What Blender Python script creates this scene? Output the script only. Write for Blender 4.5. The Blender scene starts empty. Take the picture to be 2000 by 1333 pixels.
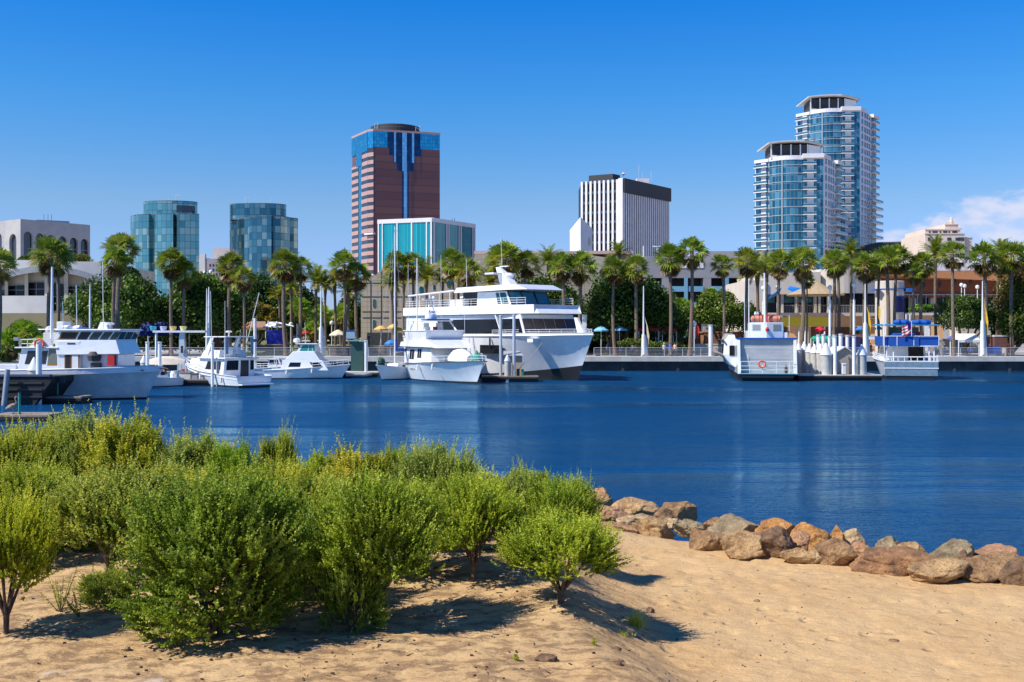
import bpy, math, random
import numpy as np
from mathutils import Vector, Matrix, noise as mnoise

# ------------------------------------------------------------------ camera, sky, sun, exposure
SC = bpy.context.scene
F = 2144.0            # focal length in pixels of the 2000 px wide photograph
CAMZ = 5.0
cam_d = bpy.data.cameras.new('camera'); cam = bpy.data.objects.new('camera', cam_d)
SC.collection.objects.link(cam); SC.camera = cam
cam.location = (0, 0, CAMZ); cam.rotation_euler = (math.radians(90), 0, 0)
cam_d.sensor_width = 36; cam_d.lens = 36*F/2000; cam_d.shift_y = -16.5/2000
cam_d.clip_start = 0.1; cam_d.clip_end = 12000
SUN_AZ = math.atan2(-0.91, -0.41)      # clockwise from +Y
SUN_EL = math.radians(49)
sdir = Vector((math.sin(SUN_AZ)*math.cos(SUN_EL), math.cos(SUN_AZ)*math.cos(SUN_EL), math.sin(SUN_EL)))
sl = bpy.data.lights.new('sun', 'SUN'); sl.energy = 5.0; sl.angle = math.radians(0.5); sl.color = (1.0, 0.945, 0.86)
so = bpy.data.objects.new('sun', sl); SC.collection.objects.link(so)
so.rotation_euler = sdir.to_track_quat('Z', 'Y').to_euler()
SC.view_settings.view_transform = 'Standard'; SC.view_settings.look = 'None'
SC.view_settings.exposure = 0.36; SC.view_settings.gamma = 1
W = bpy.data.worlds.new('World'); SC.world = W; W.use_nodes = True
nt = W.node_tree; nt.nodes.clear()
def nd(t, kind, **kw):
    n = t.nodes.new(kind)
    for k, v in kw.items(): setattr(n, k, v)
    return n
sky = nd(nt, 'ShaderNodeTexSky', sky_type='NISHITA', sun_disc=False, sun_elevation=SUN_EL,
         sun_rotation=SUN_AZ % (2*math.pi), altitude=0, air_density=1.0, dust_density=0.3, ozone_density=3.0)
hs = nd(nt, 'ShaderNodeHueSaturation'); hs.inputs['Saturation'].default_value = 1.22; hs.inputs['Value'].default_value = 1.0
gm = nd(nt, 'ShaderNodeGamma'); gm.inputs['Gamma'].default_value = 1.0
bg = nd(nt, 'ShaderNodeBackground'); bg.inputs['Strength'].default_value = 0.100
wo = nd(nt, 'ShaderNodeOutputWorld')
hs.inputs['Value'].default_value = 1.5
# the deep polarised blue of this sky: the physical sky weighed by a colour for each height above the horizon
tc0 = nd(nt, 'ShaderNodeTexCoord'); sp0 = nd(nt, 'ShaderNodeSeparateXYZ'); nt.links.new(tc0.outputs['Generated'], sp0.inputs[0])
rmp = nd(nt, 'ShaderNodeValToRGB'); nt.links.new(sp0.outputs[2], rmp.inputs[0])
_e = rmp.color_ramp.elements
_st = [(0,(.60,.72,1.36)),(.025,(.58,.70,1.33)),(.115,(.70,.81,1.04)),(.205,(.37,.86,1.22)),(.30,(.09,.78,1.36)),(.55,(.12,.62,1.25)),(1,(.25,.60,1.10))]
_e[0].position = 0; _e[0].color = (*[c/1.5 for c in _st[0][1]], 1); _e[1].position = 1; _e[1].color = (*[c/1.5 for c in _st[-1][1]], 1)
for p_, c_ in _st[1:-1]:
    q_ = _e.new(p_); q_.color = (*[c/1.5 for c in c_], 1)
mu = nd(nt, 'ShaderNodeMixRGB', blend_type='MULTIPLY'); mu.inputs[0].default_value = 1
nt.links.new(sky.outputs[0], hs.inputs['Color']); nt.links.new(hs.outputs[0], mu.inputs[1]); nt.links.new(rmp.outputs[0], mu.inputs[2]); nt.links.new(mu.outputs[0], gm.inputs[0])
# a far bank of cumulus low over the right of the city and a thin whitish band at the horizon
tc = nd(nt, 'ShaderNodeTexCoord'); sep = nd(nt, 'ShaderNodeSeparateXYZ'); nt.links.new(tc.outputs['Generated'], sep.inputs[0])
def math_(op, a, b=None, t=None, clamp=False):
    t = t or nt
    n = t.nodes.new('ShaderNodeMath'); n.operation = op; n.use_clamp = clamp
    for i, s in enumerate((a, b)):
        if s is None: continue
        if isinstance(s, (int, float)): n.inputs[i].default_value = s
        else: t.links.new(s, n.inputs[i])
    return n.outputs[0]
def mrange(v, a, b, c=0., d=1., t=None, smooth=True):
    t = t or nt
    n = t.nodes.new('ShaderNodeMapRange'); n.interpolation_type = 'SMOOTHSTEP' if smooth else 'LINEAR'
    t.links.new(v, n.inputs[0])
    for i, x in zip((1, 2, 3, 4), (a, b, c, d)): n.inputs[i].default_value = x
    return n.outputs[0]
az = math_('DIVIDE', sep.outputs[0], sep.outputs[1]); el = math_('DIVIDE', sep.outputs[2], sep.outputs[1])
cv = nd(nt, 'ShaderNodeCombineXYZ'); nt.links.new(az, cv.inputs[0]); nt.links.new(math_('MULTIPLY', el, 2.2), cv.inputs[1])
ns = nd(nt, 'ShaderNodeTexNoise'); ns.inputs['Scale'].default_value = 17; ns.inputs['Detail'].default_value = 8; ns.inputs['Roughness'].default_value = .62
nt.links.new(cv.outputs[0], ns.inputs['Vector'])
top = math_('ADD', math_('MULTIPLY', mrange(az, .32, .47), .036), .100)          # height of the bank rises to the right
top = math_('ADD', top, math_('MULTIPLY', math_('SUBTRACT', ns.outputs[0], .5), .085))
body = math_('SUBTRACT', top, el)
edge = mrange(body, 0.0, .014)
low = mrange(el, .005, .085, .35, 1.0)
left = mrange(math_('ADD', az, math_('MULTIPLY', math_('SUBTRACT', ns.outputs[0], .5), .16)), .29, .37)
front = mrange(sep.outputs[1], 0.2, 0.3)
cl = math_('MULTIPLY', math_('MULTIPLY', edge, low), math_('MULTIPLY', left, front))
ns2 = nd(nt, 'ShaderNodeTexNoise'); ns2.inputs['Scale'].default_value = 30; ns2.inputs['Detail'].default_value = 6
nt.links.new(cv.outputs[0], ns2.inputs['Vector'])
cl = math_('MULTIPLY', cl, mrange(ns2.outputs[0], .34, .66, .28, .85))
mx = nd(nt, 'ShaderNodeMixRGB'); nt.links.new(cl, mx.inputs[0]); nt.links.new(gm.outputs[0], mx.inputs[1])
mx.inputs[2].default_value = (6.0, 6.1, 7.4, 1)
nt.links.new(mx.outputs[0], bg.inputs[0]); nt.links.new(bg.outputs[0], wo.inputs[0])

# ------------------------------------------------------------------ helpers
COL = SC.collection
R = random.Random(7)
LAND = 1.85
QUAY = 143.0
def X(px, D): return (px-1000)*D/F
def Z(py, D): return CAMZ-(py-650)*D/F

MATS = {}
def mat(name, col, rough=.6, metal=0., var=.0, vscale=3., bump=0., bscale=20., spec=.5, coat=0., trans=None, col2=None, vd=4):
    if name in MATS: return MATS[name]
    m = bpy.data.materials.new(name); m.use_nodes = True; t = m.node_tree
    b = t.nodes['Principled BSDF']
    b.inputs['Base Color'].default_value = (*col, 1); b.inputs['Roughness'].default_value = rough
    b.inputs['Metallic'].default_value = metal; b.inputs['Specular IOR Level'].default_value = spec
    if coat: b.inputs['Coat Weight'].default_value = coat
    if var or col2 or bump:
        co = t.nodes.new('ShaderNodeTexCoord')
    if var or col2:
        n = t.nodes.new('ShaderNodeTexNoise'); n.inputs['Scale'].default_value = vscale; n.inputs['Detail'].default_value = vd
        n.inputs['Roughness'].default_value = .65
        t.links.new(co.outputs['Object'], n.inputs['Vector'])
        mxx = t.nodes.new('ShaderNodeMixRGB')
        k = mrange(n.outputs[0], .35, .68, t=t)
        t.links.new(k, mxx.inputs[0])
        c2 = col2 or tuple(c*(1-var) for c in col)
        mxx.inputs[1].default_value = (*col, 1); mxx.inputs[2].default_value = (*c2, 1)
        t.links.new(mxx.outputs[0], b.inputs['Base Color'])
    if bump:
        n2 = t.nodes.new('ShaderNodeTexNoise'); n2.inputs['Scale'].default_value = bscale; n2.inputs['Detail'].default_value = 5
        t.links.new(co.outputs['Object'], n2.inputs['Vector'])
        bp = t.nodes.new('ShaderNodeBump'); bp.inputs['Strength'].default_value = min(1, bump); bp.inputs['Distance'].default_value = .05
        t.links.new(n2.outputs[0], bp.inputs['Height']); t.links.new(bp.outputs[0], b.inputs['Normal'])
    MATS[name] = m
    return m

class MB:
    def __init__(s): s.v = []; s.f = []; s.m = []
    def add(s, vs, fs, mi=0):
        o = len(s.v); s.v.extend([tuple(v) for v in vs]); s.f.extend([tuple(i+o for i in f) for f in fs]); s.m.extend([mi]*len(fs)); return s
    def hexa(s, p, mi=0):   # 4 bottom (ccw), 4 top
        return s.add(p, [(0,3,2,1),(4,5,6,7),(0,1,5,4),(1,2,6,5),(2,3,7,6),(3,0,4,7)], mi)
    def box(s, x0, x1, y0, y1, z0, z1, mi=0):
        return s.hexa([(x0,y0,z0),(x1,y0,z0),(x1,y1,z0),(x0,y1,z0),(x0,y0,z1),(x1,y0,z1),(x1,y1,z1),(x0,y1,z1)], mi)
    def obox(s, c, sz, rz=0, mi=0):
        cx, cy, cz = c; a, b, h = sz[0]/2, sz[1]/2, sz[2]/2; cs, sn = math.cos(rz), math.sin(rz)
        P = [(cx+u*a*cs-w*b*sn, cy+u*a*sn+w*b*cs, cz+q*h) for q in (-1,1) for u, w in ((-1,-1),(1,-1),(1,1),(-1,1))]
        return s.hexa(P, mi)
    def prism(s, poly, z0, z1, mi=0):
        n = len(poly)
        A = sum(poly[i][0]*poly[(i+1)%n][1]-poly[(i+1)%n][0]*poly[i][1] for i in range(n))
        if A < 0: poly = poly[::-1]
        zt = z1 if callable(z1) else (lambda x, y: z1)
        vs = [(x,y,z0) for x,y in poly]+[(x,y,zt(x,y)) for x,y in poly]
        return s.add(vs, [tuple(range(n-1,-1,-1)), tuple(range(n,2*n))]+[(i,(i+1)%n,n+(i+1)%n,n+i) for i in range(n)], mi)
    def tube(s, pts, r, n=8, mi=0, cap=True):
        pts = [Vector(p) for p in pts]; k = len(pts)
        rr = r if isinstance(r, (list, tuple)) else [r]*k
        vs = []; prev = None
        for i, p in enumerate(pts):
            d = (pts[min(i+1,k-1)]-pts[max(i-1,0)]).normalized()
            if prev is None:
                a = Vector((0,0,1)) if abs(d.z) < .9 else Vector((1,0,0)); u = d.cross(a).normalized()
            else:
                u = (prev-d*prev.dot(d)).normalized()
            prev = u; w = d.cross(u)
            for j in range(n):
                t = 2*math.pi*j/n; vs.append(p+(u*math.cos(t)+w*math.sin(t))*rr[i])
        fs = [(i*n+j, i*n+(j+1)%n, (i+1)*n+(j+1)%n, (i+1)*n+j) for i in range(k-1) for j in range(n)]
        if cap: fs += [tuple(range(n-1,-1,-1)), tuple(range((k-1)*n, k*n))]
        return s.add(vs, fs, mi)
    def lathe(s, prof, n=16, c=(0,0,0), mi=0, sx=1, sy=1):
        vs = []; k = len(prof)
        for r, z in prof:
            for j in range(n):
                t = 2*math.pi*j/n; vs.append((c[0]+r*sx*math.cos(t), c[1]+r*sy*math.sin(t), c[2]+z))
        fs = [(i*n+j, i*n+(j+1)%n, (i+1)*n+(j+1)%n, (i+1)*n+j) for i in range(k-1) for j in range(n)]
        fs += [tuple(range(n-1,-1,-1)), tuple(range((k-1)*n, k*n))]
        return s.add(vs, fs, mi)
    def torus(s, c, R1, r, axis='y', n=20, k=8, mi=0):
        vs = []
        for i in range(n):
            a = 2*math.pi*i/n
            for j in range(k):
                b = 2*math.pi*j/k; q = R1+r*math.cos(b); h = r*math.sin(b)
                if axis == 'y': vs.append((c[0]+q*math.cos(a), c[1]+h, c[2]+q*math.sin(a)))
                elif axis == 'x': vs.append((c[0]+h, c[1]+q*math.cos(a), c[2]+q*math.sin(a)))
                else: vs.append((c[0]+q*math.cos(a), c[1]+q*math.sin(a), c[2]+h))
        fs = [(i*k+j, i*k+(j+1)%k, ((i+1)%n)*k+(j+1)%k, ((i+1)%n)*k+j) for i in range(n) for j in range(k)]
        return s.add(vs, fs, mi)
    def loft(s, rings, cap=True, closed=True, mi=0):
        n = len(rings[0]); k = len(rings); vs = [p for r_ in rings for p in r_]
        e = n if closed else n-1
        fs = [(i*n+j, i*n+(j+1)%n, (i+1)*n+(j+1)%n, (i+1)*n+j) for i in range(k-1) for j in range(e)]
        if cap and closed: fs += [tuple(range(n-1,-1,-1)), tuple(range((k-1)*n, k*n))]
        return s.add(vs, fs, mi)
    def panel(s, P, u0, u1, v0, v1, off=.02, th=.03, mi=0, sk=0.):
        # P = (P00,P10,P11,P01) corners of a flat-ish patch; thin slab proud of it; sk leans the upper edge in u
        A, B, C, D_ = [Vector(p) for p in P]
        nrm = (B-A).cross(D_-A).normalized()
        def at(u, v): return A*(1-u)*(1-v)+B*u*(1-v)+C*u*v+D_*(1-u)*v
        q = [at(u0,v0), at(u1,v0), at(u1+sk,v1), at(u0+sk,v1)]
        return s.hexa([p+nrm*(off-th) for p in q]+[p+nrm*off for p in q], mi)
    def build(s, name, m, parent=None, smooth=False, world=False, bevel=0, coll=True):
        me = bpy.data.meshes.new(name); me.from_pydata(s.v, [], s.f)
        ms = m if isinstance(m, (list, tuple)) else [m]
        for q in ms: me.materials.append(q)
        if len(ms) > 1: me.polygons.foreach_set('material_index', s.m)
        if smooth: me.polygons.foreach_set('use_smooth', [True]*len(me.polygons))
        me.update(); o = bpy.data.objects.new(name, me); COL.objects.link(o)
        if smooth:
            try: me.set_sharp_from_angle(angle=math.radians(38))
            except Exception: pass
        if bevel:
            b = o.modifiers.new('bevel', 'BEVEL'); b.width = bevel; b.segments = 2; b.limit_method = 'ANGLE'
        if parent is not None:
            o.parent = parent
            if world: o.location = -Vector(parent.location)
        return o

def tag(o, label=None, cat=None, group=None, kind=None):
    if label: o['label'] = label
    if cat: o['category'] = cat
    if group: o['group'] = group
    if kind: o['kind'] = kind
    elif cat and 'kind' not in o: o['kind'] = 'thing'
    return o
def thing(name, label, cat, loc=(0,0,0), rz=0, group=None):
    o = bpy.data.objects.new(name, None); COL.objects.link(o); o.empty_display_size = .2
    o.location = loc; o.rotation_euler = (0,0,rz)
    return tag(o, label, cat, group)
def dup(root, loc, rz=0, label=None, group=None, scale=None):
    r = root.copy(); COL.objects.link(r); r.location = loc; r.rotation_euler = (0,0,rz)
    if scale is not None: r.scale = scale if isinstance(scale, tuple) else (scale,)*3
    if label: r['label'] = label
    if group: r['group'] = group
    for ch in list(root.children):
        c = ch.copy(); COL.objects.link(c); c.parent = r
        for g in ch.children:
            d = g.copy(); COL.objects.link(d); d.parent = c
    return r
def quads_mesh(name, V, tint, material):
    # V: (n,4,3) array of separate quads, tint: (n,) face attribute
    n = len(V); me = bpy.data.meshes.new(name)
    me.vertices.add(n*4); me.vertices.foreach_set('co', V.reshape(-1).astype(np.float32))
    me.loops.add(n*4); me.loops.foreach_set('vertex_index', np.arange(n*4, dtype=np.int32))
    me.polygons.add(n); me.polygons.foreach_set('loop_start', np.arange(0, n*4, 4, dtype=np.int32))
    try: me.polygons.foreach_set('loop_total', np.full(n, 4, dtype=np.int32))
    except Exception: pass
    me.update(calc_edges=True)
    a = me.attributes.new('tint', 'FLOAT', 'FACE'); a.data.foreach_set('value', np.asarray(tint, dtype=np.float32))
    me.materials.append(material)
    return me
def leafmat(name, cols, trans=.35, rough=.55, useobj=False, spec=.3):
    m = bpy.data.materials.new(name); m.use_nodes = True; t = m.node_tree
    b = t.nodes['Principled BSDF']; b.inputs['Roughness'].default_value = rough; b.inputs['Specular IOR Level'].default_value = spec
    a = t.nodes.new('ShaderNodeAttribute'); a.attribute_name = 'tint'
    r = t.nodes.new('ShaderNodeValToRGB'); t.links.new(a.outputs['Fac'], r.inputs[0])
    e = r.color_ramp.elements; k = len(cols)
    e[0].position = cols[0][0]; e[0].color = (*cols[0][1], 1); e[1].position = cols[-1][0]; e[1].color = (*cols[-1][1], 1)
    for p, c in cols[1:-1]:
        q = e.new(p); q.color = (*c, 1)
    out = r.outputs[0]
    if useobj:
        oi = t.nodes.new('ShaderNodeObjectInfo'); mu = t.nodes.new('ShaderNodeMixRGB'); mu.blend_type = 'MULTIPLY'; mu.inputs[0].default_value = 1
        t.links.new(out, mu.inputs[1]); t.links.new(oi.outputs['Color'], mu.inputs[2]); out = mu.outputs[0]
    t.links.new(out, b.inputs['Base Color'])
    tr = t.nodes.new('ShaderNodeBsdfTranslucent'); t.links.new(out, tr.inputs[0])
    mx_ = t.nodes.new('ShaderNodeMixShader'); mx_.inputs[0].default_value = trans
    o = t.nodes['Material Output']
    t.links.new(b.outputs[0], mx_.inputs[1]); t.links.new(tr.outputs[0], mx_.inputs[2]); t.links.new(mx_.outputs[0], o.inputs[0])
    return m

class Face:
    # a vertical facade from A to B (world xy) whose outside is to the right-hand side seen from camera (normal = (dy,-dx))
    def __init__(s, A, B):
        s.A = Vector((A[0], A[1], 0)); s.B = Vector((B[0], B[1], 0)); d = s.B-s.A; s.L = d.length; s.d = d.normalized(); s.n = Vector((s.d.y, -s.d.x, 0))
    def p(s, u, z, o=0):
        q = s.A+s.d*u+s.n*o; return (q.x, q.y, z)
    def box(s, mb, u0, u1, z0, z1, o0, o1, mi=0):
        return mb.hexa([s.p(u0,z0,o1), s.p(u1,z0,o1), s.p(u1,z0,o0), s.p(u0,z0,o0), s.p(u0,z1,o1), s.p(u1,z1,o1), s.p(u1,z1,o0), s.p(u0,z1,o0)], mi)
    def u(s, px):   # distance along the facade where the photo column px meets it
        k = (px-1000)/F
        return (s.A.x-k*s.A.y)/(k*s.d.y-s.d.x)
    def arches(s, mb, u0, u1, z0, z1, arch, o0, o1, mi=0, seg=14):
        # wall layer between offsets o0 (back) and o1 (front) with round-headed openings arch = [(uc, w, z_sill, z_spring)]
        cuts = []; cur = u0
        for uc, w, zs, zp in sorted(arch):
            a, b = uc-w/2, uc+w/2
            if a > cur: s.box(mb, cur, a, z0, z1, o0, o1, mi)
            if zs > z0: s.box(mb, a, b, z0, zs, o0, o1, mi)
            for i in range(seg):
                t0, t1 = math.pi*(1-i/seg), math.pi*(1-(i+1)/seg)
                ua, ub = uc+w/2*math.cos(t0), uc+w/2*math.cos(t1)
                za, zb = zp+w/2*math.sin(t0), zp+w/2*math.sin(t1)
                mb.hexa([s.p(ua,za,o1), s.p(ub,zb,o1), s.p(ub,zb,o0), s.p(ua,za,o0), s.p(ua,z1,o1), s.p(ub,z1,o1), s.p(ub,z1,o0), s.p(ua,z1,o0)], mi)
            cur = b
        if u1 > cur: s.box(mb, cur, u1, z0, z1, o0, o1, mi)
def fp(*pts): return [(X(px, D), D) for px, D in pts]      # footprint points from photo columns and distances

# common materials
m_white = mat('white_paint', (.80,.80,.78), .35, var=.10, vscale=1.5, coat=.2)
m_hull = mat('white_gelcoat', (.78,.79,.80), .22, var=.10, vscale=.8, coat=.5)
m_hullgrey = mat('weathered_hull_paint', (.64,.65,.65), .4, col2=(.46,.49,.50), vscale=.9, vd=7)
m_black = mat('black_bottom_paint', (.012,.012,.016), .5)
m_dark = mat('dark_glass', (.008,.010,.014), .08, spec=.28)
m_boatglass = mat('tinted_boat_glass', (.02,.03,.032), .06, spec=.4)
m_teal = mat('teal_glass', (.01,.10,.12), .08, spec=.8)
m_steel = mat('painted_steel', (.55,.57,.60), .4, .3)
m_rail = mat('rail_white', (.75,.76,.78), .4)
m_grey = mat('grey_paint', (.33,.34,.36), .6, var=.2)
m_dgrey = mat('dark_grey', (.05,.05,.055), .7, var=.3)
m_wood = mat('weathered_wood', (.30,.25,.20), .85, col2=(.16,.13,.11), vscale=6, bump=.4)
m_dwood = mat('dark_dock_wood', (.018,.017,.018), .8, col2=(.009,.009,.010), vscale=3)
m_conc = mat('concrete', (.55,.53,.48), .85, col2=(.42,.40,.37), vscale=.6, vd=8, bump=.2)
m_blue = mat('blue_canvas', (.003,.075,.36), .75, var=.25, vscale=5)
m_navy = mat('navy_canvas', (.012,.016,.12), .8, var=.3)
m_red = mat('red_canvas', (.55,.02,.02), .7, var=.2)
m_orange = mat('orange_plastic', (.75,.14,.05), .5, var=.15)
m_cream = mat('cream_stucco', (.60,.52,.40), .85, col2=(.50,.43,.33), vscale=.4, bump=.2, bscale=6)
m_teak = mat('varnished_wood', (.42,.17,.03), .4, var=.3, vscale=8)
m_bark = mat('bark', (.14,.10,.075), .9, col2=(.07,.05,.04), vscale=10, bump=.8, bscale=25)
m_palmbark = mat('palm_bark', (.22,.16,.115), .9, col2=(.12,.085,.06), vscale=7, bump=.8, bscale=9)
# ------------------------------------------------------------------ water
def water():
    m = bpy.data.materials.new('harbour_water'); m.use_nodes = True; t = m.node_tree
    b = t.nodes['Principled BSDF']; b.inputs['Roughness'].default_value = .10; b.inputs['IOR'].default_value = 1.333
    b.inputs['Base Color'].default_value = (.003, .060, .150, 1); b.inputs['Specular IOR Level'].default_value = .42; b.inputs['Specular Tint'].default_value = (.50,.80,1,1)
    co = t.nodes.new('ShaderNodeTexCoord')
    def nz(sc, det, sx, sy, rot=0.):
        mp = t.nodes.new('ShaderNodeMapping'); mp.inputs['Scale'].default_value = (sx, sy, 1); mp.inputs['Rotation'].default_value = (0,0,rot)
        t.links.new(co.outputs['Object'], mp.inputs[0])
        n = t.nodes.new('ShaderNodeTexNoise'); n.inputs['Scale'].default_value = sc; n.inputs['Detail'].default_value = det
        n.inputs['Roughness'].default_value = .55
        t.links.new(mp.outputs[0], n.inputs['Vector']); return n.outputs[0]
    big = nz(.9, 3, .22, 1.0, .06); mid = nz(3.2, 4, .22, 1.0, -.07); fine = nz(10, 3, .28, 1.0, .05); swell = nz(.30, 2, .22, 1.0, .1)
    gust = mrange(nz(.035, 3, .6, 1.6), .38, .62, .25, 1.4, t=t)
    h = math_('ADD', math_('MULTIPLY', big, .26, t=t), math_('MULTIPLY', mid, .12, t=t), t=t)
    h = math_('ADD', h, math_('MULTIPLY', fine, .048, t=t), t=t)
    spy = t.nodes.new('ShaderNodeSeparateXYZ'); t.links.new(co.outputs['Object'], spy.inputs[0])
    h = math_('ADD', h, math_('MULTIPLY', swell, .45, t=t), t=t)
    h = math_('MULTIPLY', math_('MULTIPLY', h, gust, t=t), mrange(spy.outputs[1], 22, 75, .95, 1.25, t=t), t=t)
    bp = t.nodes.new('ShaderNodeBump'); bp.inputs['Strength'].default_value = 1; bp.inputs['Distance'].default_value = 1.3
    t.links.new(h, bp.inputs['Height'])
    # dark blue water body under a Fresnel reflection, slightly blue as through a polarising filter
    t.nodes.remove(b); df = t.nodes.new('ShaderNodeBsdfDiffuse'); df.inputs[0].default_value = (.003,.046,.130,1)
    gl = t.nodes.new('ShaderNodeBsdfGlossy'); gl.inputs[0].default_value = (.56,.90,1.0,1); gl.inputs['Roughness'].default_value = .05
    fr = t.nodes.new('ShaderNodeFresnel'); fr.inputs[0].default_value = 1.333; ms = t.nodes.new('ShaderNodeMixShader')
    t.links.new(bp.outputs[0], gl.inputs['Normal']); t.links.new(bp.outputs[0], fr.inputs['Normal'])
    t.links.new(fr.outputs[0], ms.inputs[0]); t.links.new(df.outputs[0], ms.inputs[1]); t.links.new(gl.outputs[0], ms.inputs[2]); t.links.new(ms.outputs[0], t.nodes['Material Output'].inputs[0])
    mb = MB(); mb.add([(-1800,-60,0),(1800,-60,0),(1800,QUAY+.3,0),(-1800,QUAY+.3,0)], [(0,1,2,3)])
    tag(mb.build('harbour_water', m), kind='structure')
water()

# ------------------------------------------------------------------ far shore
m_pave = mat('pale_paving', (.45,.40,.34), .9, col2=(.36,.33,.29), vscale=.3, vd=8)
m_lawn = mat('lawn', (.10,.16,.02), .95, col2=(.16,.17,.04), vscale=.5, vd=8)
mb = MB(); mb.add([(-5000,QUAY+.6,LAND),(5000,QUAY+.6,LAND),(5000,8000,LAND),(-5000,8000,LAND)], [(0,1,2,3)])
tag(mb.build('ground', m_pave), kind='structure')
m_quaywall = mat('tidal_wall', (.055,.055,.06), .9, col2=(.02,.02,.024), vscale=.5, vd=8, bump=.5, bscale=3)
mb = MB(); mb.box(-600,600,QUAY,QUAY+1.2,-2,LAND-.62); 
for i in range(-40,60):
    mb.box(i*7.2-.2, i*7.2+.2, QUAY-.12, QUAY-.003, -2, LAND-.75)
q = mb.build('quay', m_quaywall); tag(q, kind='structure')
mb = MB(); mb.box(-600,600,QUAY-.45,QUAY+1.5,LAND-.618,LAND+.06)
tag(mb.build('quay_edge', m_conc, bevel=.03), kind='structure')
mb = MB(); mb.add([(X(480,152),152,LAND+.02),(X(740,152),152,LAND+.02),(X(740,200),200,LAND+1.6),(X(480,200),200,LAND+1.6)],[(0,1,2,3)])
tag(mb.build('lawn', m_lawn), kind='structure')
mb = MB(); mb.add([(X(1165,150),150,LAND+.02),(X(1345,150),150,LAND+.02),(X(1345,170),170,LAND+.25),(X(1165,170),170,LAND+.25)],[(0,1,2,3)])
tag(mb.build('lawn', m_lawn), kind='structure')

# ------------------------------------------------------------------ beach
def interp(x, T):
    if x <= T[0][0]: return T[0][1]
    for (a, b), (c, d) in zip(T, T[1:]):
        if x <= c: return b+(d-b)*(x-a)/(c-a)
    return T[-1][1]
FOOT = [(-40,30),(-14,25.5),(-3,24.5),(0,23.2),(1.6,21.4),(3.25,19.9),(4.5,19.2),(5.96,18.3),(7.3,17.5),(8.1,17.3),(16,14.5),(40,8)]
def sstep(a, b, x):
    t = min(1, max(0, (x-a)/(b-a))); return t*t*(3-2*t)
def gz(x, y):
    f = interp(x, FOOT)
    z = 1.1
    m = (1-sstep(.75, 2.15, x+.35*mnoise.noise(Vector((x*.5, y*.5, 3)))+(y-13)*.02))
    z += m*(.52-.28*sstep(16, 22, y))
    z += .10*mnoise.noise(Vector((x*.35, y*.35, 0)))+.035*mnoise.noise(Vector((x*1.3, y*1.3, 5)))
    z += .026*mnoise.noise(Vector((x*4.2, y*5.2, 9)))-.045*max(0, mnoise.noise(Vector((x*2.6, y*3.0, 21)))-.28)*2.2
    if y > f: z -= 3.2*sstep(f+.3, f+6.5, y)+.12*(y-f)*.3
    return z
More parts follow.
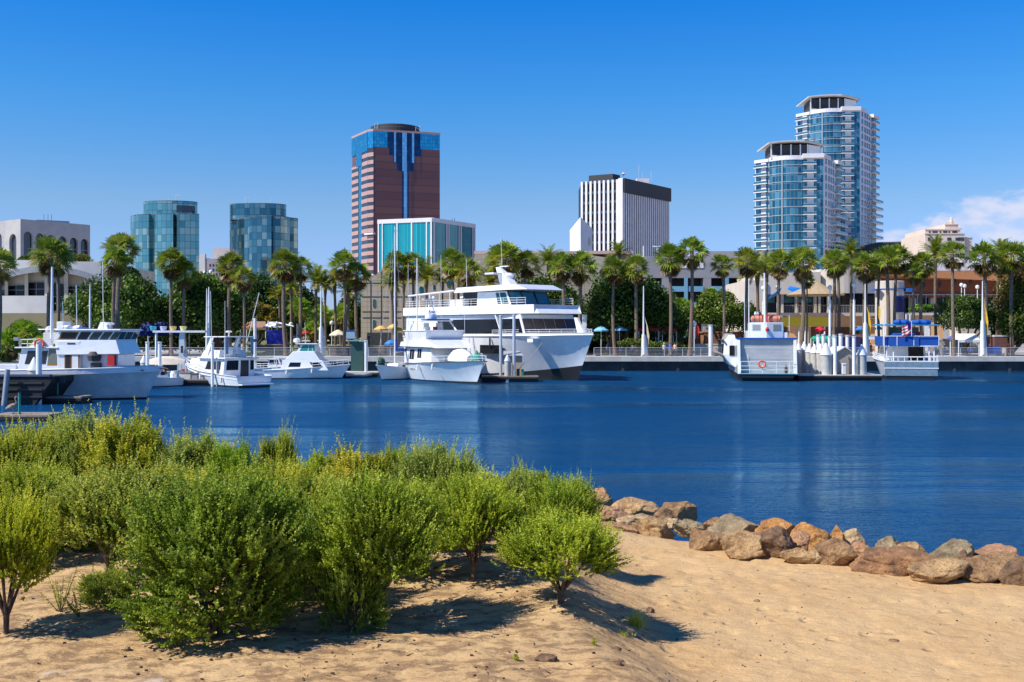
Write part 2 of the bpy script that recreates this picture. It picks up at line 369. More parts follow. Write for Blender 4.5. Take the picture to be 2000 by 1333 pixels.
def beach():
    xs = np.concatenate([np.linspace(-40,-10,40,endpoint=False), np.linspace(-10,11,300,endpoint=False), np.linspace(11,45,45)])
    ys = np.concatenate([np.linspace(-20,9,30,endpoint=False), np.linspace(9,20,190,endpoint=False), np.linspace(20,40,90)])
    vs = [(float(x), float(y), gz(float(x), float(y))) for y in ys for x in xs]
    n = len(xs)
    fs = [(j*n+i, j*n+i+1, (j+1)*n+i+1, (j+1)*n+i) for j in range(len(ys)-1) for i in range(n-1)]
    m = bpy.data.materials.new('beach_sand'); m.use_nodes = True; t = m.node_tree
    b = t.nodes['Principled BSDF']; b.inputs['Roughness'].default_value = .95; b.inputs['Specular IOR Level'].default_value = .15
    co = t.nodes.new('ShaderNodeTexCoord'); O = co.outputs['Object']
    def nz(sc, det=4, rough=.6, sx=1, sy=1):
        mp = t.nodes.new('ShaderNodeMapping'); mp.inputs['Scale'].default_value = (sx, sy, 1); t.links.new(O, mp.inputs[0])
        n = t.nodes.new('ShaderNodeTexNoise'); n.inputs['Scale'].default_value = sc; n.inputs['Detail'].default_value = det; n.inputs['Roughness'].default_value = rough
        t.links.new(mp.outputs[0], n.inputs['Vector']); return n.outputs[0]
    def mixc(f, a, c):
        mxn = t.nodes.new('ShaderNodeMixRGB')
        t.links.new(f, mxn.inputs[0])
        for i, s in ((1, a), (2, c)):
            if isinstance(s, tuple): mxn.inputs[i].default_value = (*s, 1)
            else: t.links.new(s, mxn.inputs[i])
        return mxn.outputs[0]
    c = mixc(mrange(nz(.8, 6), .35, .65, t=t), (.550,.372,.182), (.505,.325,.150))
    c = mixc(mrange(nz(11, 7, .78, .7, 1.3), .49, .66, 0, .62, t=t), c, (.40,.24,.12))
    c = mixc(mrange(nz(60, 2, .5), .5, .75, 0, .45, t=t), c, (.34,.21,.11))
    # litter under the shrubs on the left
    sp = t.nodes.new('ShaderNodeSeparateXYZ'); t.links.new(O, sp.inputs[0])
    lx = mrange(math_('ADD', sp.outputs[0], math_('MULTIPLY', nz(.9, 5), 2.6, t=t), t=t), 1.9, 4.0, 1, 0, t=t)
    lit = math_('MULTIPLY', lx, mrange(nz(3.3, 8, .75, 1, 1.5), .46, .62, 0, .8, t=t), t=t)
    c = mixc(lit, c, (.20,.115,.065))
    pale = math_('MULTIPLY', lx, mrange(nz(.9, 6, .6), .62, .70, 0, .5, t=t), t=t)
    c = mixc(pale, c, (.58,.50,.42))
    # small dark bits
    vo = t.nodes.new('ShaderNodeTexVoronoi'); vo.inputs['Scale'].default_value = 7.5; t.links.new(O, vo.inputs['Vector'])
    spk = math_('MULTIPLY', mrange(vo.outputs['Distance'], .06, .13, 1, 0, t=t), mrange(nz(1.7, 3), .52, .6, t=t), t=t)
    c = mixc(math_('MULTIPLY', spk, .8, t=t), c, (.05,.035,.025))
    t.links.new(c, b.inputs['Base Color'])
    h = math_('ADD', math_('MULTIPLY', nz(5, 6, .65, 1, 1.5), 1.0, t=t), math_('MULTIPLY', nz(26, 4, .6), .22, t=t), t=t)
    h = math_('ADD', h, math_('MULTIPLY', lit, .25, t=t), t=t)
    vo2 = t.nodes.new('ShaderNodeTexVoronoi'); vo2.inputs['Scale'].default_value = 2.6; vo2.feature = 'SMOOTH_F1'; t.links.new(O, vo2.inputs['Vector'])
    h = math_('ADD', h, math_('MULTIPLY', math_('MULTIPLY', mrange(vo2.outputs['Distance'], .10, .26, -1, 0, t=t), mrange(nz(1.1, 3), .44, .56, t=t), t=t), .75, t=t), t=t)
    bp = t.nodes.new('ShaderNodeBump'); bp.inputs['Strength'].default_value = .7; bp.inputs['Distance'].default_value = .065
    t.links.new(h, bp.inputs['Height']); t.links.new(bp.outputs[0], b.inputs['Normal'])
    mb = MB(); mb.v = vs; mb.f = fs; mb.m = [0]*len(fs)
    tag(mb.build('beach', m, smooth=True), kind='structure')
beach()

# ------------------------------------------------------------------ shore rocks
def rockmat(name, c1, c2, c3):
    m = bpy.data.materials.new(name); m.use_nodes = True; t = m.node_tree; b = t.nodes['Principled BSDF']; b.inputs['Roughness'].default_value = .88
    b.inputs['Specular IOR Level'].default_value = .25
    co = t.nodes.new('ShaderNodeTexCoord')
    n = t.nodes.new('ShaderNodeTexNoise'); n.inputs['Scale'].default_value = 2.2; n.inputs['Detail'].default_value = 9; n.inputs['Roughness'].default_value = .68
    t.links.new(co.outputs['Object'], n.inputs[0])
    r = t.nodes.new('ShaderNodeValToRGB'); e = r.color_ramp.elements; e[0].position = .33; e[0].color = (*c3, 1); e[1].position = .66; e[1].color = (*c1, 1)
    q = e.new(.5); q.color = (*c2, 1); t.links.new(n.outputs[0], r.inputs[0])
    n3 = t.nodes.new('ShaderNodeTexNoise'); n3.inputs['Scale'].default_value = 30; n3.inputs['Detail'].default_value = 3; t.links.new(co.outputs['Object'], n3.inputs[0])
    mx1 = t.nodes.new('ShaderNodeMixRGB'); mx1.blend_type = 'MULTIPLY'; mx1.inputs[2].default_value = (.55,.5,.48,1)
    t.links.new(mrange(n3.outputs[0], .52, .66, 0, .8, t=t), mx1.inputs[0]); t.links.new(r.outputs[0], mx1.inputs[1]); t.links.new(mx1.outputs[0], b.inputs['Base Color'])
    n2 = t.nodes.new('ShaderNodeTexNoise'); n2.inputs['Scale'].default_value = 5; n2.inputs['Detail'].default_value = 12; n2.inputs['Roughness'].default_value = .7
    t.links.new(co.outputs['Object'], n2.inputs[0])
    bp = t.nodes.new('ShaderNodeBump'); bp.inputs['Strength'].default_value = 1; bp.inputs['Distance'].default_value = .16
    t.links.new(n2.outputs[0], bp.inputs['Height']); t.links.new(bp.outputs[0], b.inputs['Normal'])
    return m
RM = {'tan': rockmat('tan_rock', (0.685,0.462,0.221), (0.525,0.328,0.154), (0.228,0.136,0.067)), 'brown': rockmat('brown_rock', (0.571,0.361,0.173), (0.400,0.237,0.115), (0.160,0.096,0.053)),
      'orange': rockmat('orange_rock', (0.754,0.406,0.144), (0.594,0.293,0.096), (0.274,0.124,0.048)), 'pink': rockmat('pink_rock', (0.708,0.418,0.230), (0.537,0.293,0.154), (0.274,0.147,0.086)),
      'grey': rockmat('grey_rock', (0.503,0.395,0.230), (0.365,0.282,0.163), (0.160,0.119,0.072)), 'dark': rockmat('dark_rock', (0.400,0.248,0.134), (0.251,0.152,0.086), (0.092,0.062,0.043)),
      'pale': rockmat('pale_rock', (0.754,0.564,0.326), (0.617,0.429,0.230), (0.320,0.215,0.115)), 'rust': rockmat('rust_rock', (0.571,0.316,0.134), (0.389,0.203,0.096), (0.149,0.090,0.053))}
import bmesh
def rock(px, py, w, h, D, kind, label, seed, rot=0):
    rr = random.Random(seed); bm = bmesh.new(); bmesh.ops.create_icosphere(bm, subdivisions=5, radius=1)
    planes = []
    for _ in range(11):
        n = Vector((rr.uniform(-1,1), rr.uniform(-1,1), rr.uniform(-.5,1))).normalized(); planes.append((n, rr.uniform(.55,.84)))
    off = Vector((seed*3.1, seed*1.7, 0))
    for v in bm.verts:
        p = v.co.copy()
        for n, d in planes:
            e = p.dot(n)-d
            if e > 0: p -= n*e*.97
        q = p*1.2
        q *= 1+.15*mnoise.noise(p*1.1+off)+.09*mnoise.noise(p*2.4+off)+.05*mnoise.noise(p*5+off)+.022*mnoise.noise(p*11+off)-.075*max(0,.16-abs(mnoise.noise(p*1.7+off*2)))/.16-.03*max(0,.12-abs(mnoise.noise(p*4.3+off)))/.12
        v.co = q
    me = bpy.data.meshes.new('boulder'); bm.to_mesh(me); bm.free()
    me.polygons.foreach_set('use_smooth', [True]*len(me.polygons)); me.materials.append(RM[kind])
    o = bpy.data.objects.new('boulder', me); COL.objects.link(o)
    rx = w/2*D/F*1.15; rz = h/2*D/F*1.36
    me.transform(Matrix.Diagonal((rx, max(rx*.75, rz*.8), rz, 1)))
    me.transform(Matrix.Rotation(rot, 4, 'Y'))
    o.location = (X(px, D), D, Z(py, D)-rz*.22)
    tag(o, label, 'boulder', 'boulders along the shore')
ROCKS = [
 (1175,975,46,34,26.5,'pink','round pinkish boulder at the water, just right of the last shrub'),
 (1240,990,70,30,25,'tan','domed tan boulder against the water, second from the shrubs'),
 (1190,1002,78,30,24.3,'pink','long reddish slab boulder below the round pinkish one'),
 (1322,1000,62,36,23.6,'brown','domed brown boulder at the water where the shoreline turns'),
 (1298,1010,32,24,23.0,'dark','small dark boulder leaning on the domed brown one'),
 (1245,1014,62,22,23.2,'pale','flat pale slab in the middle of the left boulder heap'),
 (1272,1032,74,34,21.9,'tan','tan sloping boulder at the sand edge of the left heap'),
 (1203,1036,92,28,21.9,'pink','low cracked pinkish slab half sunk in sand beside the shrub'),
 (1348,1026,54,24,21.6,'grey','speckled grey boulder beside the sandy gap'),
 (1316,1020,40,16,22.4,'pale','small pale stone between tan and grey boulders'),
 (1440,1030,104,44,21.3,'grey','wide grey brown domed boulder facing open water'),
 (1393,1024,40,26,21.6,'brown','brown stone butting the left end of the wide grey boulder'),
 (1380,1056,68,50,19.9,'brown','squarish brown boulder with a cracked face on the sand'),
 (1440,1046,44,14,20.3,'pale','thin pale flake wedged under the wide grey boulder'),
 (1452,1064,92,40,19.3,'tan','long sandy tan boulder dusted with sand'),
 (1512,1055,70,42,19.2,'dark','hollowed dark boulder casting a deep shadow'),
 (1520,1034,62,34,20.8,'orange','light orange domed boulder at the water'),
 (1558,1058,44,28,19.5,'pink','small pinkish grey boulder left of the big orange one'),
 (1588,1052,78,50,20.0,'orange','big bright orange boulder with an overhanging side'),
 (1632,1048,24,30,20.2,'orange','small pointed orange stone upright beside the big orange boulder'),
 (1562,1082,56,22,18.7,'tan','low tan stone lying on the sand below the orange boulders'),
 (1594,1084,34,22,18.6,'pale','small cream stone half buried at the sand edge'),
 (1634,1080,66,42,18.6,'brown','purplish brown split boulder at the sand edge'),
 (1665,1056,42,32,20.4,'pale','pale whitish boulder with a rounded top at the water'),
 (1678,1072,46,30,19.5,'pink','pink boulder in front of the pale whitish one'),
 (1733,1064,52,24,20.2,'grey','low greenish grey boulder peeping over the big rust one'),
 (1784,1070,52,20,19.9,'tan','low reddish tan boulder at the water behind the rust one'),
 (1742,1092,158,50,18.1,'rust','largest rust brown angular boulder with a dark underside'),
 (1822,1107,102,34,17.3,'tan','rounded tan boulder lying in front of the largest rust one'),
 (1862,1082,86,44,18.6,'grey','greenish grey sloping boulder against the water'),
 (1880,1102,34,46,17.7,'dark','dark upright wedge of rock between tan and brown boulders'),
 (1940,1084,110,36,18.7,'pink','pink topped boulder near the right edge, at the water'),
 (1930,1108,120,44,17.4,'brown','broad brown boulder near the right edge on the sand'),
 (1992,1116,60,46,16.9,'dark','dark boulder cut by the right edge of the picture'),
 (915,958,44,22,25.6,'pale','pale stone glimpsed between the shrubs near the water'),
 (1150,992,50,30,24.8,'tan','tan boulder half hidden behind the right hand shrub'),
 (770,940,44,22,26.5,'pale','pale stone glimpsed among the shrub tops at the water'),
]
for i, r_ in enumerate(ROCKS): rock(*r_, seed=i*7+3, rot=random.Random(i).uniform(-.15,.15))
# stones, twigs on the sand
def stone(px, py, s, label, kind='dark', seed=1, flat=.6):
    zg = 1.2; D = (CAMZ-zg)*F/(py-650)
    for _ in range(6): D = (CAMZ-gz(X(px,D), D))*F/(py-650)
    rr = random.Random(seed); bm = bmesh.new(); bmesh.ops.create_icosphere(bm, subdivisions=2, radius=1)
    for v in bm.verts: v.co *= 1+.35*mnoise.noise(v.co*1.3+Vector((seed*2.,0,0)))
    me = bpy.data.meshes.new('stone'); bm.to_mesh(me); bm.free(); me.materials.append(RM[kind])
    me.transform(Matrix.Diagonal((s, s*.8, s*flat, 1)))
    o = bpy.data.objects.new('stone', me); COL.objects.link(o); o.location = (X(px,D), D, gz(X(px,D), D)+s*flat*.35)
    tag(o, label, 'stone', 'loose stones on the sand')
stone(1270,1196,.06,'small dark stone right of the grass tuft',seed=3,flat=.9)
stone(1203,1272,.06,'small dark stone on the slope below the shadow',seed=5)
stone(1068,1290,.12,'flat dark stone at the bottom edge of the slope',seed=8,flat=.4)
stone(1207,1298,.045,'tiny dark pebble lowest on the slope',seed=9)
stone(1478,1173,.05,'small dark clod on the open sand','brown',seed=11,flat=.4)
stone(1745,1253,.07,'flat dark clod far right on the open sand','brown',seed=12,flat=.3)
stone(245,1268,.05,'pale pebble lit in front of the big shrub','pale',seed=14)

# ------------------------------------------------------------------ shrubs
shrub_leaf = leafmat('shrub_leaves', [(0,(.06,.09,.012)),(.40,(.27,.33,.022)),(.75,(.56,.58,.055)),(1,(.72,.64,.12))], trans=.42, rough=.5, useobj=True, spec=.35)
def rvec(g, n): 
    v = g.normal(size=(n,3)); return v/np.linalg.norm(v, axis=1, keepdims=True)
def shrub_proto(seed, w, h, clear, lobes, shoots, lv, trunk=True, spiky=.6, cone=.52):
    # plumes of shoots gathered in clumps over an uneven crown shell, so gaps and shade open between them
    g = np.random.default_rng(seed); rr = random.Random(seed)
    root = thing('shrub', '', 'shrub')
    mbt = MB(); centers = []; dirs = []; hubs = []
    for k in range(8):
        a = k*2.399+rr.uniform(-.5,.5); rd = rr.uniform(.10,.26)*w
        hub = Vector((rd*math.cos(a), rd*math.sin(a), clear+(h-clear)*rr.uniform(.18,.42))); hubs.append(hub)
        tk = clear > .3; sp_ = .012 if tk else .05; b0 = Vector((rr.uniform(-sp_,sp_), rr.uniform(-sp_,sp_), -.12)); m1 = Vector((hub.x*(.07 if tk else .25), hub.y*(.07 if tk else .25), max(.08, clear*(.5 if tk else .55))))
        mbt.tube([b0, b0*.4+m1*.6, m1, m1*.4+hub*.6+Vector((rr.uniform(-.05,.05),rr.uniform(-.05,.05),0)), hub], [.045,.040,.034,.026,.018], n=7)
    for k in range(lobes):
        a = 2.399*k+rr.uniform(-.5,.5); q = (k+.5)/lobes; ph = math.acos(1-1.55*q)      # from the pole down past the equator
        bump = 1+.30*math.sin(a*3+seed)*math.sin(ph*2)+rr.uniform(-.20,.16)
        rz = (h-clear)*.47; cz = clear+rz*.92
        c = Vector((w*.36*bump*math.sin(ph)*math.cos(a), w*.36*bump*math.sin(ph)*math.sin(a), cz+rz*.80*bump*math.cos(ph)))
        if clear < .3 and c.z < h*.5: c.z = rr.uniform(.12,.5)*h
        centers.append(c); d = Vector((c.x/(w*.4), c.y/(w*.4), (c.z-cz)/rz*.8+spiky*.75)).normalized(); dirs.append(d)
        hb = min(hubs, key=lambda v: (v-c).length); mbt.tube([hb, hb*.5+c*.5+Vector((0,0,-.05)), c+d*.08], [.016,.011,.006], n=5)
    V = []; T = []
    for c, dv in zip(centers, dirs):
        n = max(6, int(shoots*rr.uniform(.6,1.35))); cn = cone*rr.uniform(.75,1.35)
        d = rvec(g, n)*cn+np.array(dv)+np.array([0,0,spiky*.35]); d /= np.linalg.norm(d, axis=1, keepdims=True)
        L = g.uniform(.13,.35,n)*h*.5*rr.uniform(.7,1.35)*np.where(g.random(n)<.08,1.5,1.)
        start = np.array(c)+g.normal(size=(n,3))*np.array([.062,.062,.056])*w*.9-d*.04
        start[:,2] = np.maximum(start[:,2], .04)
        base_t = rr.uniform(.15,.70)+g.uniform(-.12,.12,n)
        s = (np.arange(lv)+g.uniform(0,1,(n,lv)))/lv
        curve = d[:,None,:]*(L[:,None]*s)[:,:,None]; curve[:,:,2] += (s**2)*L[:,None]*.25
        P = start[:,None,:]+curve
        ld = rvec(g, n*lv).reshape(n,lv,3)*.95+d[:,None,:]*.65; ld /= np.linalg.norm(ld, axis=2, keepdims=True)
        sd = np.cross(ld, rvec(g, n*lv).reshape(n,lv,3)); sd /= np.linalg.norm(sd, axis=2, keepdims=True)+1e-9
        ll = g.uniform(.026,.052,(n,lv,1))*(1.15-.5*s[:,:,None]); ww = ll*.40
        q = np.stack([P, P+ld*ll*.5+sd*ww, P+ld*ll, P+ld*ll*.5-sd*ww], axis=2).reshape(-1,4,3)
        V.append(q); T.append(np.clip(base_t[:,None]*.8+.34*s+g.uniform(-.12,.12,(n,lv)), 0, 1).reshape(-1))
    V = np.concatenate(V); T = np.concatenate(T)
    keep = V[:,0,2] > .01; V = V[keep]; T = T[keep]
    me = quads_mesh('crown', V, T, shrub_leaf)
    o = bpy.data.objects.new('crown', me); COL.objects.link(o); o.parent = root
    mbt.build('trunk', m_bark, root, smooth=True)
    P = V.reshape(-1,3); w_ = (np.percentile(P[:,0],98.5)-np.percentile(P[:,0],1.5)+np.percentile(P[:,1],98.5)-np.percentile(P[:,1],1.5))/2
    return root, float(w_), float(np.percentile(P[:,2],99.6))
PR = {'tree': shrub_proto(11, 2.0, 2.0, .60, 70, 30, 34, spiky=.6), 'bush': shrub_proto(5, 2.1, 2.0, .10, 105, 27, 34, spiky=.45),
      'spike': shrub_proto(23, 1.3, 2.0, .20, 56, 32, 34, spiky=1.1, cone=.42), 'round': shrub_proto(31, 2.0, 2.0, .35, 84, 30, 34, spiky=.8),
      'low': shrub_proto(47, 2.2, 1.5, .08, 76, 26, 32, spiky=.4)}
used = set()
def shrub(px, D, top, w, kind, tint, label, rz=0.):
    x = X(px, D); z0 = gz(x, D)-.02; root, pw, ph = PR[kind]
    H = Z(top, D)-z0; sz = H/ph; sx = w*D/F/pw
    sx = min(max(sx*1.06, sz*.55), sz*1.7)
    if kind not in used:
        used.add(kind); o = root; o.location = (x, D, z0); o.rotation_euler = (0,0,rz); o.scale = (sx,sx,sz); o['label'] = label; o['group'] = 'shrubs on the beach'
    else: o = dup(root, (x, D, z0), rz, label, 'shrubs on the beach', (sx,sx,sz))
    for ch in o.children:
        if ch.type == 'MESH': ch.color = (*tint, 1)
G0 = (1,1,1); DKG = (.62,.72,.62); YL = (1.08,1.06,.5); GRY = (.95,1.0,1.9); LIM = (.98,1.06,.75)
SHR = [
 (420,12.3,925,290,'bush',(.66,.80,.70),'largest dark green bushy shrub, front and centre left, leaves down to the sand'),
 (12,12.3,968,165,'tree',YL,'yellow green shrub on a bare stem at the left edge'),
 (735,12.9,925,215,'tree',(.8,.92,.7),'open shrub with low dangling branches right of the largest dark one'),
 (690,12.65,1060,90,'low',(.55,.68,.7),'small dark green bush at the foot of the open shrub'),
 (1095,13.7,1003,195,'tree',LIM,'bright green shrub on a forked trunk, last one before open sand'),
 (925,14.9,925,165,'tree',LIM,'slim bright shrub on a single thin trunk beside the forked one'),
 (1100,17.0,932,130,'round',(.85,1,.8),'shrub standing right behind the forked trunk shrub, against the rocks'),
 (215,14.9,915,215,'tree',(.9,.92,1.2),'pale grey green shrub on two dark stems with a leaning branch'),
 (845,17.0,868,150,'round',GRY,'tall silvery green shrub rising above the row at centre'),
 (772,18.4,872,60,'spike',LIM,'narrow yellow green spire left of the silvery shrub'),
 (545,19.0,845,80,'spike',G0,'narrow upright spire, tallest against the water left of centre'),
 (457,18.6,868,95,'spike',(.7,.95,.5),'dense mid green cone beside the tallest spire'),
 (695,17.8,878,140,'spike',(1.15,1.0,.75),'feathery yellowish shrub in the back row at centre'),
 (640,18.4,886,130,'spike',LIM,'bright feathery shrub in the back row just right of the tallest spire'),
 (620,15.4,930,190,'round',G0,'round mid green shrub behind the largest dark one'),
 (255,19.4,815,150,'spike',(1.1,1.04,.85),'tall yellowish shrub with many thin tips near the left'),
 (150,19.8,808,150,'round',GRY,'tall grey green shrub topping the left group'),
 (45,19.4,832,170,'round',G0,'broad shrub in the back row at the left edge'),
 (372,18.8,850,130,'spike',GRY,'silvery spire between the yellowish shrub and the dense cone'),
 (330,16.4,915,210,'round',(1.05,1.0,.95),'broad shrub behind and left of the largest dark one'),
 (60,16.6,905,190,'tree',(.9,.95,.75),'shrub above the sandy gap near the left edge'),
 (545,16.6,905,170,'round',(1.1,1.05,.7),'yellowish round shrub in the middle of the thicket'),
 (985,17.4,922,120,'spike',GRY,'grey green shrub behind the slim bright one'),
 (1035,18.6,915,90,'spike',(.85,.95,.9),'thin tipped spire in the back row near the rocks'),
 (630,13.9,985,150,'low',(.75,.9,1.1),'bluish green shrub touching the right side of the largest dark one'),
 (800,15.4,945,190,'round',(.9,1.0,.8),'full mid green shrub behind the open one'),
 (470,14.3,955,200,'round',(.85,1.0,.6),'bright topped shrub right behind the largest dark one'),
 (212,13.35,1110,95,'low',(.85,.9,1.0),'small low bush at the foot of the pale grey green shrub'),
 (410,20.4,862,110,'spike',(.9,.9,.6),'thin shrub top behind the silvery spire'),
 (900,18.8,905,90,'spike',(1.05,1.1,.8),'slender spire right of the tall silvery shrub'),
 (725,20.2,905,60,'spike',(.9,.9,.6),'lone thin spire against the water at centre'),
 (150,17.4,940,150,'spike',(.85,.9,.7),'shrub filling behind the pale grey green one'),
]
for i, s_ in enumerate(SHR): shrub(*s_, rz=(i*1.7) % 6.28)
# seedlings and grass tufts
def sprig(px, py, hgt, label, seed, n=9, yellow=.6):
    g = np.random.default_rng(seed); D = 13.
    for _ in range(8): D = (CAMZ-gz(X(px,D), D))*F/(py-650)
    x = X(px,D); V = []; T = []; mb = MB()
    for k in range(n):
        d = Vector((g.normal()*.35, g.normal()*.35, 1)).normalized(); L = hgt*g.uniform(.6,1.05)
        mb.tube([(0,0,-.02), d*L*.5, d*L+Vector((0,0,.01))], [.006,.004,.002], n=4)
        for j in range(34):
            s = .25+.75*j/34; p = d*L*s; ld = rvec(g,1)[0]; sd = np.cross(ld, rvec(g,1)[0]); l = .034
            p = np.array(p); V.append([p, p+ld*l*.5+sd*l*.22, p+ld*l, p+ld*l*.5-sd*l*.22]); T.append(g.uniform(.3,.6)+yellow*.4)
    root = thing('seedling', label, 'seedling', (x, D, gz(x,D)), group='seedlings on the sand')
    me = quads_mesh('leaves', np.array(V), T, shrub_leaf); o = bpy.data.objects.new('leaves', me); COL.objects.link(o); o.parent = root
    mb.build('stem', m_bark, root)
sprig(118,1196,.52,'spindly yellowish seedling on the sandy gap at the left',3,12,.9)
sprig(155,1205,.30,'small spindly seedling right of the yellowish one',4,7,.5)
sprig(345,1262,.18,'low green sprout at the left foot of the largest shrub',5,14,.2)
sprig(700,1225,.30,'leafy sprout at the foot of the small dark bush',6,14,.2)
sprig(1160,1260,.07,'tiny green sprout on the bare slope',7,3,.4)
sprig(1008,1290,.06,'tiny green sprout near the bottom edge',9,3,.4)
def tuft(px, py, hgt, label, seed, n=120):
    g = np.random.default_rng(seed); D = 13.
    for _ in range(8): D = (CAMZ-gz(X(px,D), D))*F/(py-650)
    x = X(px,D); V = []; T = []
    for k in range(n):
        b = np.array([g.normal()*.05, g.normal()*.05, -.01]); d = np.array([g.normal()*.45, g.normal()*.45, 1.]); d /= np.linalg.norm(d)
        L = hgt*g.uniform(.5,1.1); sd = np.array([g.normal(), g.normal(), 0]); sd /= np.linalg.norm(sd); w = .004
        V.append([b-sd*w, b+sd*w, b+d*L+sd*w*.2, b+d*L-sd*w*.2]); T.append(g.uniform(.3,1))
    me = quads_mesh('grass_tuft', np.array(V), T, shrub_leaf); o = bpy.data.objects.new('grass_tuft', me); COL.objects.link(o)
    o.location = (x, D, gz(x,D)); tag(o, label, 'grass tuft', 'grass tufts on the sand')
tuft(1242,1222,.22,'pale grass tuft on the edge of the slope',1,200)
tuft(1215,1240,.07,'short dry grass below the pale tuft',2)
tuft(640,1180,.12,'short grass in the shade right of the largest shrub',3)
tuft(505,1210,.10,'dry grass under the right side of the largest shrub',6)

def litter():
    rr = random.Random(77); mb = MB()
    for i in range(520):
        t = rr.random(); x = rr.gauss(-1.5, 3.0) if t < .72 else rr.uniform(1.5, 9.5); y = rr.uniform(10.2, 16.5 if t < .8 else 19)
        if y > interp(x, FOOT)-.3: continue
        z = gz(x, y); a = rr.uniform(0, 3.14); L = rr.uniform(.02,.10) if rr.random() < .6 else rr.uniform(.015,.035); w = rr.uniform(.004,.012) if L > .035 else L*.6
        if x > 1.5: L *= .7; w *= .7
        mb.obox((x,y,z+w*.4),(L,w,w*.9),a)
    tag(mb.build('beach_litter', mat('dead_twigs',(.09,.055,.035),.9,var=.5,vscale=30)), 'dry twigs and bark crumbs scattered over the sand', 'litter', kind='stuff')
litter()
# ------------------------------------------------------------------ palms
palm_leaf = leafmat('palm_fronds', [(0,(.17,.10,.045)),(.12,(.27,.17,.06)),(.22,(.50,.40,.05)),(.45,(.26,.34,.025)),(.75,(.17,.28,.03)),(1,(.40,.48,.08))], trans=.35, rough=.4, useobj=True, spec=.5)
def fan_crown(seed, n=46, skirt=26, spread=1.0):
    g = np.random.default_rng(seed); V = []; T = []
    for k in range(n+skirt):
        dead = k >= n
        if dead: el = g.uniform(-1.45,-.75); L = g.uniform(.35,.9); a = g.uniform(0,6.28); t0 = g.uniform(0,.13)
        else:
            q = (k+.5)/n; el = 1.45-2.0*q+g.normal()*.14; L = g.uniform(.7,1.1)*spread; a = k*2.399+g.normal()*.2
            t0 = g.uniform(.45,.95)-(.38 if el < -.05 and g.random() < .6 else 0)
        d = np.array([math.cos(el)*math.cos(a), math.cos(el)*math.sin(a), math.sin(el)])
        side = np.cross(d, [0,0,1.]); side /= np.linalg.norm(side)+1e-9; up = np.cross(side, d)
        ro = g.uniform(-.9,.9); side, up = side*math.cos(ro)+up*math.sin(ro), up*math.cos(ro)-side*math.sin(ro)
        b = np.array([0,0,-.25 if dead else 0.])+d*.12; tip = b+d*L; tip[2] -= .10*L
        w = .025; V.append([b-side*w, b+side*w, tip+side*w, tip-side*w]); T.append(.22)
        m = 13; fr = g.uniform(.85,1.2)*(.75 if dead else 1.)*spread; fold = g.uniform(.10,.45)
        for j in range(m):
            th = (j/(m-1)-.5)*3.9*(.5 if dead else 1)
            r = fr*(1-.30*abs(th/1.95)**2)
            dd = d*math.cos(th)+side*math.sin(th)+up*fold*abs(math.sin(th)); dd /= np.linalg.norm(dd)
            e = tip+dd*r; e[2] -= r*r*g.uniform(.10,.45)
            mid = tip+dd*r*.55; mid[2] -= .02
            pw = np.cross(dd, up); pw /= np.linalg.norm(pw)+1e-9; ww = r*.075
            V.append([tip, mid+pw*ww, e, mid-pw*ww]); T.append(float(np.clip(t0+g.normal()*.07, 0, 1)))
    return quads_mesh('crown', np.array(V), T, palm_leaf)
def feather_crown(seed, n=44, L0=3.0):
    g = np.random.default_rng(seed); V = []; T = []
    for k in range(n):
        q = (k+.5)/n; el = 1.45-1.55*q+g.normal()*.08; a = k*2.399+g.normal()*.2; L = L0*g.uniform(.8,1.1); t0 = g.uniform(.35,.7)-(.18 if q > .8 else 0)
        h = np.array([math.cos(a), math.sin(a), 0]); side = np.array([-math.sin(a), math.cos(a), 0]); pts = []
        droop = g.uniform(.55,.95)
        for j in range(15):
            s = j/14; e = el-droop*1.25*s*s
            if j == 0: p = np.zeros(3)
            else: p = p+(h*math.cos(e)+np.array([0,0,math.sin(e)]))*L/14
            pts.append(p.copy())
        for j in range(1, 15):
            for u in (0,.33,.66):
                p = pts[j-1]*(1-u)+pts[j]*u; tg = pts[j]-pts[j-1]; tg /= np.linalg.norm(tg); s = (j-1+u)/14
                ll = L*.19*math.sin(math.pi*min(1,.12+s*.85))**.6
                up = np.cross(side, tg)
                for sg in (-1,1):
                    d = tg*.55+side*sg*.8+up*g.uniform(-.1,.35); d /= np.linalg.norm(d); w = tg*.035
                    e = p+d*ll; V.append([p-w, p+w, e+w*.2, e-w*.2]); T.append(float(np.clip(t0+g.normal()*.08,0,1)))
            V.append([pts[j-1]-side*.03, pts[j-1]+side*.03, pts[j]+side*.02, pts[j]-side*.02]); T.append(.25)
    return quads_mesh('crown', np.array(V), T, palm_leaf)
FANS = [fan_crown(3), fan_crown(8, 54, 34, 1.05), fan_crown(15, 40, 18, .95), fan_crown(21, 50, 40, 1.0)]
FEAS = [feather_crown(5), feather_crown(9, 36, 2.7), feather_crown(13, 50, 3.2)]
def trunk_mesh(seed, r0, r1, bulb=False):
    rr = random.Random(seed); mb = MB(); bx = rr.uniform(-.25,.25); by = rr.uniform(-.2,.2); pts = []; rad = []
    for i in range(13):
        s = i/12; pts.append((bx*math.sin(s*math.pi), by*math.sin(s*math.pi), s*10)); rad.append(r0*1.35 if i == 0 else r0+(r1-r0)*s)
    if bulb: rad[-1] = r1*1.9; rad[-2] = r1*1.5
    else: rad[-1] = r1*1.25
    mb.tube(pts, rad, n=9); o = mb.build('trunk', m_palmbark, None, smooth=True); me = o.data; bpy.data.objects.remove(o); return me
TRF = [trunk_mesh(1,.23,.17), trunk_mesh(2,.25,.18), trunk_mesh(6,.21,.16)]
TRD = [trunk_mesh(3,.22,.20,True), trunk_mesh(4,.24,.21,True)]
pk = [0]
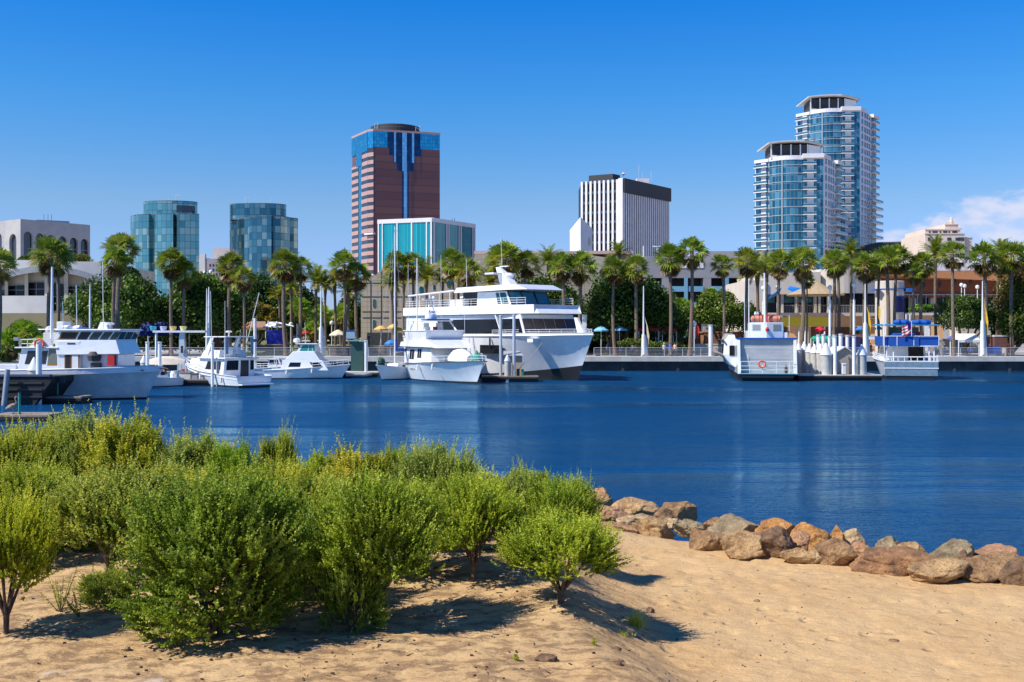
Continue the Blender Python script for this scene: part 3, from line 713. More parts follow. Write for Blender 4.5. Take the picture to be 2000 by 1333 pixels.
def palm(px, cy, D, kind, label, s=1., base=LAND, tint=(1,1,1), lean=0.):
    i = pk[0]; pk[0] += 1; rr = random.Random(i*13+1)
    fan = kind == 'fan'; root = thing('fan_palm' if fan else 'date_palm', label, 'palm tree', (X(px,D), D, base), group='fan palms along the waterfront' if fan else 'date palms behind the promenade')
    H = Z(cy,D)-base-(.3*s)
    root.rotation_euler = (rr.uniform(-.012,.012), rr.uniform(-.022,.022), 0)
    t = bpy.data.objects.new('trunk', (TRF if fan else TRD)[i % (3 if fan else 2)]); c = bpy.data.objects.new('crown', (FANS[i % 4] if fan else FEAS[i % 3]))
    for o in (t, c): COL.objects.link(o); o.parent = root
    t.scale = (s, s, H/10); t.rotation_euler = (0, 0, rr.uniform(0,6.28))
    c.location = (0,0,H); c.scale = (s*1.03,)*3; c.rotation_euler = (rr.uniform(-.06,.06), rr.uniform(-.06,.06), rr.uniform(0,6.28)); c.color = (*tint,1)
    return root
PALMS = [
 (-6,512,120,'fan',1.15,'fan palm cut by the left edge in front of the arcaded building'),
 (97,492,122,'fan',1.25,'left fan palm of the pair before the round beige hall'),
 (110,500,126,'fan',1.15,'right, darker fan palm of the pair before the round beige hall'),
 (222,505,122,'fan',1.05,'shorter, front fan palm of the pair left of the first glass tower'),
 (234,482,127,'fan',1.2,'taller fan palm of the pair left of the first glass tower'),
 (335,508,146,'fan',1.2,'fan palm in front of the first glass tower, left of two'),
 (363,530,147,'fan',1.15,'fan palm in front of the first glass tower, right of two'),
 (450,516,148,'fan',1.15,'fan palm rising against the left edge of the second glass tower'),
 (476,538,147,'fan',1.05,'shorter fan palm right of the one by the second glass tower edge'),
 (559,512,146,'fan',1.25,'left fan palm of the pair right of the second glass tower'),
 (584,518,149,'fan',1.15,'right fan palm of the pair right of the second glass tower'),
 (671,512,146,'fan',1.3,'fan palm with yellow fronds just left of the brown office tower'),
 (699,532,148,'fan',1.1,'smaller fan palm at the foot of the brown office tower'),
 (773,512,150,'fan',1.15,'fan palm before the left half of the turquoise building'),
 (804,512,150,'fan',1.2,'fan palm before the middle of the turquoise building'),
 (881,508,150,'fan',1.3,'bright fan palm before the right face of the turquoise building'),
 (917,525,148,'fan',1.25,'thick trunked fan palm right of the turquoise building'),
 (988,500,150,'fan',1.5,'broad crowned fan palm above the big yacht roof mast'),
 (1027,508,151,'fan',1.15,'fan palm right of the yacht roof mast'),
 (1096,516,149,'fan',1.15,'fan palm left of the white angular slab'),
 (1132,514,149,'fan',1.3,'shaggy fan palm with brown skirt before the white angular slab'),
 (1201,522,149,'fan',1.15,'fan palm before the left face of the striped tower'),
 (1243,518,149,'fan',1.25,'shaggy fan palm before the middle of the striped tower'),
 (1309,500,148,'fan',1.25,'fan palm at the right edge of the striped tower'),
 (1347,486,148,'fan',1.25,'tallest fan palm, right of the striped tower'),
 (1412,514,149,'fan',1.0,'small crowned fan palm before the parking structure'),
 (1455,504,150,'fan',1.4,'large shaggy fan palm left of the shorter apartment tower'),
 (1525,510,150,'fan',1.1,'fan palm before the shorter apartment tower, left of two'),
 (1563,506,150,'fan',1.3,'large fan palm before the right part of the shorter apartment tower'),
 (1575,545,152,'fan',.7,'small low fan palm against the cream restaurant wall'),
 (1625,508,150,'fan',1.15,'left fan palm of the pair at the foot of the taller apartment tower'),
 (1637,506,153,'fan',1.1,'right fan palm of the pair at the foot of the taller apartment tower'),
 (1684,512,150,'fan',1.15,'left fan palm of the pair right of the taller apartment tower'),
 (1696,522,152,'fan',1.1,'right, lower fan palm of the pair right of the taller apartment tower'),
 (1735,500,150,'fan',1.25,'left fan palm of the pair before the round cream tower'),
 (1748,500,152,'fan',1.15,'right fan palm of the pair before the round cream tower'),
 (1786,528,151,'fan',1.05,'lower fan palm before the brown canopy building'),
 (1803,512,152,'fan',1.15,'fan palm right of the lower one before the brown canopy building'),
 (1863,492,146,'fan',1.15,'slender fan palm standing alone before the cream stepped building'),
 (1920,498,146,'fan',1.25,'fan palm right of the cream stepped building'),
 (1950,510,155,'fan',1.0,'darker fan palm between two brighter ones near the right edge'),
 (1977,496,147,'fan',1.3,'last fan palm before the right edge'),
 (545,575,170,'date',.8,'small date palm before the dark trees left of centre'),
 (572,560,165,'date',1.,'date palm behind the pair of fan palms left of centre'),
 (617,548,165,'date',1.05,'first date palm of the row left of the brown tower'),
 (638,556,165,'date',.85,'second date palm of the row left of the brown tower'),
 (654,548,165,'date',1.05,'third date palm of the row left of the brown tower'),
 (683,566,165,'date',.9,'fourth, lowest date palm of the row left of the brown tower'),
 (766,552,160,'date',.95,'date palm before the stone hall, behind the sailboat mast'),
 (790,545,164,'date',.8,'date palm between the two sailboat masts'),
 (832,540,160,'date',1.1,'date palm before the stone hall left of the yacht'),
 (861,548,160,'date',.85,'small date palm right of the one before the stone hall'),
 (894,530,162,'date',.9,'date palm behind the bright fan palm at centre'),
 (958,548,162,'date',.9,'low date palm left of the yacht roof mast'),
 (1075,510,160,'date',1.0,'date palm right of the yacht roof mast'),
 (1206,492,158,'date',.95,'date palm peeping above a fan palm before the striped tower'),
 (1480,530,158,'date',1.1,'dark date palm beside the large shaggy fan palm'),
 (1499,522,154,'date',1.0,'date palm with a bulbous trunk top before the shorter apartment tower'),
 (1662,490,156,'date',1.0,'date palm between the pairs of fan palms by the taller apartment tower'),
 (1718,520,158,'date',.9,'date palm left of the round cream tower'),
 (1829,490,156,'date',1.1,'tall date palm left of the slender lone fan palm'),
 (1953,486,158,'date',.9,'date palm peeping above the dark fan palm near the right edge'),
]
for px_, cy_, D_, kd, s_, lb in PALMS:
    rr = random.Random(px_); q = rr.uniform(.68,1.0)
    palm(px_, cy_, D_, kd, lb, s_*rr.uniform(.86,1.02), tint=(q*rr.uniform(.95,1.15), q, q*.9))
# small palms
for px_, cy_, D_, s_, b_, lb in [
 (48,648,140,1.3,LAND,'low bushy fan palm before the olive wall, left of the fishing boat'),
 (12,668,138,1.2,LAND,'low fan palm at the left edge beside the olive wall'),
 (85,672,139,1.0,LAND,'low fan palm behind the fishing boat antennas'),
 (585,598,178,1.1,LAND,'bushy palm in the park behind the row of date palms'),
 (628,612,180,1.2,LAND,'lower bushy palm in the park, middle of the gap'),
 (668,610,184,1.1,LAND,'bushy palm in the park left of the stone hall'),
 (610,640,176,.9,LAND,'small bushy palm low in the park'),
 (1333,600,165,1.1,LAND,'bushy palm against the parking structure panels'),
 (1386,575,170,.9,LAND,'small palm top before the parking structure'),
 ]:
    palm(px_, cy_, D_, 'fan', lb, s_*.95, base=b_, tint=(1.0,1.15,.8))

# ------------------------------------------------------------------ broadleaf trees
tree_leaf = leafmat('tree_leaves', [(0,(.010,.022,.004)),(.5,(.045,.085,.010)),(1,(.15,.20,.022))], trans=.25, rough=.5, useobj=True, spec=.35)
def tree(px, D, x0, x1, y0, y1, label, tint=(1,1,1), n=9000, leaf=.36, seed=1, limbs=7, base=LAND, cat='tree', depth=.8, trunk=True, lobes=16, name='broadleaf_tree'):
    g = np.random.default_rng(seed); rr = random.Random(seed)
    bx, by = X(px,D), D; root = thing(name, label, cat, (bx,by,base))
    X0, X1 = X(x0,D)-bx, X(x1,D)-bx; z1, z0 = Z(y0,D)-base, Z(y1,D)-base
    cx, cz, rx, rz = (X0+X1)/2, (z0+z1)/2, (X1-X0)/2, (z1-z0)/2; ry = rx*depth
    C = []; V = []; T = []
    for k in range(lobes):
        d = rvec(g,1)[0]; d[2] = abs(d[2])*1.1-.35; q = .45+.35*g.random()
        c = np.array([cx+d[0]*rx*q, d[1]*ry*q, cz+d[2]*rz*.85*q/.62]); r = np.array([rx*.46, ry*.5, rz*.46])*g.uniform(.75,1.2)
        C.append(c); m = n//lobes
        u = rvec(g,m); rad = g.uniform(.55,1.0,m)**.5*(1+.12*g.normal(size=m)); P = c+u*rad[:,None]*r
        nr = rvec(g,m)*.8+u*.6; nr /= np.linalg.norm(nr,axis=1,keepdims=True)
        a = np.cross(nr, rvec(g,m)); a /= np.linalg.norm(a,axis=1,keepdims=True)+1e-9; b = np.cross(nr,a)
        l = leaf*1.25*g.uniform(.6,1.2,(m,1))
        V.append(np.stack([P-a*l*.5, P+b*l*.42, P+a*l*.5, P-b*l*.42], axis=1))
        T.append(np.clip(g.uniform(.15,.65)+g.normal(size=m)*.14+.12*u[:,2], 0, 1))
    V = np.concatenate(V); T = np.concatenate(T); k = V[:,0,2] > .1
    me = quads_mesh('crown', V[k], T[k], tree_leaf); o = bpy.data.objects.new('crown', me); COL.objects.link(o); o.parent = root; o.color = (*tint,1)
    if trunk:
        mb = MB(); R0 = max(.12, rx*.07); fork = max(.3, z0*.45)
        mb.tube([(0,0,-.1),(rr.uniform(-.1,.1),0,fork*.6),(0,0,fork)], [R0*1.5,R0*1.1,R0], n=9)
        for i in range(limbs):
            c = C[i % len(C)]; e = Vector(c)*.92
            mid = Vector((e.x*.5, e.y*.5, fork+(e.z-fork)*rr.uniform(.25,.45)))
            mb.tube([(0,0,fork*.75), mid*.55+Vector((0,0,fork*.4)), mid, e], [R0*.75,R0*.55,R0*.4,R0*.15], n=6)
        mb.build('trunk', m_bark, root, smooth=True)
    return root
FIC = (1.35,1.45,1.0)
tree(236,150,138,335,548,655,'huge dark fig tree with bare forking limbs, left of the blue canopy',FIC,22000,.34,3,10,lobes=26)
tree(432,152,318,482,548,662,'second huge dark fig tree, joined to the first, right of the blue canopy',FIC,20000,.34,4,9,lobes=24)
tree(1196,154,1138,1320,528,678,'large spreading fig tree with many bare limbs right of the yacht bow',FIC,20000,.34,5,12,lobes=26)
tree(1060,162,958,1150,540,660,'dark fig tree standing behind the big yacht roof',FIC,15000,.36,6,7,lobes=22)
tree(1240,166,1160,1330,560,690,'dark fig tree in the shade behind the large spreading one',(1.0,1.1,.8),12000,.36,26,7,lobes=22)
tree(1412,156,1352,1450,572,652,'rounded yellow green tree left of the white ferry',(2.2,1.9,1.2),11000,.26,7,8,lobes=22)
tree(1455,160,1420,1490,588,668,'dull green tree just behind the ferry wheelhouse',(1.4,1.4,1.1),6000,.26,17,5)
tree(1330,158,1295,1352,598,668,'small green tree between the fig tree and the rounded one',(1.7,1.7,1.0),5000,.26,8,5)
tree(1885,152,1828,1945,582,658,'olive green tree before the brown canopy building',(1.1,1.2,1.1),11000,.24,9,6,lobes=22)
tree(1975,150,1936,2060,512,690,'tree with bronze and green leaves at the right edge',(2.6,1.3,1.0),14000,.24,10,8,lobes=28)
tree(1965,148,1950,2040,588,692,'green tree below the bronze leaved one at the right edge',(1.3,1.25,.9),7000,.24,19,5)
tree(505,185,470,560,548,650,'dark grey green tree behind the bronze one, left of centre',(1.0,1.2,1.3),9000,.34,11,5,lobes=20)
tree(500,170,478,545,588,655,'tree with orange brown foliage behind the shade sails',(4.2,1.9,1.2),7000,.26,12,6)
tree(562,192,528,620,560,650,'dull dark tree between the palms left of centre',(.9,1.1,1.0),7000,.34,13,5)
tree(662,190,560,720,608,668,'wide green tree mass in the park behind the date palms',(1.3,1.4,.8),12000,.32,14,5,lobes=26)
tree(610,196,575,650,585,650,'rounded green park tree behind the white flag mast',(1.5,1.7,1.0),7000,.32,15,5)
tree(690,188,660,712,570,650,'narrow green tree at the left edge of the stone hall',(1.1,1.2,.9),6000,.3,16,4)
tree(258,175,236,276,524,560,'small tree top behind the first fig tree',(.9,.9,.8),3000,.3,18,3)
tree(30,146,-20,95,628,695,'leafy bush before the olive wall at the left edge',(1.4,1.5,.8),7000,.26,20,4,name='bush',cat='bush')
tree(112,146,88,150,652,695,'small leafy bush behind the fishing boat',(1.3,1.4,.8),3000,.26,21,3,name='bush',cat='bush')
tree(1285,150,1255,1345,668,695,'clipped hedge before the red restaurant awning',(1.1,1.1,.8),4000,.2,22,0,trunk=False,name='hedge',cat='hedge')
tree(1240,149,1195,1285,662,688,'flowering hedge left of the hedge by the red awning',(1.6,1.5,.8),3500,.2,23,0,trunk=False,name='hedge',cat='hedge')
tree(1800,158,1778,1832,594,612,'clipped bright green hedge on the orange terrace',(2.0,2.6,.6),3500,.2,24,0,base=4.5,trunk=False,name='hedge',cat='hedge')
tree(895,162,870,930,592,620,'green bush glimpsed through the yacht top deck rails',(1.8,1.9,.8),2500,.26,25,2,name='bush',cat='bush')
tree(52,205,34,62,500,514,'small bush on the roof garden, left',(1.2,1.4,.9),900,.26,27,0,base=11,trunk=False,name='bush',cat='bush')
tree(150,205,126,178,494,520,'brownish bush on the roof garden, right',(2.4,1.6,1.2),1800,.26,28,0,base=11,trunk=False,name='bush',cat='bush')
# ------------------------------------------------------------------ buildings
def glassmat(name, c1, c2, c3, pw, ph, line=(.05,.07,.08), lw=.06, rough=.08, tilt=.012, metal=.75, along='auto', spread=1.):
    # curtain wall: panes laid out over object-space height and distance round the wall (uv), each with its own tone and tiny tilt
    m = bpy.data.materials.new(name); m.use_nodes = True; t = m.node_tree; b = t.nodes['Principled BSDF']
    uv = t.nodes.new('ShaderNodeUVMap'); sp = t.nodes.new('ShaderNodeSeparateXYZ'); t.links.new(uv.outputs[0], sp.inputs[0])
    a = math_('DIVIDE', sp.outputs[0], pw, t=t); c = math_('DIVIDE', sp.outputs[1], ph, t=t)
    fa, fc = math_('FLOOR', a, t=t), math_('FLOOR', c, t=t)
    cb = t.nodes.new('ShaderNodeCombineXYZ'); t.links.new(fa, cb.inputs[0]); t.links.new(fc, cb.inputs[1])
    wn = t.nodes.new('ShaderNodeTexWhiteNoise'); wn.noise_dimensions = '3D'; t.links.new(cb.outputs[0], wn.inputs['Vector'])
    r = t.nodes.new('ShaderNodeValToRGB'); e = r.color_ramp.elements; e[0].position = .0; e[0].color = (*c1,1); e[1].position = 1; e[1].color = (*c3,1)
    q = e.new(.55); q.color = (*c2,1); t.links.new(wn.outputs['Value'], r.inputs[0])
    la = math_('LESS_THAN', math_('FRACT', a, t=t), lw/pw, t=t); lc = math_('LESS_THAN', math_('FRACT', c, t=t), lw/ph, t=t)
    ln = math_('MAXIMUM', la, lc, t=t)
    mx_ = t.nodes.new('ShaderNodeMixRGB'); t.links.new(ln, mx_.inputs[0]); t.links.new(r.outputs[0], mx_.inputs[1]); mx_.inputs[2].default_value = (*line,1)
    t.links.new(mx_.outputs[0], b.inputs['Base Color']); b.inputs['Roughness'].default_value = rough
    t.links.new(math_('MULTIPLY', math_('SUBTRACT', 1, ln, t=t), metal, t=t), b.inputs['Metallic'])
    ge = t.nodes.new('ShaderNodeNewGeometry'); vs = t.nodes.new('ShaderNodeVectorMath'); vs.operation = 'SUBTRACT'; t.links.new(wn.outputs['Color'], vs.inputs[0]); vs.inputs[1].default_value = (.5,.5,.5)
    v2 = t.nodes.new('ShaderNodeVectorMath'); v2.operation = 'SCALE'; t.links.new(vs.outputs[0], v2.inputs[0]); v2.inputs['Scale'].default_value = tilt
    v3 = t.nodes.new('ShaderNodeVectorMath'); v3.operation = 'ADD'; t.links.new(ge.outputs['Normal'], v3.inputs[0]); t.links.new(v2.outputs[0], v3.inputs[1])
    v4 = t.nodes.new('ShaderNodeVectorMath'); v4.operation = 'NORMALIZE'; t.links.new(v3.outputs[0], v4.inputs[0]); t.links.new(v4.outputs[0], b.inputs['Normal'])
    return m
def curtain(name, poly, z0, z1, material, parent, closed=False, top=None):
    # vertical glazed wall following the polyline, uv in metres
    me = bpy.data.meshes.new(name); vs = []; fs = []; us = []; s = 0; n = len(poly)
    seg = n if closed else n-1
    for i in range(seg):
        a, b = Vector(poly[i]), Vector(poly[(i+1) % n]); L = (b-a).length; o = len(vs)
        vs += [(a.x,a.y,z0),(b.x,b.y,z0),(b.x,b.y,z1),(a.x,a.y,z1)]; fs.append((o,o+1,o+2,o+3)); us += [(s,z0),(s+L,z0),(s+L,z1),(s,z1)]; s += L
    me.from_pydata(vs, [], fs); u = me.uv_layers.new(name='uv')
    u.data.foreach_set('uv', [c for q in us for c in q]); me.materials.append(material); me.update()
    o = bpy.data.objects.new(name, me); COL.objects.link(o)
    if parent: o.parent = parent; o.location = -Vector(parent.location)
    return o
def roundcurve(A, B, bulge, n=8):
    A, B = Vector(A), Vector(B); d = B-A; nr = Vector((d.y,-d.x)).normalized()
    return [tuple(A+d*(i/n)+nr*bulge*math.sin(math.pi*i/n)) for i in range(n+1)]
def bldg(name, label, px, D, group=None): return thing(name, label, 'building', (X(px,D), D, LAND), group=group)

m_greystone = mat('grey_precast', (.28,.28,.29), .85, col2=(.24,.24,.25), vscale=.3, bump=.15, bscale=3)
m_lightstone = mat('light_precast', (.58,.57,.54), .85, col2=(.52,.51,.48), vscale=.3)
m_whitestone = mat('white_panel', (.74,.72,.72), .7, col2=(.66,.64,.64), vscale=.2)
m_pink = mat('pink_granite', (.50,.30,.25), .35, var=.12, vscale=.5)
m_brown = mat('brown_granite', (.16,.075,.07), .3, var=.2, vscale=.5)
m_darkwin = mat('dark_window_band', (.035,.04,.055), .12, spec=.7)
m_plum = mat('plum_window_band', (.10,.055,.06), .15, spec=.7)
g_aqua = glassmat('aqua_curtain_wall', (.08,.25,.28), (.15,.35,.37), (.36,.46,.40), 2.3, 3.0, lw=.16, tilt=.03, metal=.7, line=(.03,.06,.07))
g_blue = glassmat('blue_curtain_wall', (.04,.33,.50), (.06,.42,.58), (.09,.48,.64), 1.5, 2.0, lw=.1, tilt=.012, metal=.85, line=(.01,.05,.10))
g_blued = glassmat('deep_blue_curtain_wall', (.008,.03,.09), (.012,.045,.13), (.015,.06,.16), 1.5, 2.0, lw=.1, tilt=.012, metal=.5, line=(.005,.01,.02))
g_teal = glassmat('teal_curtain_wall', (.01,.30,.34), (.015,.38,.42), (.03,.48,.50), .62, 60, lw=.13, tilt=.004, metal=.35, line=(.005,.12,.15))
g_teal_shaded = glassmat('shaded_teal_curtain_wall', (.004,.15,.22), (.008,.20,.28), (.015,.26,.34), .62, 60, lw=.13, tilt=.004, metal=.4, line=(.004,.04,.06))  # darker copy of the teal wall, shade of the right face in its colour
g_brown = glassmat('shaded_brown_stone_and_glass', (.15,.058,.055), (.18,.07,.062), (.21,.085,.07), 40, 4.1, lw=.55, tilt=.0, metal=.1, line=(.10,.05,.055), rough=.35)  # brown cladding toned darker for the shade on the right face
g_apt = glassmat('apartment_glass', (.02,.10,.15), (.035,.20,.27), (.16,.36,.42), 1.6, 3.36, lw=.12, tilt=.05, metal=.6, line=(.25,.27,.28))
g_office = glassmat('dark_office_glass', (.05,.13,.18), (.10,.20,.26), (.20,.30,.35), 1.6, 3.0, lw=.12, tilt=.02, metal=.5, line=(.02,.02,.02))

m_hallstone = mat('hall_precast', (.42,.41,.39), .85, col2=(.36,.35,.34), vscale=.3, bump=.15, bscale=3)
# --- arcaded grey hall (far left)
def arcaded_hall():
    r = bldg('arcaded_hall', 'grey windowless hall with tall round arches above the round beige building', 90, 310)
    A, B, C_, E = (X(-90,314),314), (X(9,305),305), (X(40,300),300), (X(176,317),317)
    H = Z(428,300)
    core = MB(); core.prism([(A[0]+.5,A[1]+.9),(B[0],B[1]+.9),(C_[0],C_[1]+1.0),(E[0]-.9,E[1]+.6),(E[0]-22,E[1]+22),(A[0],A[1]+30)], LAND, H-.5)
    core.build('arch_glazing', m_darkwin, r, world=True)
    f1, f2, f3 = Face(A,B), Face(B,C_), Face(C_,E)
    z0 = LAND; L = MB()
    for i in range(3): f1.box(L, f1.L-4.6*(i+1)+.01-.0, f1.L-4.6*(i+1)+.5, z0, H-9, -.4, .0)
    w = MB(); f1.arches(w, 0, f1.L, z0, H, [(f1.u(px),3.9,z0+.5,Z(466,304)) for px in (-6,-38,-68)], -.8, 0); f2.arches(w, 0, f2.L, z0, H, [(f2.u(25), 3.7, z0+.5, Z(470,302))], -.8, 0)
    w.build('front_wall', m_hallstone, r, world=True)
    w = MB(); f3.arches(w, 0, f3.L, z0, H, [(f3.u(px), 2.55, z0+.5, Z(py,309)) for px, py in ((55,466),(79,467.5),(101,469),(123,470),(144.5,471),(165.5,472))], -.8, 0)
    w.build('side_wall', m_hallstone, r, world=True)
    g = MB()
    for px in (55,79,101,123,144.5,165.5):
        u = f3.u(px)
        for k in range(10): f3.box(g, u-1.25, u+1.25, LAND+16+k*1.2, LAND+16.15+k*1.2, -.88, -.82)
    for k in range(10): f2.box(g, f2.u(25)-1.8, f2.u(25)+1.8, LAND+14+k*1.2, LAND+14.15+k*1.2, -.88, -.82)
    g.build('window_bars', m_grey, r, world=True)
    p = MB(); p.obox((X(90,318),322,H+.6),(9,5,2.0),.5); p.build('roof_plant_room', m_lightstone, r, world=True)
    an = MB()
    for px in (80,88,95): an.tube([(X(px,318),320,H+.5),(X(px,318),320,H+3.4)], .06, n=4)
    an.build('antenna', m_dgrey, r, world=True)
arcaded_hall()

# --- round beige hall (left)
def round_hall():
    r = bldg('round_hall', 'round beige convention hall with an arched eave and white piers', 90, 195)
    C0 = Vector((X(85,195), 195+60)); Rr = 60
    def arc(px, o=0):   # point of the curved front seen at column px
        k = (px-1000)/F; a, b, c = 1+k*k, -2*(C0.y+k*C0.x), C0.x**2+C0.y**2-(Rr+o)**2
        y = (-b-math.sqrt(b*b-4*a*c))/(2*a); return (k*y, y)
    cols = list(range(-120,198,6))+[197]
    body = MB(); body.prism([arc(p,-.6) for p in cols]+[(X(197,200),230),(X(-120,230),230)], LAND, Z(512,197)); body.build('upper_wall', m_cream, r, world=True)
    def band(mb, pxs, zf0, zf1, o0, o1):
        for a, b in zip(pxs, pxs[1:]):
            pa0, pb0, pa1, pb1 = arc(a,o0), arc(b,o0), arc(a,o1), arc(b,o1)
            mb.hexa([(*pa1,zf0(a)),(*pb1,zf0(b)),(*pb0,zf0(b)),(*pa0,zf0(a)),(*pa1,zf1(a)),(*pb1,zf1(b)),(*pb0,zf1(b)),(*pa0,zf1(a))])
    par = MB(); band(par, cols, lambda p: Z(526+((p-92)/105)**2*22, 196)+.35, lambda p: Z(510+max(0,p-60)*.035,196), -.55, 1.2); par.build('parapet', m_lightstone, r, world=True)
    ev = MB(); band(ev, cols, lambda p: Z(533+((p-92)/105)**2*22, 196), lambda p: Z(525+((p-92)/105)**2*22, 196)+.32, -.55, 2.2); ev.build('eave', m_grey, r, world=True)
    for i, (a, b) in enumerate(((-62,-56),(-28,-21),(9,15.5),(48,55),(87,95),(125,133),(164,172))):
        c = MB(); band(c, [a,(a+b)/2,b], lambda p: LAND+5.5, lambda p: Z(536,196), -.5, .9); c.build('pier', m_whitestone if i < 0 else m_cream, r, world=True)
    for a, b, y0, y1 in ((-20,8,563,577),(16,47,556,577.5),(56,86,552,578),(97,124,553,607),(134,163,556,575)):
        w = MB(); band(w, [a,(a+b)/2,b], lambda p: Z(y1,195), lambda p: Z(y0+(abs(p-92)>30)*3*abs(p-70)/50,195), -.5, -.3); o = w.build('window', m_dark, r, world=True)
        m2 = MB(); mid = (a+b)/2; band(m2, [mid-.5,mid+.5], lambda p: Z(y1,195), lambda p: Z(y0+1,195), -.32, -.2); band(m2, [a,b], lambda p: Z((y0+y1)/2+.6,195), lambda p: Z((y0+y1)/2-.6,195), -.32, -.22)
        m2.build('mullion', m_grey, o)
    lo = MB(); band(lo, [p for p in cols if p <= 96], lambda p: LAND, lambda p: Z(578.5,194), -.4, 2.4); lo.build('podium_wall', m_lightstone, r, world=True)
round_hall()
ow = MB(); ow.box(X(-260,168),X(165,168),168,168.6,LAND,Z(612,168)); o_ = ow.build('garden_wall', mat('olive_stucco',(.25,.22,.12),.9,col2=(.21,.185,.10),vscale=.2)); tag(o_, 'long plain olive brown wall below the round beige hall', 'wall')

# --- twin glass towers with stepped drums
g_aqua2 = glassmat('dark_reflection_aqua_wall', (.03,.12,.17), (.07,.20,.25), (.28,.36,.34), 2.3, 3.0, lw=.16, tilt=.03, metal=.7, line=(.02,.04,.05))  # same glass as the twin, dark reflections put into its colour
def stepped_tower(label, pts, drum, zt, zd, Dn, anten, bands, g_aqua=g_aqua):
    r = bldg('glass_tower', label, pts[0][0], pts[0][1], 'stepped glass office towers')
    poly = []
    for i, (px, D, bl) in enumerate(pts[:-1]):
        A, B = (X(px,D),D), (X(pts[i+1][0],pts[i+1][1]),pts[i+1][1])
        poly += (roundcurve(A,B,bl,7)[:-1] if bl else [A])
    poly.append((X(pts[-1][0],pts[-1][1]),pts[-1][1])); back = [(X(pts[-1][0]-4,pts[-1][1]+28), pts[-1][1]+28), (X(pts[0][0]+3,pts[0][1]+20), pts[0][1]+20)]
    curtain('curtain_wall', poly+back, LAND, zt, g_aqua, r, closed=True)
    rf = MB(); rf.prism(poly+back, zt-.4, zt-.02); rf.build('roof', m_grey, r, world=True)
    cx, cy, rd = drum; dp = [(cx+rd*math.cos(a), cy+rd*.55*math.sin(a)) for a in np.linspace(-math.pi*1.02, math.pi*.98, 29)][:-1]
    curtain('drum_glazing', dp, zt-.3, zd, g_aqua, r, closed=True)
    rf = MB(); rf.prism(dp, zd-.4, zd-.02); rf.build('drum_roof', m_grey, r, world=True)
    for (p0,p1,y0,y1) in bands:
        ang = []
        q = [p for p in dp if p[1] < cy and X(p0,p[1]) <= p[0] <= X(p1,p[1])]
        q = [(cx+(x-cx)*1.006, cy+(y-cy)*1.006) for x, y in q]
        if len(q) > 1: curtain('dark_opening', q, Z(y1,cy-rd), Z(y0,cy-rd), m_darkwin, r)
    an = MB()
    for px in anten: an.tube([(X(px,cy),cy,zd-.4),(X(px,cy),cy,zd+3.5)], .12, n=4)
    an.tube([(X(anten[0]+3,cy)-1.2,cy,zd+3),(X(anten[0]+3,cy)+1.2,cy,zd+3)],.12,n=4); an.build('antenna', m_steel, r, world=True)
    return r
stepped_tower('blue green mirrored tower with a round stepped top, left of the two', [(254,508,0),(255,492,0),(263,488,.7),(290,484,0),(295,486,.9),(338,482,0),(342,485,0),(348,481,0),(389,484,0)],
              (X(333,500),500,12.2), Z(417,482), Z(390,490), 480, (344,348,330), [(340,384,398,412),(325,332,398,404)])
stepped_tower('darker blue green mirrored tower with a round stepped top, right of the two', [(448,508,0),(449,496,0),(462,488,.8),(486,480,0),(487,473,.3),(530,471,0),(534,473,0),(548,474,0),(560,477,0),(566,480,0),(582,484,0)],
              (X(504,492),492,12.6), Z(422,474), Z(394,480), 474, (480,483,530), [(500,516,400,412),(524,531,402,407)], g_aqua2)
def beige_block():
    r = bldg('beige_block', 'stepped beige block between the two mirrored towers', 418, 430)
    mb = MB(); mb.box(X(389,430),X(418,430),430,450,LAND,Z(505,430)); mb.box(X(391,430)+.3,X(403,430),428,429.99,LAND,Z(497,430)); mb.build('lower_wing', m_lightstone, r, world=True)
    mb = MB(); mb.box(X(415,440),X(448,440),440.5,455,LAND,Z(485,440)); mb.build('upper_wing', mat('beige_stone',(.55,.47,.42),.8,var=.1), r, world=True)
    mb = MB(); mb.box(X(404,425),X(440,425),425,430,LAND,Z(506,425)+0); mb.build('front_wing', mat('mauve_stone',(.33,.29,.32),.8,var=.1), r, world=True)
    for k in range(5):
        for j in range(4):
            w = MB(); w.box(X(409+k*6.2,425),X(412+k*6.2,425),424.9,424.99,Z(521+j*9,425),Z(516+j*9,425)); w.build('window', m_darkwin, r, world=True)
beige_block()

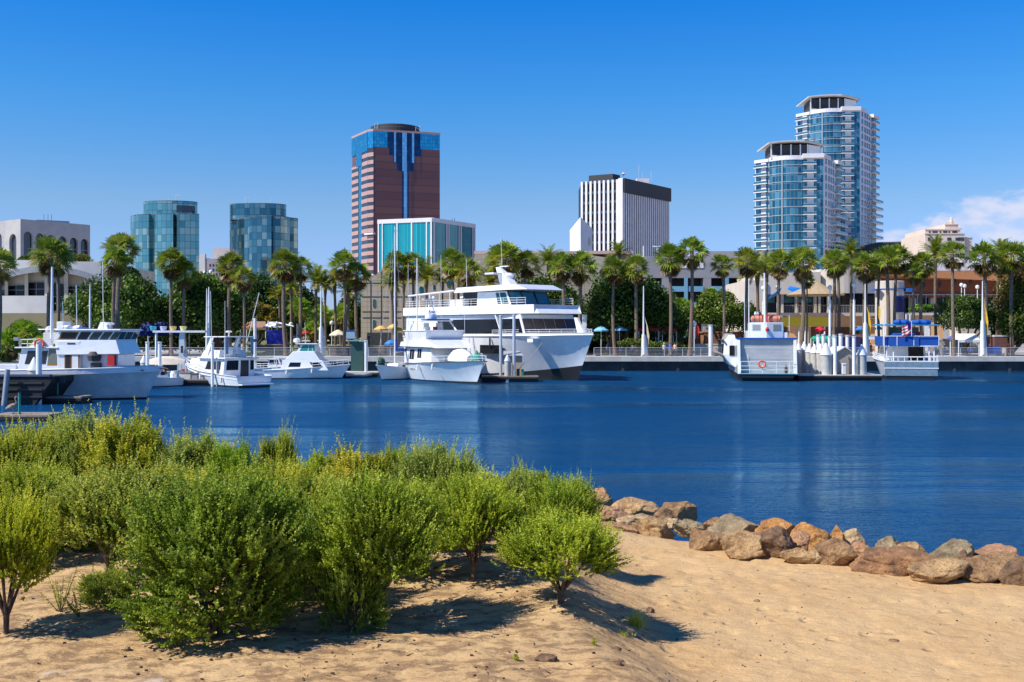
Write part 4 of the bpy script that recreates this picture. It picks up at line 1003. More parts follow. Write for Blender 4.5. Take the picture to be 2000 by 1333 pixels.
# --- brown and blue office tower
def brown_tower():
    r = bldg('office_tower', 'tall brown granite office tower with a stepped bright blue glass top', 760, 605)
    A, B, C_, E = (X(688,624),624), (X(719,603),603), (X(730,600),600), (X(859,612),612)
    H = Z(258,600)+.5; back = [(E[0]-14,E[1]+34),(A[0]+8,A[1]+26)]
    core = MB(); core.prism([A,B,C_,E]+back, LAND, H-.6); core.build('core', m_brown, r, world=True)
    fl, fc, fr = Face(A,B), Face(B,C_), Face(C_,E); fh = 4.15; zb = Z(290,605)
    # left and chamfer faces: pink spandrels and dark window bands, one storey each
    pk_, dk = MB(), MB(); z = LAND; k = 0
    while z < zb+8:
        for f, a, b in ((fl,0,fl.L*.42),(fl,fl.L*.62,fl.L),(fc,0,fc.L)):
            lim = zb if f is fc or a > 0 else zb-8
            if z+fh*.52 < lim+1: f.box(pk_, a+.01, b-.01, z, min(z+fh*.52,lim), 0, .35)
            if z+fh < lim: f.box(dk, a+.02, b-.02, z+fh*.52+.003, z+fh-.003, 0, .2)
        z += fh
    pk_.build('pink_spandrels', m_pink, r, world=True); dk.build('dark_window_bands', m_darkwin, r, world=True)
    # right face: subtle banded brown cladding, blue top, stepped recess and central strip
    def cur(name, f, u0, u1, z0, z1, o, m): return curtain(name, [f.p(u0,0,o)[:2], f.p(u1,0,o)[:2]], z0, z1, m, r)
    cur('banded_cladding', fr, 0, fr.L, LAND, zb, .05, g_brown)
    u = fr.u
    cur('blue_glazing', fr, 0, fr.L, zb, H, .06, g_blue); cur('blue_glazing', fc, 0, fc.L, Z(290,602), H, .3, g_blue); cur('blue_glazing', fl, 0, fl.L, Z(300,612), H, .4, g_blue)
    cur('blue_glazing', fl, fl.L*.30, fl.L*.66, Z(325,612), Z(299.9,612), .41, g_blue); cur('blue_glazing', fl, fl.L*.42, fl.L*.62, LAND, Z(324.9,612), .1, g_blue)
    for a, b, y0, y1 in ((757,821,258,290),(768,810,290,318.5),(760,768,290,304),(810,823,290,304),(775,786,318.5,334),(796,808,318.5,334),(785,788.4,334,430),(794.6,798,334,430)):
        cur('recess_glazing', fr, u(a), u(b), Z(y1,605), Z(y0,605), .09, g_blued)
    for a, b, y1 in ((769,773,318),(785,794,335),(804,808.5,318)):
        cur('bright_fin', fr, u(a), u(b), Z(y1,605), H, .5 if a != 785 else .6, glassmat('pale_blue_fin_glass', (.20,.48,.72), (.25,.53,.76), (.32,.60,.82), 1.5, 2.0, lw=.12, metal=.5, line=(.1,.25,.4)) if 'fin' not in MATS else MATS['fin'])
    cur('bright_strip', fr, u(788.2), u(794.8), LAND, Z(335,605), .45, bpy.data.materials['pale_blue_fin_glass'])
    cp = MB(); fr.box(cp, -.2, fr.L+.2, H, H+1.1, -.5, .5); fc.box(cp, 0, fc.L, H, H+1.1, -.5, .48); fl.box(cp, -.1, fl.L+.1, H, H+1.1, -.5, .46); cp.build('parapet', m_pink, r, world=True)
    cy = 622; dr = MB(); dr.lathe([(14.2,H-1),(14.2,H+4.0),(13.9,H+4.2),(13.9,H+5.6),(13.2,H+5.8)], 40, (X(772,cy),cy,0)); dr.build('helipad_drum', m_dgrey, r, world=True)
    an = MB()
    for px, h in ((732,5.5),(735,3.5),(738,6.2),(812,3),(820,4.2)): an.tube([(X(px,610),610,H+.5),(X(px,610),610,H+h+1)],.13,n=4)
    an.tube([(X(812,610),610,H+4),(X(826,610),610,H+1)],.10,n=4); an.build('antenna', m_steel, r, world=True)
    for y in (457,538):
        s = MB(); fc.box(s, -1.2, fc.L+1.5, Z(y+2.2,602), Z(y-1,602), .2, 1.9); s.build('ledge', m_whitestone, r, world=True)
brown_tower()

# --- turquoise cube
def turquoise():
    r = bldg('turquoise_building', 'white framed turquoise glass block in front of the brown tower', 844, 420)
    A, B, C_ = (X(738,428),428), (X(844,420),420), (X(928,445),445); H = Z(427,420)+.3
    core = MB(); core.prism([(A[0]+.1,A[1]+.4),(B[0],B[1]+.5),(C_[0]-.4,C_[1]+.3),(C_[0]-20,C_[1]+12),(A[0]+.5,A[1]+20)], LAND, H-.6); core.build('core', m_dgrey, r, world=True)
    f1, f2 = Face(A,B), Face(B,C_)
    curtain('teal_glazing', [f1.p(0,0,-.05)[:2], f1.p(f1.L,0,-.05)[:2]], LAND, H-1.5, g_teal, r); curtain('shaded_teal_glazing', [f2.p(0,0,-.05)[:2], f2.p(f2.L,0,-.05)[:2]], LAND, H-1.5, g_teal_shaded, r)
    fr_ = MB(); f1.box(fr_, -.1, f1.L, H-1.6, H, -.6, .3); f2.box(fr_, .32, f2.L, H-1.6, H, -.6, .3); fr_.build('fascia', m_whitestone, r, world=True)
    for px, w in ((739.5,2.6),(747.3,2),(776,2.4),(804.5,2.4),(833.5,2.4),(842.5,3)):
        p = MB(); u = f1.u(px); f1.box(p, u-w*.1, u+w*.1, LAND, H-1.62, 0, .28); p.build('pier', m_whitestone, r, world=True)
    for px, w in ((847,3),(872,2.8),(876,2),(896,1.6),(900,2.4),(923,2),(927,2.4)):
        p = MB(); u = min(f2.L-.3, f2.u(px)); f2.box(p, u-w*.12, u+w*.12, LAND, H-1.62, 0, .28); p.build('pier', m_whitestone, r, world=True)
    a = MB()
    for px in (883,888): a.tube([(X(px,440),440,H-.5),(X(px,440),440,H+1.8)],.1,n=4)
    a.build('antenna', m_dgrey, r, world=True)
turquoise()

# --- stone hall with tile grid and slot windows
def gridmat(name, c, line, pw, ph, lw):
    m = bpy.data.materials.new(name); m.use_nodes = True; t = m.node_tree; b = t.nodes['Principled BSDF']; b.inputs['Roughness'].default_value = .85
    co = t.nodes.new('ShaderNodeTexCoord'); sp = t.nodes.new('ShaderNodeSeparateXYZ'); t.links.new(co.outputs['Object'], sp.inputs[0])
    la = math_('LESS_THAN', math_('FRACT', math_('DIVIDE', sp.outputs[0], pw, t=t), t=t), lw/pw, t=t); lc = math_('LESS_THAN', math_('FRACT', math_('DIVIDE', sp.outputs[2], ph, t=t), t=t), lw/ph, t=t)
    n = t.nodes.new('ShaderNodeTexNoise'); n.inputs['Scale'].default_value = .5; n.inputs['Detail'].default_value = 7; t.links.new(co.outputs['Object'], n.inputs[0])
    m0 = t.nodes.new('ShaderNodeMixRGB'); t.links.new(mrange(n.outputs[0],.35,.65,t=t), m0.inputs[0]); m0.inputs[1].default_value = (*c,1); m0.inputs[2].default_value = (*[q*.86 for q in c],1)
    mx_ = t.nodes.new('ShaderNodeMixRGB'); t.links.new(math_('MAXIMUM', la, lc, t=t), mx_.inputs[0]); t.links.new(m0.outputs[0], mx_.inputs[1]); mx_.inputs[2].default_value = (*line,1)
    t.links.new(mx_.outputs[0], b.inputs['Base Color']); return m
def stone_hall():
    D = 172; r = bldg('stone_hall', 'long grey stone hall with a tiled facade, slot windows and a stepped roofline', 850, D)
    prof = [(705,546),(716,546),(722,541),(733,539),(741,530),(748,524),(760,524),(800,520),(880,512),(925,506),(928,496),(1110,492),(1240,512),(1245,520)]
    mb = MB(); n = len(prof)
    for (a, ya), (b, yb) in zip(prof, prof[1:]):
        mb.hexa([(X(a,D),D,LAND),(X(b,D),D,LAND),(X(b,D),D+22,LAND),(X(a,D),D+22,LAND),(X(a,D),D,Z(ya,D)),(X(b,D),D,Z(yb,D)),(X(b,D),D+22,Z(yb,D)),(X(a,D),D+22,Z(ya,D))])
    mb.build('wall', gridmat('tiled_stone', (.50,.42,.32), (.27,.22,.17), 1.62, .82, .05), r, world=True)
    for px in (724,744.5): 
        p = MB(); p.box(X(px,D)-.05,X(px,D)+.05,D-.06,D-.003,LAND,Z(548 if px < 730 else 530,D)); p.build('joint_post', m_dgrey, r, world=True)
    for y in (553,580,609,621):
        for a, b in ((708,724),(726.5,745),(747.5,759),(768,786),(788,812)):
            p = MB(); p.box(X(a,D),X(b,D),D-.05,D-.003,Z(y+.7,D),Z(y-.7,D)); p.build('teal_strip', m_teal, r, world=True)
    for px, py, w, h in ((731,593,6,17),(731,635,6,20),(772.5,592,6,15),(772.5,632,6,15),(823,567,10,15),(848,561.5,5,11),(877,555.5,9,15),(902,557.5,9,17),(960,552,8,14)):
        u, z, hw, hh = X(px,D), Z(py,D), w/2*D/F, h/2*D/F; mb = MB()
        for i in range(2):
            s = 1 if i == 0 else 1.28; d = D-.06 if i == 0 else D-.03; pts = []
            for k in range(16):
                a = 2*math.pi*k/16; x_ = hw*s*math.cos(a); z_ = hw*s*math.sin(a)+(hh-hw)*(1 if math.sin(a) > 0 else -1)*(1 if hh > hw else 0); pts.append((u+x_, z+z_))
            vs = [(x_,d,z_) for x_, z_ in pts]+[(x_,D+.0,z_) for x_, z_ in pts]
            mb.add(vs, [tuple(range(15,-1,-1))]+[(q,(q+1)%16,16+(q+1)%16,16+q) for q in range(16)], i)
        mb.build('slot_window', [m_teal, m_lightstone], r, world=True)
    t = MB(); t.box(X(925,D),X(1240,D),D+2,D+20,Z(492,D)-.2,Z(496,D)+.0+.6); t.build('roof_edge', mat('pinkish_coping',(.50,.36,.32),.8), r, world=True)
    g = MB(); g.box(X(725,D),X(800,D),D-5,D-.3,LAND,Z(650,D)); g.build('ground_floor_canopy', m_wood, r, world=True)
stone_hall()

# --- white angular slab with a disc
def slab():
    r = bldg('angular_slab', 'white angular slab tower with a peaked top beside the striped tower', 1134, 262)
    A, B, C_ = (X(1113,268),268), (X(1134,262),262), (X(1157,272),272)
    mb = MB(); bk = [(C_[0]-4,C_[1]+8),(A[0]+1,A[1]+8)]
    P = [A,B,C_]+bk; zt = [Z(450,268),Z(424,262),Z(447,272),Z(455,272),Z(455,268)]
    mb.add([(x,y,LAND) for x,y in P]+[(x,y,z) for (x,y),z in zip(P,zt)], [(4,3,2,1,0),(5,6,7,8,9)]+[(i,(i+1)%5,5+(i+1)%5,5+i) for i in range(5)])
    mb.build('wall', m_whitestone, r, world=True)
    f = Face(B,C_); u = f.u(1151); z = Z(471,268); d = MB(); vs = [f.p(u+1.05*math.cos(a), z+1.15*math.sin(a), .08) for a in np.linspace(0,6.28,19)[:-1]]
    d.add(vs+[f.p(u+1.05*math.cos(a), z+1.15*math.sin(a), 0) for a in np.linspace(0,6.28,19)[:-1]], [tuple(range(18))]+[(i,18+i,18+(i+1)%18,(i+1)%18) for i in range(18)]); d.build('disc', m_cream, r, world=True)
slab()

# --- striped tower
def striped():
    r = bldg('striped_tower', 'white office tower with dark vertical window stripes and a black top band', 1217, 402)
    A, B, C_ = (X(1134.5,408),408), (X(1217,400),400), (X(1308.5,429),429); H = Z(350,400)
    core = MB(); core.prism([(A[0]+.3,A[1]+.3),(B[0],B[1]+.4),(C_[0]-.4,C_[1]+.2),(C_[0]-17,C_[1]+10),(A[0]+.5,A[1]+22)], LAND, H-.3); core.build('dark_glazing', mat('matt_dark_glazing',(.012,.014,.022),.35,spec=.12), r, world=True)
    f1, f2 = Face(A,B), Face(B,C_)
    n = 10; w = f1.L/(n-.45)
    for i in range(n):
        m = MB(); a = i*w; b = min(f1.L, a+w*.47); f1.box(m, a, b, LAND, H, -.3, .10); m.build('white_pier', m_whitestone, r, world=True)
    m = MB(); f1.box(m, f1.L-1.7, f1.L-.003, LAND, H+.3, -.2, .5); m.build('corner_pier', m_whitestone, r, world=True)
    sp_ = MB()
    for k in range(16): f1.box(sp_, .1, f1.L-.1, LAND+k*3.7+2.6, LAND+k*3.7+3.5, -.3, -.05)
    sp_.build('spandrel', mat('slate_spandrel',(.06,.09,.13),.3), r, world=True)
    n = 22; w = f2.L/n
    for i in range(n):
        m = MB(); a = .4+i*w; b = a+w*(.46); 
        if b < f2.L: f2.box(m, a, b, LAND, H-4.9, -.3, .04); m.build('white_fin', m_whitestone, r, world=True)
    m = MB(); f2.box(m, .02, f2.L, H-4.85, H+.3, -.35, .6); m.build('top_band', mat('black_band',(.025,.025,.032),.6), r, world=True)
    m = MB(); m.prism([(X(1150,414),414),(X(1197,409),409),(X(1211,413),413),(X(1211,425),425),(X(1150,428),428)], H-.3, Z(342,412)); m.build('penthouse', m_dgrey, r, world=True)
    m = MB(); m.box(X(1244,420),X(1268,420),420,428,H-.3,H+3.0); m.box(X(1224,420),X(1240,420),420,426,H-.3,H+2.2); m.build('roof_plant_room', m_whitestone, r, world=True)
    m = MB()
    for px, h in ((1218,4.5),(1248,8),(1272,5.5),(1255,5)): m.tube([(X(px,418),418,H-.2),(X(px,418),418,H+h)],.1,n=4)
    m.lathe([(.1,4.2),(.9,4.6),(.3,5.3)],10,(X(1218,418),418,H-.3)); m.build('antenna', m_steel, r, world=True)
striped()

# --- parking structure with pale blue panels
def parking():
    D = 222; r = bldg('parking_structure', 'grey parking structure with open decks and pale blue panels behind the palms', 1350, D)
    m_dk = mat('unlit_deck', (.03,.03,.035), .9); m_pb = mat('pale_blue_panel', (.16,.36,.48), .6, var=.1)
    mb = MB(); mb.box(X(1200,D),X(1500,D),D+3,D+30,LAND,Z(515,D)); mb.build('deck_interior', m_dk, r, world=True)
    mb = MB(); mb.box(X(1200,D),X(1500,D),D,D+2.99,Z(543,D),Z(513,D)); mb.build('upper_wall', m_greystone, r, world=True)
    mb = MB(); mb.box(X(1376,D),X(1500,D),D+4,D+20,Z(514,D),Z(488,D)); mb.build('upper_block', mat('taupe_stucco',(.36,.33,.31),.9,var=.1), r, world=True)
    mb = MB(); mb.box(X(1200,D),X(1380,D),D+4,D+16,Z(514.5,D),Z(498,D)); mb.build('upper_block', m_greystone, r, world=True)
    for a, b in ((1200,1222),(1230,1263),(1293,1311),(1374,1389),(1418,1422),(1453,1467)):
        c = MB(); c.box(X(a,D),X(b,D),D+.02,D+2.9,LAND,Z(543,D)-.003); c.build('pier', m_greystone, r, world=True)
    for a, b, y0, y1 in ((1311,1374,559.5,570),(1389,1418,559.5,571),(1422,1453,559.5,571),(1222,1293,559.5,570),(1311,1374,591,602),(1389,1453,591,602),(1467,1500,560,571)):
        c = MB(); c.box(X(a,D)+.02,X(b,D)-.02,D-.1,D+.4,Z(y1,D),Z(y0,D)); c.build('blue_panel', m_pb, r, world=True)
    for px in (1340,1420): 
        c = MB(); c.box(X(px-4,D),X(px+3,D),D-.25,D-.12,LAND,Z(543,D)-.01); c.build('blue_post', m_pb, r, world=True)
    c = MB(); c.box(X(1310,D),X(1374,D),D-.12,D-.002,Z(524,D),Z(514,D)); c.build('white_parapet', m_whitestone, r, world=True)
    c = MB()
    for px in (1258,1286,1284): c.tube([(X(px,D),D+1,Z(513,D)-.1),(X(px,D),D+1,Z(480,D))],.12,n=5)
    c.box(X(1276,D),X(1290,D),D+.8,D+1.2,Z(482,D),Z(480,D)); c.build('roof_lamp', m_rail, r, world=True)
parking()

# --- apartment towers
def apartment(label, A, S1, S2, C_, E, ztop, nfl, pent, dscale, rooftint):
    r = bldg('apartment_tower', label, C_[0], C_[1], 'apartment towers with white balconies')
    P = lambda q: (X(q[0],q[1]), q[1])
    a, s1, s2, c, e = map(P, (A,S1,S2,C_,E)); H = ztop; fh = (H-LAND)/nfl
    bulge = roundcurve(s1, s2, 2.4*dscale, 10)
    poly = [a]+bulge+[c, e, (e[0]-9,e[1]+20), (a[0]+6,a[1]+24)]
    core = MB(); core.prism([a, bulge[0]]+[(x,y+.6) for x,y in bulge[1:-1]]+[bulge[-1], c, e, (e[0]-9,e[1]+20), (a[0]+6,a[1]+24)], LAND, H-.3); core.build('wall', m_whitestone, r, world=True)
    curtain('curved_glazing', bulge, LAND, H-1.2, g_apt, r)
    fL, fM, fR = Face(a,s1), Face(s2,c), Face(c,e)
    curtain('bay_glazing', [fL.p(.3,0,.06)[:2], fL.p(fL.L-.2,0,.06)[:2]], LAND, H-1.2, g_apt, r)
    curtain('bay_glazing', [fM.p(0,0,.015)[:2], fM.p(fM.L*.62,0,.015)[:2]], LAND, H-1.2, g_apt, r)
    curtain('bay_glazing', [fM.p(fM.L*.62,0,.06)[:2], fM.p(fM.L-.1,0,.06)[:2]], LAND, H-1.2, g_apt, r)
    fl_ = MB()
    for k in range(nfl):       # slab edges round the curved glass
        z = LAND+k*fh; o = [(x-(s2[0]-s1[0])*0, y-.12) for x, y in bulge]
        for p, q in zip(bulge, bulge[1:]):
            fl_.hexa([(p[0],p[1]-.25,z-.10),(q[0],q[1]-.25,z-.10),(q[0],q[1]+.3,z-.10),(p[0],p[1]+.3,z-.10),(p[0],p[1]-.25,z+.10),(q[0],q[1]-.25,z+.10),(q[0],q[1]+.3,z+.10),(p[0],p[1]+.3,z+.10)])
    mid = bulge[len(bulge)//2-1]; fl_.box(mid[0]-.25, mid[0]+.25, mid[1]-.6, mid[1]-.3, LAND, H-1.2); fl_.build('slab_edges', mat('slab_edge_grey',(.42,.47,.50),.6), r, world=True)
    # wall pier behind the balconies
    pr_ = MB(); fL.box(pr_, fL.L*.45, fL.L*.80, LAND, H-1.2, .07, .25); fM.box(pr_, fM.L*.16, fM.L*.50, LAND, H-1.2, .02, .25); pr_.build('cream_pier', m_whitestone, r, world=True)
    gl = mat('balcony_glass', (.04,.13,.19), .1, spec=.7)
    def balcony(f, u0, u1, dep, z):
        mb = MB(); f.box(mb, u0, u1, z-.14, z+.16, .05, dep); o = mb.build('balcony', m_white, r, world=True)
        g = MB(); f.box(g, u0+.1, u1-.1, z+.18, z+1.0, dep-.12, dep-.05); g.build('balcony_glass', gl, o)
        h = MB(); f.box(h, u0+.02, u1-.02, z+1.02, z+1.14, dep-.16, dep-.01); h.build('handrail', m_steel, o)
    for k in range(1, nfl):
        z = LAND+k*fh
        if z < Z(520,C_[1]): continue
        balcony(fL, .1, fL.L-.2, 1.5, z); balcony(fM, -.5, fM.L*.62, 1.7, z)
        low = z < pent['low']
        balcony(fR, fR.L*(.66 if not low else .45), fR.L+(.6 if not low else 2.6), 1.5 if not low else 2.6, z)
    # right face windows: two slim columns in one band each floor
    w = MB()
    for k in range(nfl):
        z = LAND+k*fh
        for u in (.10,.27,.40,.53): fR.box(w, fR.L*u, fR.L*u+fR.L*.085, z+.5, z+fh-.5, 0, .06)
    w.build('window_grid', m_darkwin, r, world=True); w = MB()
    for k in range(nfl): fR.box(w, fR.L*.70, fR.L*.98, LAND+k*fh+.4, LAND+k*fh+fh-.3, 0, .06)
    w.build('balcony_windows', m_darkwin, r, world=True)
    # parapet and penthouse
    pp = MB(); fL.box(pp, -.2, fL.L, H-1.3, H, -.4, .5); fM.box(pp, -.6, fM.L+.1, H-.8, H+1.0, -.4, 1.4); fR.box(pp, 0, fR.L*.35, H-.8, H+.8, -.4, .6); pq = MB(); fR.box(pq, fR.L*.66, fR.L+.5, H-1.2, H+.3, -.4, 1.4); pq.build('roof_edge', m_whitestone, r, world=True)
    for p, q in zip(bulge, bulge[1:]): pp.hexa([(p[0],p[1]-.3,H-1.3),(q[0],q[1]-.3,H-1.3),(q[0],q[1]+.3,H-1.3),(p[0],p[1]+.3,H-1.3),(p[0],p[1]-.3,H+.4),(q[0],q[1]-.3,H+.4),(q[0],q[1]+.3,H+.4),(p[0],p[1]+.3,H+.4)])
    pp.build('roof_edge', m_whitestone, r, world=True)
    Dp = C_[1]+5; x0, x1, x2 = X(pent['x0'],Dp), X(pent['x1'],Dp), X(pent['x2'],Dp+6); zt = Z(pent['y0'],Dp); zb = H-.3
    inn = MB(); inn.prism([(x0+.4,Dp+1.6),(x1-.2,Dp+.8),(x2-.4,Dp+6),(x2-2,Dp+16),(x0+1,Dp+16)], zb, zt-.2); inn.build('penthouse_core', m_dgrey, r, world=True)
    for t_ in (0,.27,.54,.80,1.0):
        cl_ = MB(); x = x0+(x1-x0)*t_; cl_.box(x-.25,x+.25,Dp+.4,Dp+.78-.2*t_,zb,zt); cl_.build('penthouse_column', m_white, r, world=True)
    wl = MB(); wl.box(x0-.2,x1+.2,Dp+.2,Dp+.38,zb,zb+1.5); wl.prism([(x1+.6,Dp+1.2),(x2,Dp+5.8),(x2-.3,Dp+6.2),(x1+.4,Dp+1.6)],zb,zt); wl.build('penthouse_wall', m_white, r, world=True)
    rf = MB(); n = 10; rings = []
    for i in range(n+1):
        s = i/n; x = x0-1.6+(x2-x0+3.0)*s; z = zt+.9*math.sin(math.pi*s)**.8; y = Dp-1.8+max(0,s-.62)*14
        rings.append([(x,y,z),(x,y+22-max(0,s-.62)*10,z),(x,y+22-max(0,s-.62)*10,z+.5),(x,y,z+.5)])
    rf.loft(rings); rf.build('curved_roof', m_lightstone, r, world=True)
    an = MB(); an.tube([(x2-2,Dp+6,zt),(x2-2,Dp+6,zt+3.4)],.15,n=4); an.build('beacon_mast', mat('beacon_red',(.5,.05,.04),.6), r, world=True)
apartment('taller apartment tower with a curved roof, right of the two', (1556.5,512),(1582,506),(1645,500),(1679.5,500),(1711.5,520), Z(213.5,500), 31, dict(x0=1584,x1=1651,x2=1672,y0=192,low=Z(385,505)), 1.0, 0)
apartment('shorter apartment tower with curved blue glass, in front of the taller one', (1475,468),(1502,463),(1570,457),(1608.5,456),(1641.5,476), Z(306,457), 22, dict(x0=1507,x1=1578,x2=1602,y0=282,low=Z(405,460)), 1.0, 0)

# --- cream stepped building, glassy block behind
def deco():
    D = 420; r = bldg('cream_stepped_building', 'cream stepped building with a small crowned turret, far right', 1860, D)
    m_c = mat('cream_plaster', (.66,.54,.44), .85, var=.1, vscale=.3)
    for a, b, y, d0, nm in ((1807,1884,456,D,'lower_block'),(1815,1884,446,D+4,'upper_block'),(1862,1888,434,D+8,'turret'),(1884,1912,461,D+6,'side_block')):
        m = MB(); m.box(X(a,D),X(b,D),d0,d0+26-(d0-D),LAND,Z(y,D)); m.box(X(a,D)-.25,X(b,D)+.25,d0-.25,d0-.003,Z(y+1.4,D),Z(y-.2,D)); m.build(nm, m_c, r, world=True)
    m = MB(); m.lathe([(.8,0),(.8,1.2),(.5,1.4),(.5,2.2),(.2,2.6)],10,(X(1882.5,D),D+12,Z(432,D))); m.build('spire', m_c, r, world=True)
    m = MB()
    for px in (1863,1867,1871,1875,1879): m.box(X(px,D),X(px+2,D),D+7.9,D+8.5,Z(432,D),Z(430.4,D))
    m.build('battlement', m_c, r, world=True)
    m = MB(); m.box(X(1880,D)+.1,X(1888,D),D+4.1,D+20,Z(446,D)+.01,Z(444.5,D)); m.build('side_parapet', m_pink, r, world=True)
    for x, w, y, h, dd in [(1822,3,453.5,7,4),(1829,10,453.5,7,4),(1843,3,453,6,4),(1850,8,453,7,4),(1860.5,3,453,6,4),(1868,10,453,7,4),(1882,2,453,6,4),(1880,11,467.5,7,0),(1880,11,483,7,0),(1880,11,499,7,0),(1841,5,517,5,0),(1850,5,517,5,0),(1868,6,516,6,0),(1880,11,516,6,0),(1866,8,483,6,0),(1850,8,467.5,6,0),(1830,8,467.5,6,0),(1812,5,467.5,6,0),(1866,7,467.5,6,0),(1866,7,499,6,0)]:
        if x+w > 1891: continue
        w_ = MB(); w_.box(X(min(x,1872),D),X(min(x,1872)+w,D),D+dd-.1,D+dd-.003,Z(y+h/2,D),Z(y-h/2,D)); w_.build('window', m_darkwin, r, world=True)
deco()
def glassy():
    D = 470; r = bldg('dark_glass_block', 'low dark glass block between the tall tower and the cream stepped building', 1780, D)
    pts = [(X(1714,D),D),(X(1812,D),D-6),(X(1822,D),D+8)]
    curtain('glazing', pts, LAND, Z(476,D), g_office, r); m = MB(); m.prism(pts+[(X(1822,D),D+25),(X(1714,D),D+25)], LAND, Z(476,D)-.05); m.build('core', m_dgrey, r, world=True)
    m = MB(); m.prism([(pts[0][0],D-.4),(pts[1][0],D-6.4),(pts[2][0]+.3,D+8),(X(1822,D),D+24),(X(1714,D),D+24)], Z(476,D)-.02, Z(473.5,D)); m.build('roof', m_dgrey, r, world=True)
glassy()
def deck():
    D = 236; r = thing('elevated_roadway', 'white elevated roadway parapet behind the brown canopy building', 'roadway', (X(1880,D),D,LAND))
    m = MB(); m.box(X(1700,D),X(2200,D),D,D+12,Z(533,D),Z(514,D)); m.build('parapet', m_whitestone, r, world=True)
    for px in (1896,1929,1960,1993):
        m = MB(); m.box(X(px-3,D),X(px+3,D),D-.4,D-.003,Z(535,D),Z(524,D)); m.build('bracket', m_whitestone, r, world=True)
    m = MB(); 
    for px in range(1710,2100,14): m.box(X(px,D)-.1,X(px,D)+.1,D+.2,D+.4,Z(514,D)-.01,Z(509.5,D))
    m.box(X(1700,D),X(2100,D),D+.21,D+.39,Z(509.5,D),Z(508.8,D)); m.build('railing', m_rail, r, world=True)
    for px in range(1720,2200,60):
        m = MB(); m.box(X(px-3,D),X(px+3,D),D+3,D+5,LAND,Z(533,D)-.003); m.build('column', m_conc, r, world=True)
deck()

# --- cream restaurant building (right of the ferry)
def restaurant():
    D = 186; r = bldg('cream_restaurant', 'cream two storey waterfront restaurant with a rounded wall and upper terrace', 1600, D)
    m_c = mat('cream_render', (.62,.55,.45), .88, col2=(.56,.49,.40), vscale=.25); m_or = mat('orange_render', (.70,.43,.22), .88, col2=(.62,.37,.18), vscale=.3)
    m = MB(); m.box(X(1458,D),X(1496,D),D,D+18,LAND,Z(548,D)); m.build('left_wing', m_c, r, world=True)
    m = MB(); a, b = X(1492,D)+.003, X(1604,D)
    m.hexa([(a,D+.4,Z(575,D)),(b,D+.4,Z(575,D)),(b,D+22,Z(575,D)),(a,D+22,Z(575,D)),(a,D+.4,Z(534,D)),(b,D+.4,Z(531,D)),(b,D+22,Z(531,D)),(a,D+22,Z(534,D))]); m.build('upper_wall', m_c, r, world=True)
    cyl = MB(); cc = (X(1652,D),D+8.5); cyl.lathe([(4.6,Z(573,D)),(4.6,Z(526,D)),(4.4,Z(525.5,D))],40,(cc[0]-.3,cc[1]-4,0)); cyl.build('rounded_wall', m_c, r, world=True)
    m = MB(); m.box(X(1655,D),X(1722,D),D+.4,D+20,Z(573,D),Z(546,D)); m.build('right_wall', m_greystone, r, world=True)
    m = MB(); m.box(X(1494,D),X(1735,D),D+2.2,D+20,Z(612,D),Z(572,D)-.003); m.build('glazing', m_dark, r, world=True)
    for a, b in ((1500,1518),(1533,1593)):
        m = MB(); m.box(X(a,D),X(b,D),D+1.9,D+2.19,Z(591,D),Z(573,D)-.01); m.build('teal_window', m_teal, r, world=True)
    for px in (1531,1559,1596,1604,1622): 
        m = MB(); m.box(X(px-2.2,D),X(px+2.2,D),D+1.0,D+1.88,Z(612,D),Z(573.4,D)); m.build('pier', m_c, r, world=True)
    m = MB(); m.box(X(1490,D),X(1740,D),D-1.2,D+2.1,Z(618,D),Z(611.5,D)); m.build('terrace_slab', m_conc, r, world=True)
    m = MB()
    for px in range(1530,1738,3): m.box(X(px,D)-.02,X(px,D)+.02,D-1.0,D-.95,Z(611.5,D),Z(597.5,D))
    m.box(X(1530,D),X(1738,D),D-1.03,D-.92,Z(597.5,D),Z(596.5,D)); m.build('terrace_railing', m_grey, r, world=True)
    m = MB(); m.box(X(1535,D),X(1735,D),D-.6,D+2,Z(639,D),Z(618,D)-.003); m.build('orange_wall', m_or, r, world=True)
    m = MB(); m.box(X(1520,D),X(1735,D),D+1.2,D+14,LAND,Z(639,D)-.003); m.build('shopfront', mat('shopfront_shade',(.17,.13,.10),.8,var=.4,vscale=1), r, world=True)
    for a, b in ((1540,1583),(1700,1712)):
        m = MB(); m.box(X(a,D),X(b,D),D-.2,D+1.19,LAND,Z(639,D)-.006); m.build('orange_wall', m_or, r, world=True)
    for px in (1561,1567,1576):
        m = MB(); m.box(X(px-1.3,D),X(px+1.3,D),D-.5,D-.22,LAND,Z(637,D)); m.build('column', m_white, r, world=True)
    m = MB(); m.box(X(1697,D),X(1709,D),D-.75,D-.62,Z(623,D),Z(616.5,D)); o = m.build('sign_board', m_white, r, world=True)
    m = MB(); m.box(X(1699,D),X(1707,D),D-.78,D-.752,Z(620.8,D),Z(618.8,D)); m.build('sign_band', m_red, o)
    # blue awning wings
    m_aw = mat('bright_blue_awning', (.01,.22,.72), .6)
    for P_ in ([(1494,582,-3),(1519,563,-3),(1519,575,-1),(1497,586,-1)],[(1529,566,-3),(1537,560,-2),(1560,564,-2),(1541,573,-3)],[(1567,559,-2),(1574,555,-2),(1574,560,-2),(1568,562,-2)]):
        m = MB(); q = [(X(p,D),D+d,Z(y,D)) for p, y, d in P_]; m.add(q+[(x,y+.15,z) for x,y,z in q], [(0,1,2,3),(7,6,5,4),(0,4,5,1),(1,5,6,2),(2,6,7,3),(3,7,4,0)]); m.build('blue_awning', m_aw, r, world=True)
restaurant()
